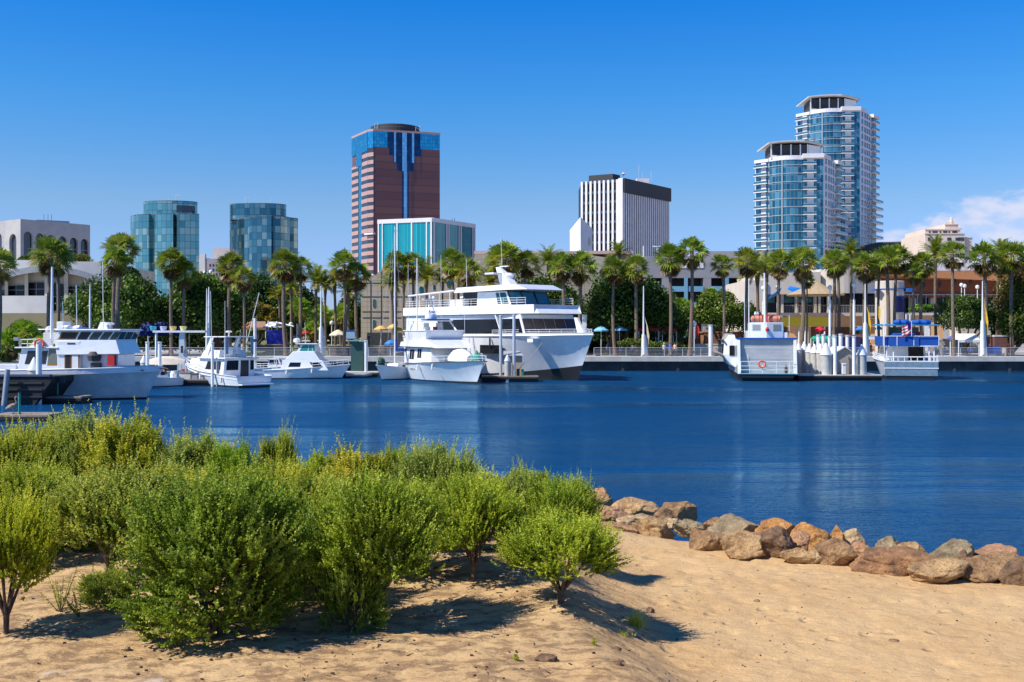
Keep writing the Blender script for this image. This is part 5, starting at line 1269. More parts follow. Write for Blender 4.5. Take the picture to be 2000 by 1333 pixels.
def straw():
    D = 180; r = thing('straw_canopy', 'conical straw roof canopy over the restaurant terrace', 'canopy', (X(1592,D),D,Z(612,D)))
    m = MB(); m.lathe([(4.6,-1.0),(4.7,-.85),(2.0,.35),(.25,1.5)],18,(X(1594,D),D+.5,Z(566,D))); m.build('straw_roof', mat('straw',(.45,.33,.19),.95,col2=(.33,.23,.13),vscale=4,bump=.8,bscale=12), r, world=True)
    for px in (1560,1628): m = MB(); m.tube([(X(px,D),D+.5,Z(612,D)),(X(px,D),D+.5,Z(571,D))],.12,n=8); m.build('post', m_wood, r, world=True)
straw()

# --- brown canopy building with cream cylinder
def canopy_building():
    D = 206; r = bldg('canopy_building', 'brown walled shopping hall with a wide canopy and dark glass front', 1870, D)
    m_b = mat('dark_red_brown', (.22,.075,.04), .85, var=.15, vscale=.2); m_o = mat('terracotta', (.48,.20,.08), .85, var=.1)
    m = MB(); m.box(X(1722,D),X(2100,D),D+6,D+26,Z(580,D),Z(534,D)); m.build('brown_wall', m_b, r, world=True)
    m = MB(); m.add([(X(1722,D),D,Z(530,D)),(X(2100,D),D,Z(527,D)),(X(2100,D),D+12,Z(533,D)),(X(1722,D),D+12,Z(536,D)),(X(1722,D),D,Z(538,D)),(X(2100,D),D,Z(556,D)),(X(2100,D),D+5.9,Z(548,D)),(X(1722,D),D+5.9,Z(541,D))],[(0,1,2,3),(4,7,6,5),(0,4,5,1),(1,5,6,2),(3,7,4,0),(2,6,7,3)]); m.build('canopy_fascia', m_o, r, world=True)
    m = MB(); m.box(X(1770,D),X(2100,D),D+8,D+24,LAND+6,Z(580,D)-.003); m.build('glazing', m_dark, r, world=True)
    m = MB(); m.box(X(1776,D),X(1985,D),D+5.6,D+5.9,Z(575,D),Z(572.5,D))
    for px in range(1780,1985,17): m.box(X(px,D)-.06,X(px,D)+.06,D+5.6,D+5.9,Z(612,D),Z(575,D))
    m.build('glazing_frame', m_grey, r, world=True)
    for px in (1805,1843,1922): m = MB(); m.box(X(px,D),X(px+9,D),D+6.4,D+7.6,LAND+6,Z(578,D)); m.build('stone_pier', m_conc, r, world=True)
    for px in (1817,1848,1878,1909,1939): 
        m = MB(); m.lathe([(.15,0),(.35,.3),(.35,.9),(.1,1.2)],8,(X(px,D),D+3,Z(562 if px < 1860 else 556,D))); m.tube([(X(px,D),D+3,Z(562,D)+1),(X(px,D),D+3,Z(540,D))],.05,n=4); m.build('hanging_lantern', m_dgrey, r, world=True)
    m = MB(); m.box(X(1776,D),X(2100,D),D-14,D+8,LAND,LAND+5.2); m.build('terrace', m_conc, r, world=True)
canopy_building()
def cylinder_tower():
    D = 176; r = bldg('cream_cylinder', 'round cream tower with a blue band and poster window before the brown hall', 1750, D)
    m_c = MATS['cream_render']; c = (X(1750,D),D+3); R0 = 27.5*D/F
    m = MB(); m.lathe([(R0,LAND),(R0,Z(549,D)),(R0-.1,Z(548,D))],40,(c[0],c[1],0)); m.build('wall', m_c, r, world=True)
    m = MB(); m.box(X(1712,D),X(1725,D),c[1]-R0*.9,c[1],Z(567,D),Z(564,D)); m.lathe([(R0+.12,Z(564.5,D)),(R0+.12,Z(563.2,D))],40,(c[0],c[1],0)); m.box(X(1776,D),X(1792,D),c[1]-R0*.9,c[1],Z(569,D),Z(563,D)); m.build('blue_band', mat('band_blue',(.01,.14,.50),.5), r, world=True)
    def arcp(name, a0, a1, z0, z1, mt):
        q = [(c[0]+(R0+.05)*math.cos(a), c[1]+(R0+.05)*math.sin(a)) for a in np.linspace(a0,a1,8)]; return curtain(name, q, z0, z1, mt, r)
    arcp('poster_window', -1.50, -.55, Z(610,D), Z(579,D), m_navy); arcp('poster_header', -1.50, -.55, Z(585,D)+.0, Z(577.5,D), MATS['band_blue'])
    m = MB(); m.box(X(1778,D),X(1852,D),D+2,D+9,LAND,Z(616,D)); m.build('orange_wing', MATS['orange_render'], r, world=True)
    m = MB(); m.box(X(1776,D),X(1840,D),D+1.6,D+9,Z(616,D)+.003,Z(611,D)); m.build('wing_coping', m_conc, r, world=True)
    m = MB(); m.box(X(1807,D),X(1825,D),D+1.9,D+1.997,LAND,Z(634,D)); m.build('white_door', m_white, r, world=True)
cylinder_tower()
# small buildings in the gap (ferry side)
def yellow_shade():
    D = 168; r = thing('shade_canopy', 'long olive yellow fabric canopy with white posts by the ferry', 'canopy', (X(1575,D),D,LAND))
    m = MB(); m.box(X(1524,D),X(1619,D),D,D+5,Z(637,D),Z(620,D)); m.build('fabric_roof', mat('olive_fabric',(.30,.24,.01),.8,var=.1), r, world=True)
    for px in (1530,1562,1574,1612): m = MB(); m.tube([(X(px,D),D+.4,LAND),(X(px,D),D+.4,Z(637,D)-.003)],.14,n=8); m.build('post', m_white, r, world=True)
yellow_shade()
# ------------------------------------------------------------------ boats
def lerp(a, b, t): return a+(b-a)*t
class Hull:
    def __init__(s, r, L, B, zs, zb, rake=1., t0=.45, p=2.2, tw=.25, pw=1.6, stern=.88, flare=.86, boot=.14, bootb=None, drop=.35, n=22, m=None, mb_=None, stripe=None, sheer=1.6, deckm=None):
        s.L, s.B, s.zs, s.zb, s.t0, s.p, s.stern, s.sheer, s.rake, s.drop = L, B, zs, zb, t0, p, stern, sheer, rake, drop
        bootb = boot if bootb is None else bootb; top, bot, dk = [], [], []; rl = []
        for i in range(n+1):
            t = i/n; t = 1-(1-t)**1.35; bd = s.half(t); zd = s.z(t)
            bw = B/2*flare*lerp(stern,1,min(1,t/.4))*(1-(max(0,(t-tw)/(1-tw)))**pw)
            zt = lerp(boot, bootb, t**3); Lw = L-rake
            def P(y, z): return (t*(Lw+rake*min(1,max(0,z)/zb)) if z > 0 else t*Lw, y, z)
            ym = lerp(bw, bd, .38 if t > .5 else .5)
            col = [(bd,zd),(lerp(ym,bd,.62),lerp(zt,zd,.78)),(ym,lerp(zt,zd,.45)),(lerp(bw,ym,.35),lerp(zt,zd,.15)),(bw,zt)]
            top.append(([P(-y,z) for y,z in col], [P(y,z) for y,z in col]))
            bot.append([P(-bw,zt),P(-bw*.96,-.2),P(-bw*.5,-.55),P(0,-.7),P(bw*.5,-.55),P(bw*.96,-.2),P(bw,zt)])
            dk.append([P(-bd+.02*(bd>.1),zd-drop),P(bd-.02*(bd>.1),zd-drop)]); rl.append((P(-bd-.03,zd), P(bd+.03,zd)))
        m = m or m_hull; h = MB()
        h.loft([a for a, b in top], cap=False, closed=False); h.loft([b[::-1] for a, b in top], cap=False, closed=False)
        a, b = top[0]; h.add(a+b[::-1], [tuple(range(len(a)*2))])
        s.obj = h.build('hull', m, r, smooth=True)
        k = MB(); k.loft(bot, cap=False, closed=False); k.add(bot[0], [tuple(range(6,-1,-1))]); k.build('hull_bottom', mb_ or m_black, r, smooth=True)
        k = MB(); k.loft(dk, cap=False, closed=False); k.build('deck', deckm or m_white, r)
        k = MB(); k.tube([a for a, b in rl]+[b for a, b in rl][::-1], max(.035, B*.009), n=6); k.build('rub_rail', stripe or m_white, r, smooth=True)
    def half(s, t): return s.B/2*lerp(s.stern,1,min(1,t/.4))*(1-(max(0,(t-s.t0)/(1-s.t0)))**s.p)+.01
    def z(s, t): return s.zs+(s.zb-s.zs)*t**s.sheer
    def x(s, t): return t*(s.L-s.rake+s.rake*s.z(t)/s.zb)
    def rail(s, r, t0, t1, h=.75, n=12, inset=.06, bars=2, m=None, both=True, close=True):
        for sg in ((-1,1) if both else (-1,)):
            k = MB(); ps = []
            for i in range(n+1):
                t = lerp(t0,t1,i/n); q = (s.x(t), sg*max(0,(s.half(t)-inset)), s.z(t)); ps.append(q)
                if i % 2 == 0: k.tube([q,(q[0],q[1],q[2]+h)], .022, n=4)
            for j in range(1, bars+1): k.tube([(x,y,z+h*j/bars) for x,y,z in ps], .024, n=4)
            k.build('rail', m or m_rail, r)
def fenders(r, H, ts, side=-1, n=.6, m=None):
    for t in ts:
        x, y, z = H.x(t), side*(H.half(t)+.10), H.z(t); k = MB(); k.lathe([(.03,-.02),(.10,-.10),(.10,-n+.05),(.03,-n)],10,(x,y,z-.15)); k.tube([(x,y,z-.16),(x,y-side*.1,z+.02)],.012,n=4); k.build('fender', m or m_white, r, smooth=True)
def cabin(r, name, x0, x1, hw, z0, z1, fs=0., bs=0., ins=0., m=None, hw1=None, bevel=.04):
    # tapered deckhouse; fs/bs: how far the top of the front/back leans inwards; hw1: half width at the front
    h1 = hw if hw1 is None else hw1
    b = [(x0,-hw,z0),(x1,-h1,z0),(x1,h1,z0),(x0,hw,z0)]; t = [(x0+bs,-hw+ins,z1),(x1-fs,-h1+ins,z1),(x1-fs,h1-ins,z1),(x0+bs,hw-ins,z1)]
    k = MB(); k.hexa(b+t); o = k.build(name, m or m_hull, r, bevel=bevel)
    return dict(o=o, S=(b[0],b[1],t[1],t[0]), P=(b[2],b[3],t[3],t[2]), F=(b[1],b[2],t[2],t[1]), B=(b[3],b[0],t[0],t[3]))
def wins(cb, r, face, us, v0, v1, m=None, sk=0., name='window', off=.02):
    for u0, u1 in us:
        k = MB(); k.panel(cb[face], u0, u1, v0, v1, off=off, sk=sk); k.build(name, m or m_boatglass, r)
def both(cb, r, us, v0, v1, **kw):
    wins(cb, r, 'S', us, v0, v1, **kw); kw['sk'] = -kw.get('sk', 0); wins(cb, r, 'P', [(1-b,1-a) for a, b in us], v0, v1, **kw)
def slab(r, name, x0, x1, hw, z, th, m=None, hw1=None, zf=None):
    h1 = hw if hw1 is None else hw1; zf = z if zf is None else zf; k = MB()
    k.hexa([(x0,-hw,z),(x1,-h1,zf),(x1,h1,zf),(x0,hw,z),(x0,-hw,z+th),(x1,-h1,zf+th),(x1,h1,zf+th),(x0,hw,z+th)]); return k.build(name, m or m_hull, r, bevel=min(.05,th*.4))
def pole(r, name, p, q, rad, m=None, n=6, r2=None):
    k = MB(); k.tube([p,q], [rad, rad if r2 is None else r2], n=n); return k.build(name, m or m_rail, r)
def radome(r, x, y, z, s=.3):
    k = MB(); k.lathe([(.07,0),(.07,s*1.2)],8,(x,y,z)); o = k.build('radar_post', m_white, r)
    k = MB(); k.lathe([(s*.8,0),(s,s*.12),(s,s*.38),(s*.75,s*.5),(s*.2,s*.56)],18,(x,y,z+s*1.2)); k.build('radome', m_white, o, smooth=True)
def buoy_ring(r, c, R0=.36, axis='y', m=None):
    k = MB(); k.torus(c, R0, R0*.24, axis); return k.build('life_ring', m or m_orange, r, smooth=True)
def boat(name, label, cat, x, y, ang, group='boats moored in the harbour'): return thing(name, label, cat, (x,y,0), ang, group)
def head(vx, vy): return math.atan2(vy, vx)

# --- three deck party yacht
def big_yacht():
    hx, hy = .64, -.77; r = boat('party_yacht', 'largest yacht, three white decks with dark windows, bow towards the camera', 'yacht', -9.9, 134.4, head(hx,hy))
    H = Hull(r, 28.5, 8.6, 4.55, 4.75, rake=2.4, t0=.62, p=2.6, tw=.35, pw=1.9, stern=.95, flare=.93, boot=.25, bootb=1.6, drop=.1, n=30, m=m_hullgrey if False else m_hull)
    # bulwark and bow rail
    k = MB()
    for sg in (-1,1):
        pts = [(H.x(t), sg*H.half(t), H.z(t)) for t in np.linspace(.66,1,14)]
        k.loft([[(x,y,z-.01),(x*1.0+.02,y*1.02,z+.28),(x-.05,y*.94,z+.28),(x-.07,y*.92,z-.01)] for x,y,z in pts], cap=True)
    k.build('bulwark', m_hull, r); H.rail(r, .60, .985, h=.62, n=20, inset=.2, bars=3)
    c1 = cabin(r, 'main_deck_house', .5, 22.4, 4.08, 4.57, 6.95, fs=1.0, ins=.05, hw1=3.85, bevel=.08)
    k = MB(); k.panel(c1['S'], .30, .985, .13, .80, off=.025, sk=-.0); k.build('side_window', m_dark, r)
    k = MB(); k.panel(c1['P'], .10, .66, .13, .80, off=.025); k.build('side_window', m_dark, r)
    for i in range(5):
        k = MB(); k.panel(c1['F'], .01+i*.197, .199+i*.197, .18, .80, off=.03); k.build('front_window', mat('brown_tinted_glass',(.055,.035,.03),.1,spec=.7), r)
    k = MB(); k.hexa([(18.6,-4.2,4.9),(18.75,-4.2,4.9),(18.75,-3.9,4.9),(18.6,-3.9,4.9),(17.6,-4.2,6.9),(17.75,-4.2,6.9),(17.75,-3.9,6.9),(17.6,-3.9,6.9)]); k.build('brace', m_white, r)
    # fascia band of the upper deck
    k = MB(); n = 18; rings = []
    for i in range(n+1):
        s = i/n; x = .2+22.9*s; hw = 4.3*(1-max(0,(s-.72)/.28)**2.4*.22); rings.append([(x,-hw,6.98),(x,hw,6.98),(x-.1,hw*.975,7.95),(x-.1,-hw*.975,7.95)])
    x, hw = 23.1, 3.35; rings.append([(x+.5,-hw*.9,7.0),(x+.5,hw*.9,7.0),(x-.45,hw*.88,7.9),(x-.45,-hw*.88,7.9)]); k.loft(rings); k.build('upper_deck', m_hull, r, bevel=.05)
    for sg in (-1,1):
        k = MB(); ps = [(x_, sg*(4.1-(.7 if x_ > 20 else 0)), 7.95) for x_ in np.linspace(.6,21.8,16)]
        for q in ps: k.tube([q,(q[0],q[1],q[2]+.75)],.03,n=4)
        for j in (.25,.5,.75): k.tube([(a,b,c+j) for a,b,c in ps],.025,n=4)
        k.build('upper_rail', m_rail, r)
    c2 = cabin(r, 'bridge', 12.8, 18.9, 2.9, 7.96, 9.5, fs=.9, ins=.1, bevel=.05)
    both(c2, r, [(.62,.72),(.75,.94)], .1, .9, m=m_teal)
    fr = MB(); fr.panel(c2['F'], .0, 1, .0, 1.0, off=.012); fr.build('window_frame', m_black, r)
    for i in range(3):
        k = MB(); k.panel(c2['F'], .03+i*.33, .31+i*.33, .12, .95, off=.035); k.build('bridge_window', mat('blue_bridge_glass',(.01,.16,.27),.06,spec=.8), r)
    k = MB(); k.box(9.5,12.79,-2.3,2.3,7.96,9.5); k.build('aft_lounge', m_dark, r)
    k = MB(); k.box(8.2,10.6,-3.2,-2.31,7.97,8.75); k.build('locker', m_lightstone, r); k = MB(); k.box(8.2,9.4,2.35,3.1,7.97,8.75); k.build('locker', m_lightstone, r)
    k = MB(); rings = []
    for x, hw, z in ((9.2,3.5,9.5),(15,3.6,9.55),(19.2,3.4,9.6),(21.2,2.6,9.62)):
        rings.append([(x,-hw,z),(x,hw,z),(x-(.9 if x > 20 else 0),hw-.5,z+(.62 if x < 20 else .25)),(x-(.9 if x > 20 else 0),-hw+.5,z+(.62 if x < 20 else .25))])
    k.loft(rings); k.build('bridge_roof', m_hull, r, bevel=.06)
    k = MB()
    for sg in (-1,1):
        k.tube([(0.8,sg*3.9,9.35),(9.3,sg*3.45,9.75)],.11,n=6)
        for x in (1,3,5,7,9): k.tube([(x,sg*3.85,7.97),(x,sg*3.8,9.35+x*.045)],.05,n=5)
    k.build('awning_frame', m_rail, r)
    k = MB(); k.hexa([(14.2,-.6,10.1),(16.2,-.6,10.1),(16.2,.6,10.1),(14.2,.6,10.1),(12.9,-.25,12.4),(13.5,-.25,12.4),(13.5,.25,12.4),(12.9,.25,12.4)])
    k.box(12.6,14.2,-1.6,1.6,11.55,11.72); k.lathe([(.5,0),(.6,.3),(.3,.6)],12,(14.6,0.3,11.1)); k.box(13.4,14.9,-.1,.1,12.4,12.5); o = k.build('radar_mast', m_hull, r)
    pole(r, 'antenna', (12,1.5,10.1), (11.7,1.5,16), .025); pole(r, 'antenna', (9.8,-2,10.0), (9.7,-2,13.5), .025)
    # dark lower side opening, anchor, mooring fairlead
    q0, q1 = .53, .66
    k = MB(); k.box(H.x(q0),H.x(q1),-4.22,-4.05,2.75,3.65); k.build('side_door', m_dark, r)
    k = MB(); k.box(H.x(.80),H.x(.80)+.9,-4.0,-3.2,4.0,4.35); k.build('fairlead', m_white, r)
    k = MB(); k.hexa([(24.5,1.6,4.7),(25.6,1.6,4.7),(25.6,1.9,4.7),(24.5,1.9,4.7),(23.9,1.6,6.6),(24.3,1.6,6.6),(24.3,1.9,6.6),(23.9,1.9,6.6)]); k.build('davit', m_white, r)
    k = MB(); k.box(-.3,.49,-3.6,3.6,4.56,6.9); k.build('stern_glazing', m_teal, r)
    fenders(r, H, (.25,.42,.60), n=1.2, m=m_black)
    return r
big_yacht()

# --- white motor yacht in front of it
def motor_yacht():
    r = boat('motor_yacht', 'white flybridge yacht with a black stripe, moored in front of the largest yacht', 'yacht', -10.7, 122.0, head(.42,-.91))
    H = Hull(r, 19.2, 5.5, 1.35, 2.25, rake=1.9, t0=.5, p=2.3, tw=.3, pw=1.7, stern=.9, flare=.84, boot=.12, bootb=.25, drop=.15, stripe=m_dgrey, sheer=.7)
    H.rail(r, .5, .99, h=.6, n=16, bars=2)
    c = cabin(r, 'main_house', 2.2, 10.6, 2.15, 1.75, 3.45, fs=.5, ins=.15, bevel=.06)
    both(c, r, [(.20,.27),(.285,.37)], .25, .85, m=m_dark, sk=.02); both(c, r, [(.50,.56),(.575,.64)], .35, .9, m=m_dark, sk=.02)
    k = MB(); k.panel(c['F'], .06, .94, .1, .9, off=.05); k.build('windscreen_cover', m_white, r)
    k = MB(); rings = []
    for x, hw, z0, z1 in ((1.2,2.3,3.5,4.0),(8.8,2.4,3.5,4.35),(11.6,2.2,3.45,3.75),(12.0,1.9,3.42,3.55)): rings.append([(x,-hw,z0),(x,hw,z0),(x-.2,hw-.2,z1),(x-.2,-hw+.2,z1)])
    k.loft(rings); k.build('brow', m_hull, r, bevel=.04)
    k = MB(); k.box(1.3,11.2,-2.42,2.42,3.44,3.5); k.build('brow_stripe', m_dgrey, r)
    f = cabin(r, 'flybridge', 2.4, 8.6, 2.0, 4.2, 5.15, fs=-.5, bs=-.2, ins=-.12, bevel=.05); k = MB(); k.panel(f['F'], .05, .95, .0, .12, off=.03); k.build('black_trim', m_dgrey, r)
    k = MB(); k.box(2.0,8.9,-2.2,2.2,5.16,5.26); k.build('flybridge_rim', m_white, r, bevel=.03)
    for sg in (-1,1):
        pole(r, 'arch_leg', (7.4,sg*1.9,5.2), (6.3,sg*1.6,6.2), .09); pole(r, 'arch_leg', (3.4,sg*1.9,5.2), (3.8,sg*1.6,6.2), .09)
    slab(r, 'hardtop', 3.4, 6.9, 1.75, 6.2, .12, m_white); slab(r, 'blue_canopy', 5.2, 7.1, 1.3, 6.33, .12, m_blue)
    for x, y in ((5.2,-.7),(5.2,.7)): 
        k = MB(); k.box(x,x+.5,y-.3,y+.3,5.27,5.6); k.box(x,x+.12,y-.3,y+.3,5.6,6.05); k.build('helm_seat', m_white, r, bevel=.03)
    k = MB(); k.box(6.2,6.5,-.3,.1,5.27,5.62); k.build('red_cushion', m_red, r)
    k = MB(); k.lathe([(.62,0),(.66,.25),(.62,.5),(.5,.55)],18,(4.8,0,6.46)); k.lathe([(.55,0),(.55,.25),(.4,.35)],18,(4.7,0,7.05)); k.build('radome_stack', m_hull, r, smooth=True)
    k = MB()
    for sg in (-1,1): k.tube([(4.2,sg*.55,7.35),(4.5,sg*.1,8.6)],.05,n=5); k.tube([(5.3,sg*.5,7.1),(4.6,sg*.1,8.5)],.05,n=5)
    k.box(4.1,4.9,-.8,.8,8.55,8.62); k.lathe([(.1,0),(.22,.1),(.1,.3)],8,(4.5,.4,8.62)); k.tube([(4.5,0,8.6),(4.5,0,9.3)],.03,n=4); k.build('mast', m_rail, r)
    for x, y, h in ((3,-1.9,12.5),(3,1.9,13.5),(9.5,2.0,8.6)): pole(r, 'antenna', (x,y,5.2 if x < 9 else 4), (x-.15,y,h), .022)
    # tender under white covers on the foredeck
    k = MB(); rings = []
    for i in range(11):
        s = i/10; x = 11.2+4.6*s; w = .95*math.sin(math.pi*min(1,.18+s*.75))**.6; zt = 2.5+.62*math.sin(math.pi*(.12+.8*s))+(.12 if i % 2 else 0)
        rings.append([(x,-w,2.15),(x,-w*1.05,2.5),(x,-w*.6,zt),(x,0,zt+.18),(x,w*.6,zt),(x,w*1.05,2.5),(x,w,2.15)])
    k.loft(rings); k.build('tender_cover', mat('white_canvas',(.72,.71,.68),.9,var=.15,vscale=3,bump=.6,bscale=3), r, smooth=True)
    k = MB(); k.lathe([(.62,0),(.55,.25),(.25,.5),(.08,.95)],10,(16.4,.4,2.3)); k.build('green_cover', mat('green_canvas',(.03,.28,.20),.85,var=.2), r)
    for i in range(3): k = MB(); k.box(H.x(.30)+i*.5,H.x(.30)+i*.5+.18,-2.62,-2.5,1.12,1.24); k.build('porthole', m_dark, r)
    fenders(r, H, (.2,.45,.65))
motor_yacht()

# --- fishing boat on the left
def fishing_boat():
    D = 80.6; s = D/F; ox = X(142,D); r = boat('fishing_boat', 'long white fishing boat with a wheelhouse and rusty bow at the far left', 'boat', ox, D+2.6, head(1,-.03))
    P = lambda px, py: ((px-150)*s, (783-py)*s)
    x = lambda px: (px-150)*s*1.0
    z = lambda py: 5-(py-650)*s
    x0 = x(-95); rr_ = thing  # stern beyond the left edge
    hb = bpy.data.objects.new('hull_body', None)
    L = x(305)-x0
    k = Hull.__new__(Hull)
    H = Hull(r, L, 5.6, 2.2, 2.48, rake=1.25, t0=.55, p=2.4, tw=.35, pw=1.7, stern=.92, flare=.86, boot=.10, bootb=.12, drop=.0, m=m_hullgrey, deckm=m_grey)
    for ch in list(r.children): ch.location.x = x0
    bw = MB()
    for sg in (-1,1):
        pts = [(x0+H.x(t), sg*H.half(t), H.z(t)) for t in np.linspace(0,1,26)]
        bw.loft([[(a,b+sg*.02,c-.40),(a+.02,b+sg*.05,c+.02),(a-.03,b*.97,c+.02),(a-.03,b*.97,c-.40)] for a,b,c in pts])
    bw.build('white_bulwark', m_hull, r)
    hw = 2.0
    a = cabin(r, 'aft_house', x(33), x(115), hw, 2.0, z(680), bs=.35, ins=.08); both(a, r, [(.16,.40)], .36, .88, sk=.03)
    both(a, r, [(.46,.69)], .36, .88, sk=.04); both(a, r, [(.745,.985)], .36, .90, sk=.02, m=mat('curtained_glass',(.16,.18,.14),.2)); wins(a, r, 'S', [(.735,1.0)], .30, .95, m=m_teak, name='wood_frame', off=.012, sk=.02)
    slab(r, 'aft_roof', x(30), x(117), hw+.12, z(681), .10, m_white)
    b = cabin(r, 'mid_house', x(114), x(160), hw, 2.0, z(667)+.02, ins=.0); 
    k = MB(); k.panel(b['S'], .32, 1.0, .0, .60, off=.012); k.build('door_frame', m_teak, r)
    k = MB(); k.panel(b['S'], .36, .58, .0, .56, off=.03); k.build('open_doorway', m_black, r)
    k = MB(); k.panel(b['S'], .66, .92, .0, .55, off=.04); k.build('door', m_hull, r)
    c = cabin(r, 'fore_house', x(160)+.003, x(232), hw-.3, 2.0, z(693), ins=0)
    k = MB(); k.box(x(181),x(200),-hw-.05,-hw+.28,2.02,2.75); k.lathe([(.42,0),(.5,.4),(.3,.7)],12,(x(187),-hw+.1,2.9)); k.build('winch', m_dgrey, r)
    k = MB(); k.box(x(215),x(229),-hw-.1,-hw+.29,2.55,3.35); k.build('red_locker', m_red, r); k = MB(); k.box(x(183),x(196),-hw+.0,-hw+.27,3.0,3.4); k.build('red_cover', m_red, r)
    # visor: slopes outwards to the deck forward
    v = MB(); v.hexa([(x(114),-hw-.1,z(694)),(x(241),-hw-.15,z(692.5)),(x(241),hw+.15,z(692.5)),(x(114),hw+.1,z(694)),(x(108),-hw+.05,z(664.5)),(x(231),-hw+.05,z(664.5)),(x(231),hw-.05,z(664.5)),(x(108),hw-.05,z(664.5))]); v.build('upper_house', m_hull, r, bevel=.04)
    k = MB(); k.panel(((x(114),-hw-.1,z(694)),(x(241),-hw-.15,z(692.5)),(x(231),-hw+.05,z(664.5)),(x(108),-hw+.05,z(664.5))), .20, .33, .70, .80, off=.02); k.build('vent_slot', m_black, r)
    w = cabin(r, 'wheelhouse', x(107), x(232), hw-.05, z(665)+.005, z(647), fs=-.35, bs=.3, ins=.02)
    both(w, r, [(.06,.34)], .10, .92, m=m_teak, name='wood_frame', off=.012); both(w, r, [(.085,.325)], .18, .84, m=m_dark, off=.03)
    both(w, r, [(.36,.52)], .08, .9, m=m_dark, sk=.015); both(w, r, [(.545,.69)], .08, .9, sk=.03); both(w, r, [(.715,.85)], .08, .9, sk=.03); both(w, r, [(.875,.985)], .08, .9, sk=.03)
    wins(w, r, 'F', [(.04,.3),(.35,.65),(.7,.96)], .1, .9)
    slab(r, 'wheelhouse_roof', x(112), x(242), hw+.15, z(646.8), .14, m_white)
    k = MB(); k.box(x(96),x(112),-.6,.6,z(643),z(628)); k.build('equipment_box', m_white, r, bevel=.05)
    k = MB(); k.tube([(x(112),-.9,z(640)),(x(147),-.9,z(640))],.17,n=12); k.build('canister', m_white, r, smooth=True)
    k = MB(); k.lathe([(.45,0),(.5,.1),(.2,.22)],10,(x(152),-.8,z(645)+.02)); k.build('blue_tarp', m_blue, r)
    k = MB(); k.hexa([(x(177),-.5,z(645)),(x(200),-.5,z(645)),(x(200),.5,z(645)),(x(177),.5,z(645)),(x(183),-.45,z(629)),(x(194),-.45,z(629)),(x(194),.45,z(629)),(x(183),.45,z(629))]); k.build('radar_pedestal', m_white, r, bevel=.03); radome(r, x(200), -.2, z(645), .33)
    k = MB(); k.hexa([(x(55),-hw,z(681)),(x(106),-hw,z(681)),(x(106),-hw+.15,z(681)),(x(55),-hw+.15,z(681)),(x(72),-hw,z(662)),(x(100),-hw,z(662)),(x(100),-hw+.15,z(662)),(x(72),-hw+.15,z(662))]); k.build('side_plate', m_white, r)
    k = MB(); k.box(x(70),x(98),-.7,.7,z(662)-.4,z(650)); k.lathe([(.3,0),(.3,.35),(.1,.5)],8,(x(78),-.3,z(650))); k.build('flybridge_console', m_lightstone, r, bevel=.06)
    buoy_ring(r, (x(80),-hw-.12,z(672)), .33)
    k = MB()
    for px in (42,55,68): k.tube([(x(px),-hw,z(681)),(x(px),-hw,z(663))],.03,n=4)
    k.tube([(x(42),-hw,z(664)),(x(72),-hw,z(663))],.03,n=4); k.tube([(x(42),-hw,z(672)),(x(68),-hw,z(672))],.025,n=4); k.build('aft_rail', m_rail, r)
    pole(r, 'mast', (x(98),-1.6,z(681)), (x(99.5),-1.6,z(520)), .13, m_rail, 10, .07)
    pole(r, 'boom', (x(72),-1.6,z(644)), (x(112),-1.6,z(643.5)), .05)
    for px, y1, yy in ((117,588,-1.2),(148,556,-1.5),(194.5,508,-.9),(38,664,-1.9)): pole(r, 'antenna', (x(px),yy,z(680 if px < 60 else 648)), (x(px-1.5),yy,z(y1)), .028)
    k = MB(); k.box(x(28),x(37),-2.1,-1.7,z(666),z(659)); k.build('floodlight', m_grey, r)
    k = MB(); k.tube([(x(302),-.3,2.35),(x(312),-.3,2.3),(x(315),-.2,1.9)],.07,n=6); k.tube([(x(302),.3,2.35),(x(314),.3,2.2)],.07,n=6); k.build('anchor_roller', mat('rusty_steel',(.20,.08,.04),.8,var=.3), r)
    k = MB(); rr = random.Random(4)
    for px, y0, y1 in ((253,724,772),(287,724,745),(270,724,735),(201,724,740)):
        k.box(x(px),x(px)+.05,-H.half((x(px)-x0)/L)-.035*0-.0,-H.half((x(px)-x0)/L)+.0,z(y1),z(y0))
    k2 = MB(); k2.box(x(273),x(277),-H.half(.93)-.3,-H.half(.93)+.1,z(726),z(724)); k2.build('hawse_hole', m_black, r)
    slab(r, 'aft_wall', x(-60), x(33), hw, 2.0, .65, m_hull)
    pole(r, 'white_post', (x(-5),-2.3,2.2), (x(-5),-2.3,2.9), .06)
fishing_boat()

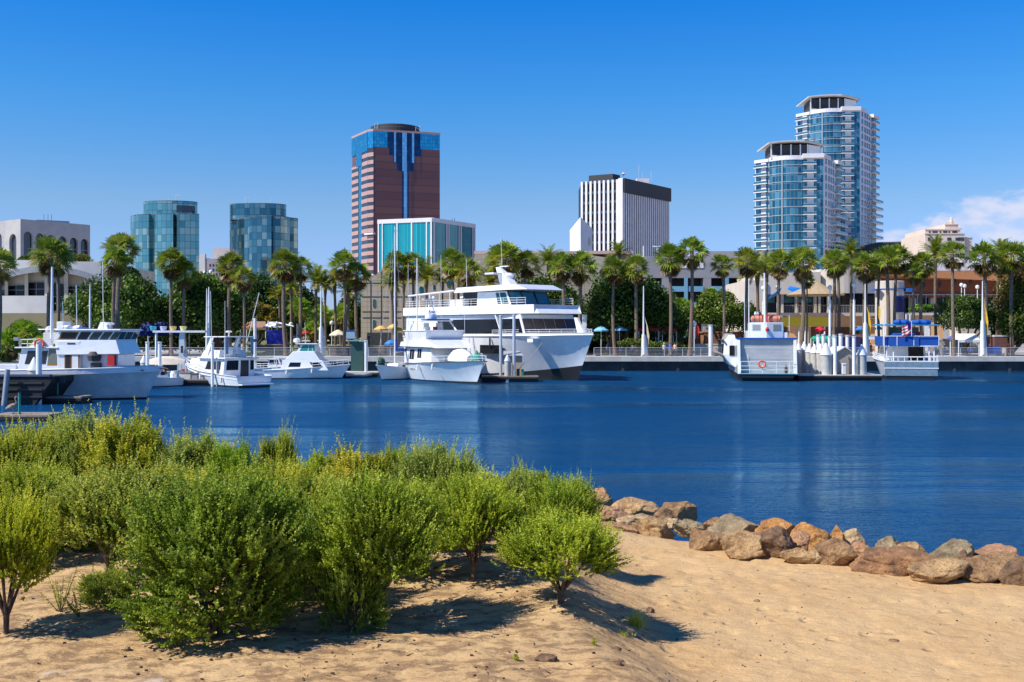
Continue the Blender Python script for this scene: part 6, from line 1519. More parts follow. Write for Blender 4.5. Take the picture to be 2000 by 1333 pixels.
# --- sport fishing boat seen from its stern
def sport_stern():
    r = boat('sport_fishing_boat', 'white sport fishing boat seen from its transom, with a tall hardtop and radar', 'boat', -23.6, 100.6, head(-.72,.69))
    H = Hull(r, 12.2, 4.0, 1.02, 1.95, rake=1.2, t0=.4, p=2.2, stern=.93, flare=.9, boot=.16, bootb=.2, drop=.3, sheer=1.4)
    k = MB(); k.box(-.65,-.01,-1.7,1.7,.22,.32); k.build('swim_platform', m_white, r)
    c = cabin(r, 'cabin', 2.6, 8.3, 1.7, .75, 2.55, fs=1.3, bs=-.15, ins=.12)
    wins(c, r, 'B', [(.08,.46),(.54,.80),(.86,.97)], .42, .92, m=m_dark); k = MB(); k.panel(c['B'], .54, .80, .02, .92, off=.035); k.build('doorway', m_black, r)
    both(c, r, [(.12,.62)], .45, .86, m=m_dark); 
    slab(r, 'flybridge_deck', 2.0, 6.9, 1.85, 2.56, .12, m_white)
    f = cabin(r, 'flybridge', 3.6, 6.9, 1.5, 2.68, 3.35, fs=.6, ins=.1)
    for x, y in ((3.3,-.45),(3.3,.45)):
        k = MB(); k.box(x,x+.4,y-.25,y+.25,2.95,3.2); k.box(x,x+.1,y-.25,y+.25,3.2,3.65); k.tube([(x+.2,y,2.68),(x+.2,y,2.95)],.06,n=6); k.build('helm_chair', m_white, r, bevel=.03)
    slab(r, 'hardtop', 2.4, 6.2, 1.55, 4.55, .10, m_white)
    for sg in (-1,1):
        k = MB(); k.tube([(2.7,sg*1.45,2.68),(2.7,sg*1.45,4.56)],.04,n=5); k.tube([(5.8,sg*1.35,3.3),(5.2,sg*1.4,4.56)],.04,n=5); k.build('hardtop_frame', m_rail, r)
        k = MB(); k.hexa([(5.6,sg*1.5-.05,2.68),(6.4,sg*1.5-.05,2.68),(6.4,sg*1.5+.05,2.68),(5.6,sg*1.5+.05,2.68),(4.6,sg*1.45-.05,4.56),(5.0,sg*1.45-.05,4.56),(5.0,sg*1.45+.05,4.56),(4.6,sg*1.45+.05,4.56)]); k.build('support', m_white, r)
    k = MB(); k.box(2.45,2.5,-1.5,-1.2,3.0,4.55); k.box(2.45,2.5,1.2,1.5,3.0,4.55); k.build('clear_curtain', mat('hazy_plastic',(.20,.28,.38),.3), r)
    radome(r, 4.0, .2, 4.65, .3); pole(r, 'outrigger', (4.5,1.7,2.7), (3.2,2.6,8.8), .035); pole(r, 'outrigger', (4.5,-1.7,2.7), (3.2,-2.6,8.8), .035); pole(r, 'antenna', (5,0,4.65), (5,0,8), .02)
    k = MB(); k.hexa([(2.3,-1.9,4.35),(3.6,-2.5,4.1),(3.6,-1.6,4.1),(2.3,-1.3,4.35),(2.3,-1.9,4.4),(3.6,-2.5,4.15),(3.6,-1.6,4.15),(2.3,-1.3,4.4)]); k.build('blue_side_awning', mat('faded_blue',(.10,.26,.42),.7), r)
    k = MB(); rings = []
    for i in range(9):
        s = i/8; x = 8.2+2.9*s; w = .6*math.sin(math.pi*min(1,.2+s*.7)); rings.append([(x,-w,1.75),(x,-w,2.1),(x,0,2.45+.08*(i%2)),(x,w,2.1),(x,w,1.75)])
    k.loft(rings); k.build('tender_cover', MATS['white_canvas'], r, smooth=True); H.rail(r, .45, .98, h=.6, n=12); fenders(r, H, (.2,.5), side=1)
sport_stern()
# --- sport fishing boat in profile
def sport_side():
    D = 118.5; s = D/F; r = boat('sport_fishing_boat', 'white sport fishing boat in profile with green tinted bridge windows', 'boat', X(515,D), D+1.7, head(1,-.08))
    H = Hull(r, 9.25, 3.5, .95, 1.55, rake=1.0, t0=.4, p=2.2, stern=.92, flare=.88, boot=.1, drop=.2, sheer=1.5)
    x = lambda px: (px-515)*s; z = lambda py: 5-(py-650)*s
    c = cabin(r, 'cabin', x(548), x(645), 1.45, .9, z(704), fs=.75, bs=.35, ins=.15); both(c, r, [(.16,.42)], .36, .78, m=m_dark, sk=.03); both(c, r, [(.71,.93)], .34, .80, m=m_dark, sk=-.05)
    f = cabin(r, 'bridge_house', x(556), x(628), 1.3, z(704)-.02, z(687), fs=.7, bs=.95, ins=.12)
    g = cabin(r, 'bridge_windows_frame', x(580), x(619), 1.15, z(687)-.02, z(673), fs=.3, bs=.5, ins=.1); both(g, r, [(.14,.55),(.60,.80),(.84,.97)], .12, .9, m=mat('green_glass',(.03,.22,.17),.1), sk=.04)
    slab(r, 'hardtop', x(578), x(622), 1.3, z(673), .09, m_white)
    k = MB(); k.box(x(535),x(556),-1.3,1.3,z(697),z(700)); k.build('aft_canopy', m_white, r); 
    for px in (540,553): pole(r, 'canopy_post', (x(px),-1.2,.9), (x(px),-1.2,z(700)), .04)
    k = MB(); k.lathe([(.25,0),(.4,.1),(.38,.4),(.15,.5)],12,(x(575),0,z(672)+.1)); k.build('radome', m_white, r, smooth=True)
    H.rail(r, .6, .98, h=.55, n=10); pole(r, 'antenna', (x(590),.6,z(672)), (x(588),.6,z(630)), .02); fenders(r, H, (.3,.6), n=.45)
sport_side()
# --- small cruiser by the fishing boat's bow
def small_cruiser():
    r = boat('cabin_cruiser', 'small white cabin cruiser tucked behind the bow of the fishing boat', 'boat', -31.6, 103.5, head(-.55,-.83))
    H = Hull(r, 5.8, 2.3, .75, 1.15, rake=.7, t0=.4, p=2.1, flare=.85, boot=.08, drop=.12)
    c = cabin(r, 'cabin', 1.6, 4.2, .85, .7, 1.55, fs=1.1, bs=.2, ins=.14); both(c, r, [(.10,.42),(.5,.78)], .45, .8, m=m_dark); wins(c, r, 'F', [(.05,.45),(.55,.95)], .3, .85, m=m_dark)
    k = MB(); k.lathe([(.28,0),(.3,.4),(.2,.6)],10,(.4,0,.75)); k.build('outboard_motor', m_white, r); H.rail(r, .5, .98, h=.4, n=8)
small_cruiser()
# --- covered launch, inflatable, workboats further in
def launch():
    r = boat('covered_launch', 'small launch under a pale beige cover near the left white pilings', 'boat', X(296,112), 112, head(1,-.12))
    H = Hull(r, 3.4, 1.5, 1.0, 1.15, rake=.4, t0=.4, p=2.1, boot=.1, drop=.05)
    k = MB(); rings = []
    for i in range(11):
        s = i/10; x = -.3+3.9*s; w = .85*math.sin(math.pi*min(1,.25+s*.7))**.7; rings.append([(x,-w,1.75),(x,-w*.6,2.1+.3*math.sin(math.pi*s)),(x,0,2.25+.35*math.sin(math.pi*s)),(x,w*.6,2.1+.3*math.sin(math.pi*s)),(x,w,1.75)])
    k.loft(rings); k.build('canvas_cover', mat('beige_canvas',(.60,.52,.42),.9,var=.1), r, smooth=True)
    for x in (.3,3): pole(r, 'cover_post', (x,-.5,1), (x,-.5,1.9), .03); pole(r, 'cover_post', (x,.5,1), (x,.5,1.9), .03)
launch()
def dinghy(px, D, z, L, label, m, ang, name='inflatable_dinghy', group=None):
    r = thing(name, label, 'dinghy', (X(px,D), D, z), ang, group)
    k = MB(); k.tube([(-L/2,-.45,.2),(L*.3,-.45,.2),(L*.48,-.2,.28),(L*.52,0,.3),(L*.48,.2,.28),(L*.3,.45,.2),(-L/2,.45,.2)], .2, n=10); k.build('tube', m, r, smooth=True)
    k = MB(); k.box(-L/2,L*.35,-.4,.4,.05,.12); k.box(-L/2-.05,-L/2+.05,-.4,.4,.05,.5); k.build('floor', m_grey, r)
dinghy(302, 106, .6, 1.9, 'orange inflatable dinghy resting behind the fishing boat bow', m_orange, .2)
dinghy(700, 121, .15, 2.6, 'grey inflatable dinghy alongside the float left of the ketch', m_grey, 0)
# --- ketch with blue sail covers
def ketch():
    r = boat('ketch', 'small white two masted sailboat with bright blue sail covers', 'sailboat', -9.6, 122.0, head(-.52,-.855))
    H = Hull(r, 8.8, 2.9, 1.15, 1.6, rake=1.0, t0=.35, p=2.0, stern=.7, flare=.8, boot=.1, drop=.2, sheer=2)
    c = cabin(r, 'cabin', 3.0, 6.4, .8, 1.05, 1.75, fs=.5, ins=.12); both(c, r, [(.2,.4),(.5,.7)], .3, .7, m=m_dark)
    zt = 16.3; pole(r, 'main_mast', (5.6,0,1.2), (5.6,0,zt), .085, m_rail, 10, .05); pole(r, 'boom', (5.5,0,2.9), (2.6,0,3.0), .06)
    k = MB(); k.tube([(5.5,0,4.3),(5.4,0,3.2),(4.2,0,3.1),(2.7,0,3.1)], [.14,.24,.2,.12], n=9); k.build('sail_cover', m_blue, r, smooth=True)
    pole(r, 'mizzen_mast', (1.6,0,1.2), (1.6,0,13.2), .085, m_rail, 10, .05)
    k = MB(); k.tube([(1.5,0,3.2),(1.2,0,2.7),(-.6,0,2.4)], [.12,.2,.1], n=9); k.build('mizzen_cover', m_blue, r, smooth=True)
    k = MB()
    for q in ((8.6,0,1.6),(5.4,1.3,1.3),(5.4,-1.3,1.3),(1.9,0,12.9)): k.tube([(5.6,0,zt-.1), q], .012, n=3)
    for sg in (-1,1): k.tube([(1.6,0,13),(1.4,sg*1.1,1.2)],.012,n=3)
    k.build('rigging', m_steel, r); H.rail(r, .1, .98, h=.55, n=12)
    k = MB(); k.box(6.3,7.0,-1.3,-1.15,1.2,1.75); k.build('blue_weather_cloth', m_blue, r); buoy_ring(r, (2.2,-1.3,1.7), .25)
    k = MB(); k.lathe([(.3,0),(.5,.3),(.4,.7),(.15,.9)],8,(8.0,0,1.5)); k.build('green_tarp', mat('dark_green_tarp',(.02,.09,.05),.9,var=.4,vscale=4), r)
ketch()

# --- ferry with a square end
def ferry():
    hx, hy = -.138, -.99; L = 18; fx, fy = 26.3, 113.0; r = boat('ferry', 'boxy white harbour ferry with a square blue edged end and black hull', 'ferry', fx-hx*L, fy-hy*L, head(hx,hy))
    k = MB(); rings = []
    for x, w, z0 in ((0,2.6,-.3),(2,3.0,-.5),(L-2,3.0,-.5),(L-.2,2.75,-.1),(L+.15,2.85,.35)): rings.append([(x,-w,.72),(x,-w*.9,z0),(x,w*.9,z0),(x,w,.72)])
    k.loft(rings); k.build('hull', m_black, r, bevel=.05)
    k = MB(); k.box(0,L-1.0,-2.95,2.95,.725,4.3); k.build('main_house', m_hull, r, bevel=.04)
    # the visible side bulges outboard in three tiers towards the stern
    k = MB(); rings = []
    for x, o, zt in ((-1.2,.3,4.6),(1,1.0,4.9),(7,1.25,4.9),(11.5,1.2,4.75),(12.6,.6,4.4)):
        rings.append([(x,-2.9,1.2),(x,-2.95-o*.55,1.5),(x,-2.95-o,2.6),(x,-2.95-o*.9,4.1),(x,-2.95-o*.5,zt),(x,-2.9,zt)])
    k.loft(rings); k.build('side_gallery', m_hull, r, bevel=.03)
    for i in range(4):
        k = MB(); x0 = 2+i*2.5; k.box(x0,x0+2.0,-4.17-.08,-3.9,2.75,3.75); k.build('gallery_window', m_dark, r)
    k = MB(); k.box(12.62,12.68,-3.55,-3.0,2.5,3.6); k.build('gallery_window', m_dark, r)
    for z in (2.35,4.15): k = MB(); k.box(-.5,12.4,-4.28,-4.1,z,z+.09); k.build('gallery_moulding', m_dgrey, r)
    # end recess framed by two wings
    k = MB(); k.box(L-1.05,L-1.0,-2.7,2.7,.73,4.25); k.build('end_wall', m_hull, r)
    for sg in (-1,1):
        k = MB(); y0, y1 = sg*2.7, sg*3.0; k.hexa([(L-1.0,min(y0,y1),.73),(L+.1,min(y0,y1),.73),(L+.1,max(y0,y1),.73),(L-1.0,max(y0,y1),.73),(L-1.0,min(y0,y1),4.3),(L-.75,min(y0,y1),4.3),(L-.75,max(y0,y1),4.3),(L-1.0,max(y0,y1),4.3)]); k.build('wing', m_hull, r, bevel=.03)
    k = MB(); k.box(L-1.4,L-.7,-3.1,3.1,4.3,4.46); k.build('blue_edge', m_blue, r); k = MB(); k.box(L-1.0,L+.25,-2.85,2.85,.73,.80); k.build('end_deck', mat('pale_blue_deck',(.15,.42,.55),.7), r)
    k = MB()
    for z in (2.0,1.55,1.15): k.tube([(L+.0,-2.7,z),(L+.0,2.7,z)],.03,n=5)
    for y in (-2.7,-1.8,-.5,.9,2.2): k.tube([(L+.0,y,.78),(L+.0,y,2.0)],.035,n=5)
    k.build('end_rail', m_rail, r); o = buoy_ring(r, (L+.08,-.55,1.75), .34, 'x')
    k = MB(); k.box(L-.95,L-.9,-1.9,-1.85,1.2,2.6); k.box(L-.99,L-.97,-2.6,2.6,3.35,3.4); k.box(L-.99,L-.97,-2.6,2.6,2.3,2.33); k.build('wall_seams', m_rail, r)
    k = MB(); k.lathe([(.12,0),(.2,.3),(.12,.7),(.05,.9)],8,(L-.3,1.9,.8)); k.build('bell', mat('dark_bronze',(.10,.05,.03),.5), r)
    # wheelhouse with a V front
    w = MB(); P_ = [(L-4.2,-1.7),(L-1.5,-1.7),(L-.95,0),(L-1.5,1.75),(L-4.2,1.75)]; w.prism(P_, 4.3, 6.05); w.build('wheelhouse', m_hull, r, bevel=.04)
    for (a, b) in ((P_[1],P_[2]),(P_[2],P_[3])):
        pt = ((*a,4.3),(*b,4.3),(*b,6.05),(*a,6.05)); k = MB(); k.panel(pt,.15,.66,.50,.90,off=.015) if a == P_[1] else k.panel(pt,.36,.86,.50,.90,off=.015); k.build('window_frame', m_steel, r)
        k = MB(); k.panel(pt,.20,.62,.55,.86,off=.035) if a == P_[1] else k.panel(pt,.40,.82,.55,.86,off=.035); k.build('window', mat('pale_cabin_glass',(.28,.30,.24),.15), r)
    w = MB(); w.box(L-4.3,L-1.6,-2.0,-1.71,4.31,5.2); w.box(L-4.3,L-1.6,1.76,2.2,4.31,5.0); w.build('side_locker', m_hull, r, bevel=.04)
    for y0, y1 in ((-1.55,-.3),(.2,1.55)):
        k = MB(); k.tube([(L-1.8,y0,6.42),(L-1.8,y0+.12,6.42),(L-1.8,y1-.12,6.42),(L-1.8,y1,6.42)], [.2,.34,.34,.2], n=12); o = k.build('life_raft', mat('faded_orange',(.66,.24,.15),.7,var=.2), r, smooth=True)
        k = MB()
        for q in (.3,.7): k.torus((L-1.8, lerp(y0,y1,q), 6.42), .35, .025, 'y', 14, 5)
        k.build('strap', m_dgrey, o)
    k = MB(); k.box(L-3.9,L-3.0,-.4,1.3,6.06,6.9); k.build('red_gear', m_red, r)
    pole(r, 'mast', (L-1.6,-1.75,4.4), (L-1.6,-1.75,10.6), .07, m_rail, 8, .04); pole(r, 'mast', (L-1.1,-.15,5.9), (L-1.3,-.2,11.2), .14, m_rail, 8, .08)
    pole(r, 'antenna', (L-3,-2.1,5), (L-3,-2.1,9), .03); pole(r, 'antenna', (L-2,2.4,4.4), (L-2,2.4,6.8), .03)
    k = MB(); k.lathe([(.15,0),(.2,.2),(.1,.4)],8,(L-.9,.05,5.15)); k.build('horn', m_red, r)
    k = MB(); k.lathe([(.2,0),(.28,.15),(.2,.4)],8,(L-2.3,-.9,6.8)); k.build('lamp', m_white, r)
ferry()

# --- blue canvas trawler
def blue_trawler():
    hx, hy = .19, .98; r = boat('trawler_yacht', 'double decked trawler with bright blue canvas, seen from its transom', 'boat', 42.25, 116.2, head(hx,hy))
    H = Hull(r, 13.5, 5.9, 1.95, 2.6, rake=1.2, t0=.5, p=2.2, stern=.93, flare=.9, boot=.42, bootb=.3, drop=.1, m=m_hull)
    k = MB(); k.box(-.08,-.003,-2.65,2.65,.42,1.18); k.box(-.08,-.003,-2.72,2.72,1.28,1.9); k.build('transom_shade_panel', mat('transom_shade_blue',(.17,.26,.33),.5,var=.25), r); k = MB(); k.box(-.12,-.003,-2.75,2.75,1.18,1.28); k.box(-.06,-.003,-2.72,2.72,1.9,2.02); k.build('transom_moulding', m_rail, r)  # shade on the transom put into a grey-blue panel over the white hull
    k = MB()
    for y in np.linspace(-2.6,2.6,9): k.tube([(.05,y,1.95),(.05,y,2.42)],.045,n=5)
    k.tube([(.05,-2.65,2.42),(.05,2.65,2.42)],.06,n=5); k.build('transom_rail', m_rail, r); H.rail(r, .0, .95, h=.65, n=22, bars=3)
    c = cabin(r, 'main_cabin', 3.2, 10, 2.0, 2.0, 3.6, fs=.6, ins=.05); wins(c, r, 'B', [(.55,.95)], .0, .92, m=m_dark, name='doorway'); both(c, r, [(.08,.3),(.36,.6),(.66,.9)], .4, .85, m=m_dark)
    for y in (-2.4,-1.9,1.7,2.4):
        pole(r, 'deck_post', (.5,y,1.9), (.5,y,3.5), .07, m_white)
    slab(r, 'upper_deck', .2, 9.5, 2.75, 3.5, .1, m_white)
    k = MB(); k.box(.25,6.5,-2.85,-2.75,3.62,4.65); k.box(.22,.30,-2.85,-1.0,3.62,4.6); k.box(.22,.30,-1.0+.003,2.85,3.62,4.55); k.box(.25,6.5,2.75,2.85,3.62,4.6); k.build('canvas_dodger', m_blue, r)
    k = MB(); rings = []
    for x in np.linspace(.1,2.6,6):
        s = math.sin(math.pi*(.15+.7*(x-.1)/2.5)); rings.append([(x,-.8,3.62),(x,-.8,4.5),(x,-.4,4.75+.2*s),(x,1.6,4.75+.2*s),(x,2.2,4.45),(x,2.2,3.62)])
    k.loft(rings); k.build('boat_cover', m_blue, r, smooth=True)
    k = MB(); k.tube([(.08,-2.8,4.62),(.08,2.8,4.62)],.035,n=5)
    for y in (-2.8,-.3,1.4,2.8): k.tube([(.08,y,3.6),(.08,y,4.62)],.035,n=5)
    k.build('canvas_rail', m_rail, r)
    slab(r, 'awning_roof', .8, 6.8, 3.1, 5.72, .10, mat('turquoise_blue',(.01,.22,.40),.6), zf=5.85)
    for x, y in ((1,-2.0),(1,2.6),(5.5,-2.2),(5.5,2.2)): pole(r, 'awning_post', (x,y,3.6), (x,y,5.73), .04)
    k = MB(); k.box(5.0,5.1,-1.6,1.6,3.6,5.6); k.build('windscreen', mat('dusty_glass',(.12,.18,.16),.2), r)
    for y0, y1 in ((-2.3,-.4),(-.1,1.5)):
        k = MB(); ps = [(1.8+.1*math.sin(i*2.1), lerp(y0,y1,i/7), 6.12+.04*math.sin(i*3)) for i in range(8)]; k.tube(ps, [.2,.3,.33,.31,.34,.32,.3,.18], n=10); k.build('rolled_canvas', m_blue, r, smooth=True)
    pole(r, 'flag_staff', (.0,2.7,2.4), (-.05,2.75,7.4), .04); pole(r, 'antenna', (2,.2,5.8), (2,.2,7.0), .06); pole(r, 'antenna', (2,-.2,5.8), (2,-.2,6.9), .06)
    # folded stars and stripes ensign
    m_fr, m_fw, m_fb = mat('flag_red',(.5,.02,.03),.8), mat('flag_white',(.7,.7,.7),.8), mat('flag_blue',(.01,.02,.20),.8); k = MB()
    for j in range(7):
        for i in range(10):
            def q(i, j): return (-.15+.08*math.sin(i*1.1+j*.3), .0+i*.095, 6.1-j*.16-i*.05+.04*math.sin(i*.9))
            k.add([q(i,j),q(i+1,j),q(i+1,j+1),q(i,j+1)], [(0,1,2,3)], 2 if (i < 4 and j < 4) else j % 2)
    k.build('flag', [m_fr,m_fw,m_fb], r, smooth=True); pole(r, 'flag_pole', (-.12,-.03,4.6), (-.12,-.03,6.25), .03)
    for i, (x, y) in enumerate(((3.0,-1.5),(2.4,-1.3))): k = MB(); k.box(x,x+.3,y,y+.35,4.6,5.1); k.build('red_cushion' if i else 'chair', m_red if i else m_cream, r)
blue_trawler()

def workboat():
    r = boat('workboat', 'low white workboat with an open aft deck behind the transom facing sport boat', 'boat', X(492,128), 128, head(1,.06))
    H = Hull(r, 5.2, 2.3, .85, 1.15, rake=.6, t0=.4, p=2.1, boot=.1, drop=.15)
    c = cabin(r, 'cabin', 1.9, 3.7, .8, .8, 2.0, fs=.5, bs=.1, ins=.1); both(c, r, [(.12,.5),(.56,.85)], .45, .88, m=m_dark); wins(c, r, 'F', [(.08,.46),(.54,.92)], .3, .85, m=m_dark); H.rail(r, .05, .95, h=.5, n=10)
    slab(r, 'aft_canopy', .3, 2.0, .9, 1.95, .06, m_lightstone); pole(r, 'canopy_post', (.4,.8,.7), (.4,.8,1.96), .03); pole(r, 'canopy_post', (.4,-.8,.7), (.4,-.8,1.96), .03)
workboat()
def skiff():
    r = boat('open_skiff', 'small open skiff with a centre console behind the covered launch', 'boat', X(352,121), 121.5, head(1,.1))
    H = Hull(r, 4.6, 1.9, .75, 1.0, rake=.5, t0=.4, p=2.1, boot=.1, drop=.3)
    k = MB(); k.box(1.6,2.2,-.35,.35,.5,1.35); k.box(1.75,1.85,-.33,.33,1.35,1.75); k.build('console', m_white, r, bevel=.03)
    k = MB(); k.box(-.3,.0,-.2,.2,.3,1.2); k.build('outboard_motor', m_dgrey, r, bevel=.05); H.rail(r, .6, .97, h=.35, n=6, bars=1)
skiff()
# ------------------------------------------------------------------ docks and pilings
def dock(label, px0, px1, D, dep, ztop=.5, name='floating_dock', m=None, rot=0.):
    r = thing(name, label, 'dock', (X((px0+px1)/2,D), D, 0), rot, 'floating docks'); L = X(px1,D)-X(px0,D)
    k = MB(); k.box(-L/2+.05,L/2-.05,.05,dep-.05,-.4,ztop-.14); k.build('float', m_dwood, r, bevel=.03)
    k = MB(); k.box(-L/2,L/2,0,dep,ztop-.137,ztop); k.build('decking', m or m_wood, r, bevel=.02)
    k = MB(); k.box(-L/2-.03,L/2+.03,-.06,-.003,ztop-.30,ztop-.12); k.build('fender_board', m_dwood, r); return r
dock('low dock in front of the small cruiser and the first sport fishing boat', 345, 462, 103, 2.2, .62)
dock('dark narrow dock between the profile sport boat and the ketch', 668, 738, 122, 3, .62, m=m_conc)
dock('dock under the big yacht bow with a small shed on it', 940, 1052, 110.5, 3.2, .62)
dock('wide dock between the ferry and the trawler, carrying the row of pilings', 1560, 1724, 114, 8, .62, m=m_conc)
dock('weathered dock end in front of the fishing boat hull', 46, 158, 77, 2.2, .50)
dock('small weathered float with a pelican, at the left edge above the shrubs', -20, 92, 62, 2.2, .35)
dock('finger dock behind the covered launch', 300, 420, 118, 1.6, .6)
def barge():
    D = 76; r = thing('work_barge', 'black flat topped work barge cut by the left edge', 'barge', (X(0,D),D,0))
    k = MB(); w = X(100,D)-X(0,D); rings = []
    for x, z0 in ((-6,-.3),(w-1.3,-.3),(w-.5,.9),(w,1.55)): rings.append([(x,0,1.95),(x,0,z0),(x,4,z0),(x,4,1.95)])
    k.loft(rings); k.build('hull', m_dwood, r, bevel=.05)
    k = MB(); k.box(-6,w-.1,-.08,.4,1.96,2.1); k.build('blue_grey_edge', mat('blue_grey_rubber',(.06,.09,.15),.6), r)
    k = MB()
    for z in (.5,1.0,1.45): k.box(-6,w-.6,-.07,-.003,z,z+.12)
    k.build('rubbing_strip', mat('black_rubber',(.03,.03,.033),.6), r)
barge()
def piling(px, yt, D, rad, label, cap=None, zb=-1, m=None, lean=0., grp='mooring pilings'):
    x = X(px,D); zt = Z(yt,D); r = thing('piling', label, 'piling', (x, D, 0), group=grp)
    k = MB(); k.tube([(0,0,zb),(lean,0,zt)], rad, n=14); k.build('post', m or m_white, r, smooth=True)
    if cap == 'cone': k = MB(); k.lathe([(rad*1.12,0),(rad*1.12,.06),(rad*.15,rad*2.2)],14,(lean,0,zt+.002)); k.build('cone_cap', m_white, r, smooth=True)
    elif cap: k = MB(); k.lathe([(rad*1.2,0),(rad*1.2,.12),(rad*.9,.16)],14,(lean,0,zt+.002)); k.build('cap', m_steel, r)
pconc = mat('piling_concrete', (.52,.50,.45), .8, col2=(.40,.38,.35), vscale=1.5)
for px, yt, D, rad, lb, cap, m in [
 (76,673,76.5,.20,'white round piling in front of the fishing boat deckhouse',None,m_white),
 (5,722,75.5,.18,'leaning grey post at the left edge above the barge',None,m_grey),
 (245,671,96,.19,'white capped piling just right of the fishing boat bow',True,m_white),
 (288,671,104,.17,'white capped piling, second from the fishing boat bow',True,m_white),
 (312,671,104,.17,'white capped piling, third from the fishing boat bow',True,m_white),
 (255,708,97,.36,'short thick piling with a pointed cap beside the fishing boat bow','cone',pconc),
 (281,709,105,.32,'short thick piling with a pointed cap near the orange dinghy','cone',pconc),
 (67,724,77,.42,'short thick piling with a pointed cap in front of the fishing boat','cone',pconc),
 (415,672,101.5,.14,'slim blue white piling before the first sport fishing boat',True,m_white),
 (429,706,102,.32,'thick grey concrete piling before the first sport fishing boat',None,pconc),
 (400,705,104,.12,'thin grey pipe piling on the low dock',None,m_grey),
 (715,668,122.3,.18,'white piling on the narrow dark dock',True,m_white),
 (498,622,128,.18,'plain white post behind the first sport fishing boat',None,m_white),
 (978,619,111.5,.15,'slim piling left of the dock shed under the big yacht',True,m_steel),
 (1004,618,110.9,.16,'slim piling before the dock shed under the big yacht',True,m_steel),
 (991,706,110.8,.30,'short thick piling beside the dock shed','cone',pconc),
 (1553,686,122,.40,'thick cone topped piling closest to the ferry','cone',pconc),
 (1560,684,120,.36,'second cone topped piling from the ferry','cone',pconc),
 (1571,684,120.5,.42,'third cone topped piling from the ferry','cone',pconc),
 (1581,688,119,.42,'fourth cone topped piling from the ferry','cone',pconc),
 (1591,690,118,.44,'fifth cone topped piling from the ferry','cone',pconc),
 (1602,690,117,.46,'sixth cone topped piling from the ferry','cone',pconc),
 (1613,694,114.8,.58,'frontmost and widest cone topped piling, left of the dock shed','cone',pconc),
 (1683,694,114.8,.50,'cone topped piling right of the dock shed','cone',pconc),
 (1598,657,119,.19,'white round topped piling, leftmost of the thin ones',True,m_white),
 (1608,656,121,.19,'white round topped piling, second of the thin ones',True,m_white),
 (1620,659,121,.18,'white round topped piling, third of the thin ones',True,m_white),
 (1629,657,122,.18,'white round topped piling, fourth of the thin ones',True,m_white),
 (1631,660,114.4,.19,'tall thin piling in front of the left half of the dock shed',True,m_white),
 (1642,655,121,.22,'white round topped piling behind the shed roof, left',True,m_white),
 (1655,658,122,.20,'white round topped piling behind the shed roof, right',True,m_white),
 (1668,660,114.3,.19,'tall thin piling in front of the right half of the dock shed',True,m_white),
 (1028,637,147,.28,'white round topped bollard post on the promenade left of the ferry',True,m_white) ]:
    if px == 1028: px = 1388
    piling(px, yt, D, rad, lb, cap, m=m, lean=(.35 if px == 5 else 0), zb=(LAND if D > 143 else -1))
def shed(px0, px1, yw, yr, D, dep, z0, label, gable_front=True, col=(.42,.34,.28)):
    r = thing('dock_shed', label, 'shed', (X((px0+px1)/2,D), D, z0), group='sheds on the docks'); hw = (X(px1,D)-X(px0,D))/2; zw, zr = Z(yw,D)-z0, Z(yr,D)-z0
    m = mat('shed_boards_%d' % px0, col, .85, var=.12, vscale=2); k = MB()
    if gable_front:
        k.hexa([(-hw,0,0),(hw,0,0),(hw,dep,0),(-hw,dep,0),(-hw,0,zw),(hw,0,zw),(hw,dep,zw),(-hw,dep,zw)]); k.add([(-hw,0,zw),(hw,0,zw),(0,0,zr),(-hw,dep,zw),(hw,dep,zw),(0,dep,zr)],[(0,1,2),(5,4,3),(0,2,5,3),(1,4,5,2)])
        k.build('wall', m, r); g = MB()
        for i in range(1, 14): x = -hw+2*hw*i/14; g.box(x-.012,x+.012,-.012,-.003,0,zw)
        g.build('board_joint', m_grey, r); k = MB()
        for s in (-1,1): k.hexa([(s*hw*1.08,-.25,zw-.12),(0,-.25,zr),(0,dep+.2,zr),(s*hw*1.08,dep+.2,zw-.12),(s*hw*1.08,-.25,zw-.02),(0,-.25,zr+.1),(0,dep+.2,zr+.1),(s*hw*1.08,dep+.2,zw-.02)])
        k.build('roof', m_lightstone, r)
    else:
        k.box(-hw,hw,0,dep,0,zw); k.build('wall', m, r); k = MB(); k.hexa([(-hw-.2,-.25,zw-.05),(hw+.15,-.25,zw-.05),(hw+.15,dep+.2,zw-.05),(-hw-.2,dep+.2,zw-.05),(-hw-.2,dep/2-.05,zr),(hw*.7,dep/2-.05,zr),(hw*.7,dep/2+.05,zr),(-hw-.2,dep/2+.05,zr)]); k.build('roof', m_grey, r)
    return r
shed(1618, 1680, 697, 679, 115.4, 4, .62, 'grey brown boarded shed with a low gable on the wide dock')
shed(987, 1020, 694, 686, 111.8, 2.2, .62, 'small tan shed with a grey roof under the big yacht bow', False, (.48,.38,.28))
def box_thing(name, label, cat, px0, px1, y0, y1, D, dep, m, parts=(), group=None, bev=.03):
    # a boxy object with a lid or trim part so that it is not a bare block
    z0 = Z(y1,D); r = thing(name, label, cat, (X((px0+px1)/2,D), D, z0), group=group); hw = (X(px1,D)-X(px0,D))/2; h = Z(y0,D)-z0
    k = MB(); k.box(-hw,hw,0,dep,0,h*.86); k.build('body', m, r, bevel=bev); k = MB(); k.box(-hw*1.06,hw*1.06,-.05,dep+.05,h*.86+.003,h); k.build('lid', parts[0] if parts else m, r, bevel=bev); return r
box_thing('dock_box', 'small white power pedestal box in front of the dock shed', 'box', 1645.5, 1652.5, 710, 731, 114.2, .4, m_white, (m_white,))
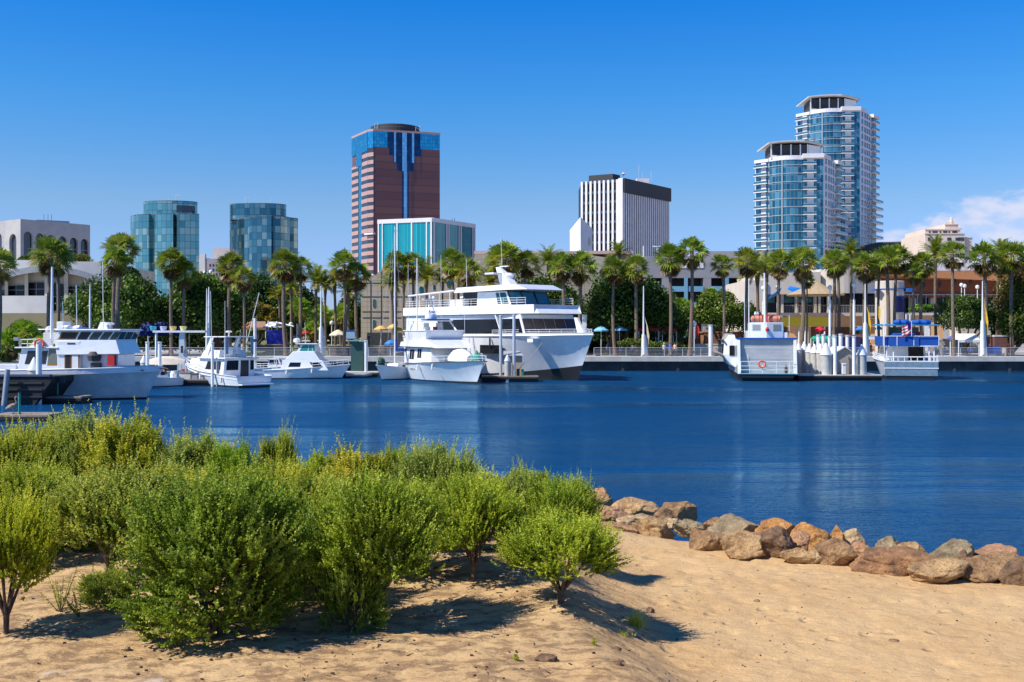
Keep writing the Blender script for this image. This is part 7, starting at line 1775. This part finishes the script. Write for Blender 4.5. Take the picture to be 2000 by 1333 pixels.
box_thing('dock_box', 'grey dock steps box on the low dock', 'box', 350, 372, 727, 745, 103.4, 1, m_lightstone, (m_wood,))
box_thing('dock_box', 'open slatted dock stair beside the steps box', 'box', 374, 386, 729, 745, 103.4, 1, m_grey, (m_wood,))
box_thing('dock_box', 'pale locker box right of the dock stair', 'box', 388, 412, 733, 745, 103.4, .8, m_lightstone, (m_lightstone,))
box_thing('dock_box', 'orange crate on top of the steps box', 'crate', 353.5, 359, 721, 727, 103.5, .4, m_orange, (m_orange,))
box_thing('dock_box', 'green bin on the dock under the big yacht', 'bin', 1018, 1023, 722, 737, 111, .4, mat('green_plastic',(.02,.20,.12),.5), (m_black,))
box_thing('dock_box', 'dark gas bin beside the tan shed', 'bin', 1009, 1015, 721, 736, 111, .4, m_dgrey, (m_black,))
def sign_post(px, y0, y1, D, label, m, w, h):
    r = thing('sign_post', label, 'sign', (X(px,D), D, Z(y1,D))); H = Z(y0,D)-Z(y1,D); pole(r, 'post', (0,.05,0), (0,.05,H), .05, mat('teal_paint',(.02,.22,.20),.5)); k = MB(); k.obox((.25,0,H),(w,.05,h),0); k.build('board', m, r)
sign_post(112, 742, 771, 77.2, 'dark square board on a green post at the dock end', m_dgrey, .62, .5)
r_ = thing('green_post', 'plain green post rising behind the pelican', 'post', (X(38,62.4), 62.4, .35)); pole(r_, 'shaft', (0,0,-1), (0,0,1.2), .07, MATS['teal_paint']); pole(r_, 'cap', (0,0,1.2), (0,0,1.26), .09, m_dgrey)
def rope(label, pts, rad=.03, m=None):
    k = MB(); k.tube(pts, rad, n=5); o = k.build('mooring_line', m or m_lightstone, None, smooth=True); tag(o, label, 'rope', 'mooring lines')
rope('pale mooring line from the dock end up to the fishing boat', [(X(75,77.3),77.3,.55),(X(90,77.6),77.6,.62),(X(100,78.4),78.4,1.1),(X(112,79.4),79.4,1.75)])
rope('dark mooring line from the big yacht side down to the dock', [(X(1059,111.6),111.4,4.0),(X(1045,111.4),111.3,3.0),(X(1020,111.2),111.2,1.7),(X(1006,111),111,.75)], .035, m_grey)

# pelican on the float
def pelican():
    x, y, z = X(22,62.7), 62.9, .36; r = thing('pelican', 'brown pelican standing on the weathered float, long bill tucked down', 'bird', (x,y,z), .5)
    mb_ = mat('pelican_brown', (.20,.15,.11), .9, col2=(.34,.28,.22), vscale=14); mc = mat('pelican_neck', (.62,.52,.36), .9, var=.2)
    k = MB(); k.tube([(-.38,0,.30),(-.25,0,.36),(-.08,0,.42),(.08,0,.47),(.16,0,.55)], [.03,.09,.14,.13,.06], n=12); k.tube([(.12,0,.50),(.20,0,.62),(.15,0,.76),(.12,0,.88),(.17,0,.96),(.25,0,.95)], [.075,.05,.04,.04,.055,.03], n=10); k.build('body', mb_, r, smooth=True)
    k = MB(); k.tube([(.23,0,.95),(.30,0,.80),(.33,0,.62)], [.028,.035,.008], n=8); k.build('bill', mc, r, smooth=True)
    for s in (-1,1):
        k = MB(); k.tube([(.10,s*.12,.50),(-.10,s*.16,.42),(-.40,s*.07,.27)], [.05,.10,.015], n=8); k.build('wing', mb_, r, smooth=True)
        k = MB(); k.tube([(0,s*.05,.34),(.01,s*.05,.02)], .014, n=5); k.box(-.02,.09,s*.05-.04,s*.05+.04,0,.02); k.build('leg', m_grey, r)
pelican()

# ------------------------------------------------------------------ promenade railing
for i, (a, b, lb) in enumerate([(-60,150,'railing stretch at the far left behind the fishing boat'),(150,330,'railing stretch behind the left white pilings'),(330,500,'railing stretch behind the first sport fishing boat'),
    (500,680,'railing stretch behind the profile sport boat'),(680,800,'railing stretch behind the ketch'),(1160,1254,'railing stretch right of the big yacht bow'),(1262,1440,'railing stretch with people behind it left of the ferry'),
    (1556,1690,'railing stretch behind the wide dock'),(1800,1914,'railing stretch right of the trawler before the white tent'),(1926,2040,'railing stretch at the right edge')]):
    D = 143.9; r = thing('promenade_railing', 'grey metal '+lb, 'railing', (X(a,D), D, LAND+.06), group='railings along the quay'); L = X(b,D)-X(a,D)
    k = MB(); n = max(2, int(L/2.1))
    for j in range(n+1): k.box(L*j/n-.035,L*j/n+.035,-.03,.03,0,1.08)
    k.build('posts', m_steel, r); k = MB()
    for z in (.18,.36,.54,.72,.90): k.box(0,L,-.012,.012,z-.014,z+.014)
    k.box(0,L,-.04,.04,1.08,1.14); k.build('bars', m_steel, r)

# ------------------------------------------------------------------ masts, lamps, flags
def mast_pillar(px, D, yt, yk, label, w=.34, flag=None, wings=True):
    r = thing('mast_pillar', label, 'mast', (X(px,D), D, LAND+.07), group='white mast pillars on the quay'); zk = Z(yk,D)-LAND; zt = Z(yt,D)-LAND
    k = MB(); k.tube([(0,0,0),(0,0,zk)], [w,w*.72], n=12); k.build('pillar', m_white, r, smooth=True)
    k = MB(); k.tube([(0,0,zk),(0,0,zt)], [.14,.06], n=8); k.build('mast', m_white, r, smooth=True)
    k = MB(); k.box(-.12,.12,-.2,.2,0,zk*.98); 
    if wings: k = MB(); k.hexa([(w*.8,-.06,0),(w*1.9,-.06,0),(w*1.9,.06,0),(w*.8,.06,0),(w*.6,-.06,zk*.96),(w*.9,-.06,zk*.96),(w*.9,.06,zk*.96),(w*.6,.06,zk*.96)]); k.build('side_fin', m_steel, r)
    if flag:
        k = MB(); z1 = zk+2.4; k.loft([[(.12,-.04,z1),(.2,.04,z1)],[(.5,-.1,z1-1.2),(.35,.1,z1-1.2)],[(.75,-.05,z1-2.6),(.4,.12,z1-2.6)],[(.6,0,z1-4.2),(.5,.1,z1-4.2)]], cap=False, closed=False); k.build('flag', flag, r, smooth=True)
m_sail = mat('tan_sail', (.55,.45,.28), .85, var=.1); m_yel = mat('yellow_cloth', (.72,.42,.03), .8, var=.1)
mast_pillar(1257, 144.6, 560, 655, 'tapered white mast pillar with a furled tan sail, right of the big yacht', flag=m_sail)
mast_pillar(627, 144.6, 560, 640, 'tapered white mast pillar behind the profile sport boat')
mast_pillar(1919, 144.6, 550, 628, 'tapered white mast pillar beside the white tent', flag=m_yel)
mast_pillar(1690, 144.6, 556, 632, 'tapered white mast pillar with hanging yellow flags, left of the trawler', flag=m_yel)
mast_pillar(404, 144.6, 565, 640, 'slim white mast pillar behind the dark fig trees', w=.2, wings=False)
mast_pillar(408, 130, 562, 600, 'second slim white mast right beside the pillar by the fig trees', w=.16, wings=False)
mast_pillar(176, 132, 556, 600, 'white furled mast behind the fishing boat wheelhouse', w=.16, wings=False)
def lamp(px, D, yt, label, base=LAND, thick=None, heads=1, rad=.07):
    r = thing('globe_lamp', label, 'street lamp', (X(px,D), D, base), group='globe lamps along the promenade'); zt = Z(yt,D)-base
    k = MB(); k.tube([(0,0,0),(0,0,zt-.3)], rad, n=8); k.build('post', m_white, r, smooth=True)
    if thick: zk = Z(thick,D)-base; k = MB(); k.tube([(0,0,-.0),(0,0,zk)], rad*2.6, n=12); k.build('sleeve', m_white, r, smooth=True)
    k = MB(); k.lathe([(.08,-.34),(.26,-.22),(.33,0),(.26,.22),(.06,.33)],14,(0,0,zt)); k.build('globe', mat('lamp_globe',(.80,.80,.76),.3), r, smooth=True)
for a in [(1668,150,557,'globe lamp on a thick white sleeve right of the ferry',LAND,586),(1621,150,562,'globe lamp on a tall white sleeve before the restaurant',LAND,586),(1519,153,562,'globe lamp among the palms above the ferry',LAND,590),
          (1491,154,563,'globe lamp left of the blue awning',LAND,590),(1878,180,557,'globe lamp, left of the close pair before the brown hall',LAND+4),(1884,182,559,'globe lamp, right of the close pair before the brown hall',LAND+4),
          (1909,180,561,'globe lamp right of the close pair before the brown hall',LAND+4),(1954,170,561,'globe lamp before the bronze leaved tree',LAND),(1321,168,612,'small globe lamp before the parking structure',LAND),
          (1352,164,613,'low globe lamp among the green trees',LAND),(568,160,634,'low globe lamp beside the shade sails',LAND),(648,165,631,'low globe lamp in the park',LAND),(400,170,533,'tall floodlight post above the fig trees, left',LAND),(412,172,531,'tall floodlight post above the fig trees, right',LAND),
          (1356,150,632,'thin white lamp post left of the rounded tree',LAND)]: lamp(*a)
def flag_pole(px, D, yt, yb, label, m):
    r = thing('flag_pole', label, 'flag pole', (X(px,D),D,Z(yb,D))); h = Z(yt,D)-Z(yb,D); pole(r, 'pole', (0,0,0), (0,0,h), .05, m_rail)
    k = MB(); k.loft([[(.05,0,h-.1),(.05,0,h-1.4)],[(.35,.1,h-.4),(.3,.06,h-2.0)],[(.55,-.05,h-.9),(.45,0,h-2.6)]], cap=False, closed=False); k.build('flag', m, r, smooth=True)
flag_pole(1712, 146, 592, 680, 'pole with a pale yellow pennant left of the cream cylinder', m_yel)
flag_pole(1358, 152, 630, 662, 'thin pole with a small red flag before the rounded tree', m_red)
flag_pole(580, 150, 632, 680, 'thin pole with a drooping pinkish banner left of centre', mat('pink_banner',(.55,.30,.28),.8))
# ------------------------------------------------------------------ umbrellas, canopies, kiosks
def umbrella(px, D, yt, yb, w, col, label, base=None, name='parasol'):
    hw = w/2*D/F; zt, zb = Z(yt,D), Z(yb,D); base = LAND if base is None else base
    r = thing(name, label, 'parasol', (X(px,D),D,base), group='cafe parasols along the promenade'); m = mat('parasol_'+'_'.join('%02d' % int(c*99) for c in col), col, .8, var=.08); k = MB()
    n = 8; ring = [(hw*math.cos(2*math.pi*i/n), hw*math.sin(2*math.pi*i/n), zb-base) for i in range(n)]; mid = [(x*.5,y*.5,lerp(zb,zt,.62)-base) for x,y,z in ring]; ap = (0,0,zt-base)
    lowr = [(x*.99,y*.99,z-.18) for x,y,z in ring]
    k.add(ring+mid+[ap]+lowr, [(i,(i+1)%n,n+(i+1)%n,n+i) for i in range(n)]+[(n+i,n+(i+1)%n,2*n) for i in range(n)]+[(i,2*n+1+i,2*n+1+(i+1)%n,(i+1)%n) for i in range(n)]); k.build('canopy', m, r)
    pole(r, 'pole', (0,0,0), (0,0,zt-base-.02), .045, m_rail)
for a in [(744,152,636,643,28,(.70,.42,.12),'tan orange parasol left of the sailboat mast'),(768,154,633,640,24,(.72,.46,.14),'pale orange parasol behind the sailboat mast'),(777,151,639,645,26,(.75,.52,.03),'yellow parasol between the two sailboat masts'),
          (798,152,641,648,20,(.62,.02,.02),'red parasol left of the flybridge yacht'),(763,146,664,671,24,(.03,.22,.60),'blue parasol low behind the ketch'),(660,158,644,654,34,(.72,.62,.45),'large cream parasol left of the stone hall'),
          (1174,150,637,645,30,(.20,.52,.66),'pale blue parasol under the spreading fig tree, left'),(1210,151,636,644,34,(.22,.50,.64),'pale blue parasol under the spreading fig tree, right'),(1601,160,638,645,26,(.60,.01,.03),'red parasol under the olive canopy'),
          (1862,150,654,661,24,(.08,.10,.36),'dark blue parasol left of the white tent'),(1953,160,583,589,16,(.70,.16,.05),'orange parasol high on the right terrace'),(1680,158,637,643,18,(.03,.20,.60),'bright blue parasol behind the brown roofed kiosk'),
          (1716,158,637,642,16,(.02,.30,.30),'teal parasol left of the cream cylinder'),(596,165,645,651,18,(.38,.02,.03),'dark red parasol in the park')]: umbrella(*a)
def canopy(label, px0, px1, yt, ym, D, dep, m, post=m_white, name='canopy', cat='canopy', sag=0.):
    r = thing(name, label, cat, (X((px0+px1)/2,D),D,LAND)); hw = (X(px1,D)-X(px0,D))/2; z0, z1 = Z(ym,D)-LAND, Z(yt,D)-LAND
    k = MB(); k.hexa([(-hw,0,z0),(hw,0,z0),(hw,dep,z0),(-hw,dep,z0),(-hw*.8,dep*.3,z1),(hw*.8,dep*.3,z1),(hw*.8,dep*.7,z1),(-hw*.8,dep*.7,z1)]); k.box(-hw,hw,-.02,.02,z0-.35,z0-.003); k.build('fabric', m, r)
    for x, y in ((-hw*.95,.1),(hw*.95,.1),(-hw*.95,dep-.1),(hw*.95,dep-.1)): pole(r, 'post', (x,y,0), (x,y,z0-.003), .07, post)
canopy('navy blue tent roof deep under the fig trees', 265, 352, 626, 652, 156, 5, mat('royal_navy',(.008,.03,.24),.8,var=.2))
canopy('long red awning in the shade right of the mast pillar', 1247, 1287, 637, 642, 152, 3, m_red); canopy('second red awning with a red end panel beside the long one', 1293, 1322, 638, 643, 153, 3, m_red)
canopy('white tent roof with a drooping front beside the mast pillar', 1872, 1914, 652, 664, 147, 3, m_white)
canopy('brown fabric shade left of the white shade sails', 468, 520, 628, 640, 158, 4, mat('brown_fabric',(.30,.17,.10),.85))
canopy('green kayak rack roof behind the thin pilings', 1588, 1632, 657, 662, 146, 1.4, mat('bright_green',(.01,.36,.20),.6))
def sails():
    D = 156; r = thing('shade_sails', 'pair of white pointed shade sails above the blue panel', 'shade sail', (X(535,D),D,LAND)); X0 = X(535,D)
    for q in ([(512,640),(521,628),(556,638),(540,634)],[(527,628),(538,629),(574,637),(552,637)]):
        k = MB(); v = [(X(p,D)-X0, (i%2)*2., Z(y,D)-LAND) for i, (p, y) in enumerate(q)]; k.add(v+[(a,b,c-.08) for a,b,c in v],[(0,1,2,3),(7,6,5,4),(0,4,5,1),(1,5,6,2),(2,6,7,3),(3,7,4,0)]); k.build('sail', m_white, r)
    for px, y in ((521,628),(538,629)): pole(r, 'post', (X(px,D)-X0,1,0), (X(px,D)-X0,1,Z(y,D)-LAND+.1), .1, m_white)
sails()
box_thing('screen_panel', 'large royal blue panel under the white shade sails', 'panel', 521, 553, 645, 673, 152, .5, mat('royal_blue_panel',(.015,.03,.36),.7), (mat('royal_blue_panel',(0,0,0)),))
box_thing('bench_block', 'long dark planter bench below the blue panel', 'planter', 485, 560, 673, 686, 150, 2, m_dgrey, (m_wood,))
box_thing('terrace_block', 'long brown terrace block under the parasols left of the ketch', 'terrace', 640, 820, 676, 694, 150, 6, mat('brown_terrace',(.20,.15,.12),.9,col2=(.11,.08,.06),vscale=1.5), (m_wood,))
box_thing('kiosk', 'dark blue kiosk with a brown hipped roof behind the dock shed', 'kiosk', 1643, 1681, 654, 690, 149, 4, m_navy, (mat('brown_shingle',(.22,.12,.09),.9,var=.2),))
box_thing('kiosk', 'brown kiosk with a pale top right of the mast pillar', 'kiosk', 1942, 1970, 655, 680, 148, 3, mat('brown_boards',(.17,.07,.05),.8,var=.2), (m_lightstone,))
box_thing('tarp_stack', 'blue tarpaulin covered stack by the right railing', 'tarpaulin', 1926, 1954, 677, 692, 145, 1.2, m_blue, (m_blue,))
box_thing('menu_panel', 'pale blue glazed panel left of the stone hall', 'panel', 676, 696, 645, 662, 156, .4, mat('pale_glazed',(.30,.45,.60),.3), (m_blue,))
box_thing('planter', 'low grey planter on the promenade, left of two', 'planter', 1164, 1173, 690, 696, 146, .8, m_dgrey, (m_dgrey,)); box_thing('planter', 'low grey planter on the promenade, right of two', 'planter', 1396, 1405, 690, 696, 146, .8, m_dgrey, (m_dgrey,))
box_thing('crate', 'white carton stack by the trawler awning', 'crate', 1697, 1712, 655, 664, 148, 1, m_white, (m_white,))
box_thing('ramp_wall', 'pale low wall behind the railing left of the ferry', 'wall', 1352, 1440, 672, 690, 155, .5, m_cream, (m_conc,))
box_thing('retaining_wall', 'reddish earth bank behind the ferry wheelhouse', 'bank', 1375, 1470, 648, 672, 160, 3, mat('red_earth',(.30,.14,.07),.95,var=.2), (mat('red_earth',(0,0,0)),))
box_thing('terrace_wall', 'pale terrace wall right of the trawler', 'wall', 1812, 1945, 662, 690, 158, 1, m_conc, (m_lightstone,))
box_thing('white_hut', 'white gabled hut half hidden under the olive tree', 'hut', 1870, 1935, 630, 665, 166, 3, m_cream, (m_cream,))
box_thing('support_tower', 'white support tower left of the spreading fig tree', 'tower', 1138, 1146, 615, 690, 152, .8, m_white, (m_white,))
def teal_kiosk():
    D = 124.5; r = thing('fish_cleaning_hut', 'small hut with a sloping teal awning on the narrow dark dock', 'hut', (X(697,D),D,.62)); hw = 13*D/F
    k = MB(); k.box(-hw*.9,hw*.9,0,1.6,0,Z(668,D)-.62); k.build('wall', mat('dark_green_boards',(.03,.10,.09),.7,var=.2), r)
    k = MB(); z = Z(665,D)-.62; k.hexa([(-hw*1.15,-.4,z-.12),(hw*1.2,-.4,z-.0),(hw*1.2,1.8,z),(-hw*1.15,1.8,z-.12),(-hw*1.1,-.4,z),(hw*1.2,-.4,z+.12),(hw*1.2,1.8,z+.12),(-hw*1.1,1.8,z)]); k.build('roof', mat('pale_teal',(.16,.42,.38),.6), r)
teal_kiosk()
def dock_shelter():
    D = 119; r = thing('dock_shelter', 'white flat dock shelter roof carrying coloured tubs behind the left pilings', 'shelter', (X(345,D),D,.6)); f = lambda px: X(px,D)-X(345,D); z = lambda y: Z(y,D)-.6
    k = MB(); k.box(f(298),f(400),0,1.6,z(650),z(646)); k.build('roof', m_white, r)
    for px in (304,): pole(r, 'post', (f(px),.2,0), (f(px),.2,z(650)), .13, m_white)
    k = MB(); k.hexa([(f(347),.1,0),(f(364),.1,0),(f(364),.9,0),(f(347),.9,0),(f(349),.3,z(651)),(f(357),.3,z(651)),(f(357),.7,z(651)),(f(349),.7,z(651))]); k.build('pylon', m_steel, r)
    k = MB(); k.box(f(353),f(357),.02,.09,z(690),z(676)); k.build('pylon_slot', m_black, r)
dock_shelter()
for px, col, lb in ((293,(.05,.45,.58),'turquoise tub on the dock shelter roof'),(313,(.45,.50,.70),'pale blue tub on the dock shelter roof'),(332,(.65,.48,.15),'yellow tub on the dock shelter roof'),(352,(.70,.62,.25),'pale yellow tub at the right end of the dock shelter roof')):
    D = 119.4; r = thing('tub', lb, 'tub', (X(px+4,D),D+.4,Z(646,D)+.003), group='tubs on the dock shelter'); m = mat('tub_%d' % px, col, .5); k = MB(); k.lathe([(.28,0),(.38,.42),(.34,.44),(.26,.05)],14); k.build('bucket', m, r); k = MB(); k.torus((0,0,.43),.37,.03,'z',14,5); k.build('rim', m, r)
tree(310,168,150,480,612,700,'dark leaf mass added for the shade behind the fig trees',(.8,.95,.7),16000,.42,33,0,trunk=False,lobes=30,depth=.12,name='hedge',cat='hedge')  # added leaf backdrop, stands in for the darkness under the fig canopy
tree(1240,172,1120,1345,628,700,'dark leaf mass added for the shade below the spreading fig tree',(.65,.75,.6),12000,.42,34,0,trunk=False,lobes=26,depth=.12,name='hedge',cat='hedge')  # added backdrop, its dark leaves stand for shade below the tree
tree(1060,168,930,1150,575,700,'dark leaf mass added for the shade behind the largest yacht',(.8,.95,.7),9000,.42,35,0,trunk=False,lobes=22,depth=.2,name='hedge',cat='hedge')  # another added dark backdrop for the shade under the trees
tree(520,200,470,600,606,676,'low green shrubbery at the back of the lawn, left',(1.6,1.6,.8),8000,.36,36,0,trunk=False,lobes=18,depth=.3,name='hedge',cat='hedge')
tree(650,204,580,715,620,676,'low green shrubbery at the back of the lawn, right',(1.3,1.4,.8),8000,.36,37,0,trunk=False,lobes=18,depth=.3,name='hedge',cat='hedge')
tree(1965,168,1930,2060,600,690,'dark shrubbery behind the trees at the right edge',(.8,.8,.7),8000,.36,38,0,trunk=False,lobes=18,depth=.3,name='hedge',cat='hedge')

# ------------------------------------------------------------------ people on the promenade
PB = {}
def person_mesh(kind):
    if kind in PB: return PB[kind]
    j = {'pel':(0,0,.95),'spine':(0,.01,1.2),'chest':(0,0,1.40),'neck':(0,0,1.52),'head0':(0,-.01,1.60),'head1':(0,-.01,1.72),
         'hl':(.09,0,.90),'kl':(.10,-.03,.50),'al':(.10,.02,.09),'tl':(.11,-.13,.04),'hr':(-.09,0,.90),'kr':(-.10,-.02,.50),'ar':(-.10,.05,.09),'tr':(-.11,-.10,.04),
         'sl':(.18,0,1.40),'el':(.24,.02,1.12),'wl':(.22,-.08,.88),'fl':(.21,-.12,.79),'sr':(-.18,0,1.40),'er':(-.24,.02,1.12),'wr':(-.22,-.08,.88),'fr':(-.21,-.12,.79)}
    if kind == 'walk': j.update(kl=(.10,-.16,.52), al=(.10,-.22,.10), tl=(.10,-.36,.07), kr=(-.10,.05,.50), ar=(-.10,.28,.14), tr=(-.10,.20,.05), wl=(.22,.12,.90), fl=(.22,.16,.82), wr=(-.22,-.2,.94), fr=(-.21,-.26,.88))
    if kind == 'sit': j = {k: (x,y,z-.45) for k,(x,y,z) in j.items()}; j.update(kl=(.12,-.42,.52), al=(.12,-.44,.10), tl=(.12,-.58,.05), kr=(-.12,-.42,.52), ar=(-.12,-.40,.10), tr=(-.12,-.54,.05), wl=(.16,-.25,.62), fl=(.13,-.34,.60), wr=(-.16,-.25,.62), fr=(-.13,-.34,.60))
    rad = {'pel':.15,'spine':.13,'chest':.15,'neck':.055,'head0':.085,'head1':.085,'hl':.10,'kl':.065,'al':.045,'tl':.035,'sl':.065,'el':.045,'wl':.032,'fl':.03}
    rad.update({k[:-1]+'r': v for k, v in rad.items() if k[-1] == 'l' and len(k) == 2})
    ed = [('pel','spine'),('spine','chest'),('chest','neck'),('neck','head0'),('head0','head1')]
    for s in 'lr': ed += [('pel','h'+s),('h'+s,'k'+s),('k'+s,'a'+s),('a'+s,'t'+s),('chest','s'+s),('s'+s,'e'+s),('e'+s,'w'+s),('w'+s,'f'+s)]
    names = list(j); me = bpy.data.meshes.new('skeleton'); me.from_pydata([j[n] for n in names], [(names.index(a), names.index(b)) for a, b in ed], [])
    o = bpy.data.objects.new('skeleton', me); COL.objects.link(o); o.modifiers.new('skin', 'SKIN'); sd = o.modifiers.new('sub', 'SUBSURF'); sd.levels = 1
    if not me.skin_vertices: me.attributes  # created by the modifier
    try:
        sk = me.skin_vertices[0].data
        for i, n in enumerate(names): r0 = rad.get(n, .06); sk[i].radius = (r0*1.15 if n in ('chest','pel','spine') else r0, r0*.8 if n in ('chest','pel','spine') else r0)
        sk[names.index('pel')].use_root = True
    except Exception as e: print('skin', e)
    dg = bpy.context.evaluated_depsgraph_get(); res = bpy.data.meshes.new_from_object(o.evaluated_get(dg)); bpy.data.objects.remove(o)
    off = -.45 if kind == 'sit' else 0
    idx = []
    for p in res.polygons:
        c = p.center; z = c.z-off
        if z > 1.53: i = 0
        elif abs(c.x) > .20 and z < 1.18: i = 0
        elif z > .98 and not (kind == 'sit' and c.y < -.1): i = 1
        elif c.z < .12: i = 3
        else: i = 2
        idx.append(i)
    PB[kind] = (res, idx); return PB[kind]
skin = mat('skin', (.50,.28,.18), .6); shoe = mat('shoes', (.06,.05,.05), .7); hairm = mat('dark_hair', (.04,.025,.02), .7)
def person(px, D, label, top, bot, kind='stand', rz=0., hat=None, base=LAND+.02, s=1.):
    me, idx = person_mesh(kind); m2 = me.copy(); m2.materials.clear()
    tm = mat('cloth_%d_%d_%d' % tuple(int(c*100) for c in top), top, .85); bm_ = mat('cloth_%d_%d_%d' % tuple(int(c*100) for c in bot), bot, .85)
    for q in (skin, tm, bm_, shoe): m2.materials.append(q)
    m2.polygons.foreach_set('material_index', idx); m2.polygons.foreach_set('use_smooth', [True]*len(idx))
    r = thing('person', label, 'person', (X(px,D),D,base), rz, 'people on the promenade'); r.scale = (s,)*3; o = bpy.data.objects.new('body', m2); COL.objects.link(o); o.parent = r
    z = 1.67-(.45 if kind == 'sit' else 0); k = MB(); k.lathe([(.098,-.02),(.102,.04),(.08,.10),(.02,.125)],12,(0,.012,z)); 
    if hat: k.lathe([(.17,0),(.17,.015)],12,(0,0,z+.03))
    k.build('hat' if hat else 'hair', hat or hairm, r, smooth=True)
wh, nv, bk, rd, gr = (.7,.7,.68), (.03,.05,.22), (.03,.03,.035), (.5,.06,.05), (.22,.22,.24)
for a in [(1297,145.5,'person in a white top and navy trousers behind the railing left of the ferry',wh,nv,'stand',.3,m_white),(1303,146.2,'person in a tan hat bending by the group near the ferry',gr,bk,'walk',1.2,m_lightstone),
          (1318,145.6,'person in a pale pink top in the group near the ferry',(.6,.4,.36),bk,'stand',-.6),(1322,146.4,'person in dark clothes at the right of the group near the ferry',bk,nv,'walk',-1.6),
          (1309,147.5,'person in a blue shirt at the back of the group near the ferry',(.06,.12,.45),gr,'stand',2.8),(1235,149,'person in white and blue standing on the lawn by the mast pillar',wh,(.05,.10,.4),'stand',0),
          (1215,150,'person in a blue top in the shade of the fig tree',(.04,.08,.4),bk,'sit',.6),(1187,150,'person in dark blue at the tables under the fig tree',nv,bk,'stand',.4),
          (1732,145.2,'person walking past the trawler in dark clothes',bk,gr,'walk',-1.57),(1700,145.6,'person in black leaning at the railing left of the trawler',bk,bk,'stand',.2),
          (1824,145.8,'person in pink by the right side of the trawler',(.6,.05,.25),nv,'walk',1.57),(1832,146.5,'person in grey with a backpack right of the trawler',gr,bk,'walk',1.4),
          (1845,146,'person in dark clothes walking towards the navy parasol',bk,nv,'walk',-1.5),(1606,146,'person in purple behind the thin pilings',(.25,.06,.28),bk,'stand',.5),
          (588,148,'person in black standing near the drooping banner',bk,bk,'stand',.2),(720,147.5,'person in black on the brown terrace left of the ketch',bk,bk,'stand',.6,None,LAND+1.22),
          (1970,146.5,'person in a red top by the brown kiosk',rd,bk,'stand',.3),(1895,146.8,'person in blue under the white tent',(.05,.10,.4),bk,'sit',-.5)]:
    person(*a[:7], hat=a[7] if len(a) > 7 else None, base=a[8] if len(a) > 8 else LAND+.02)
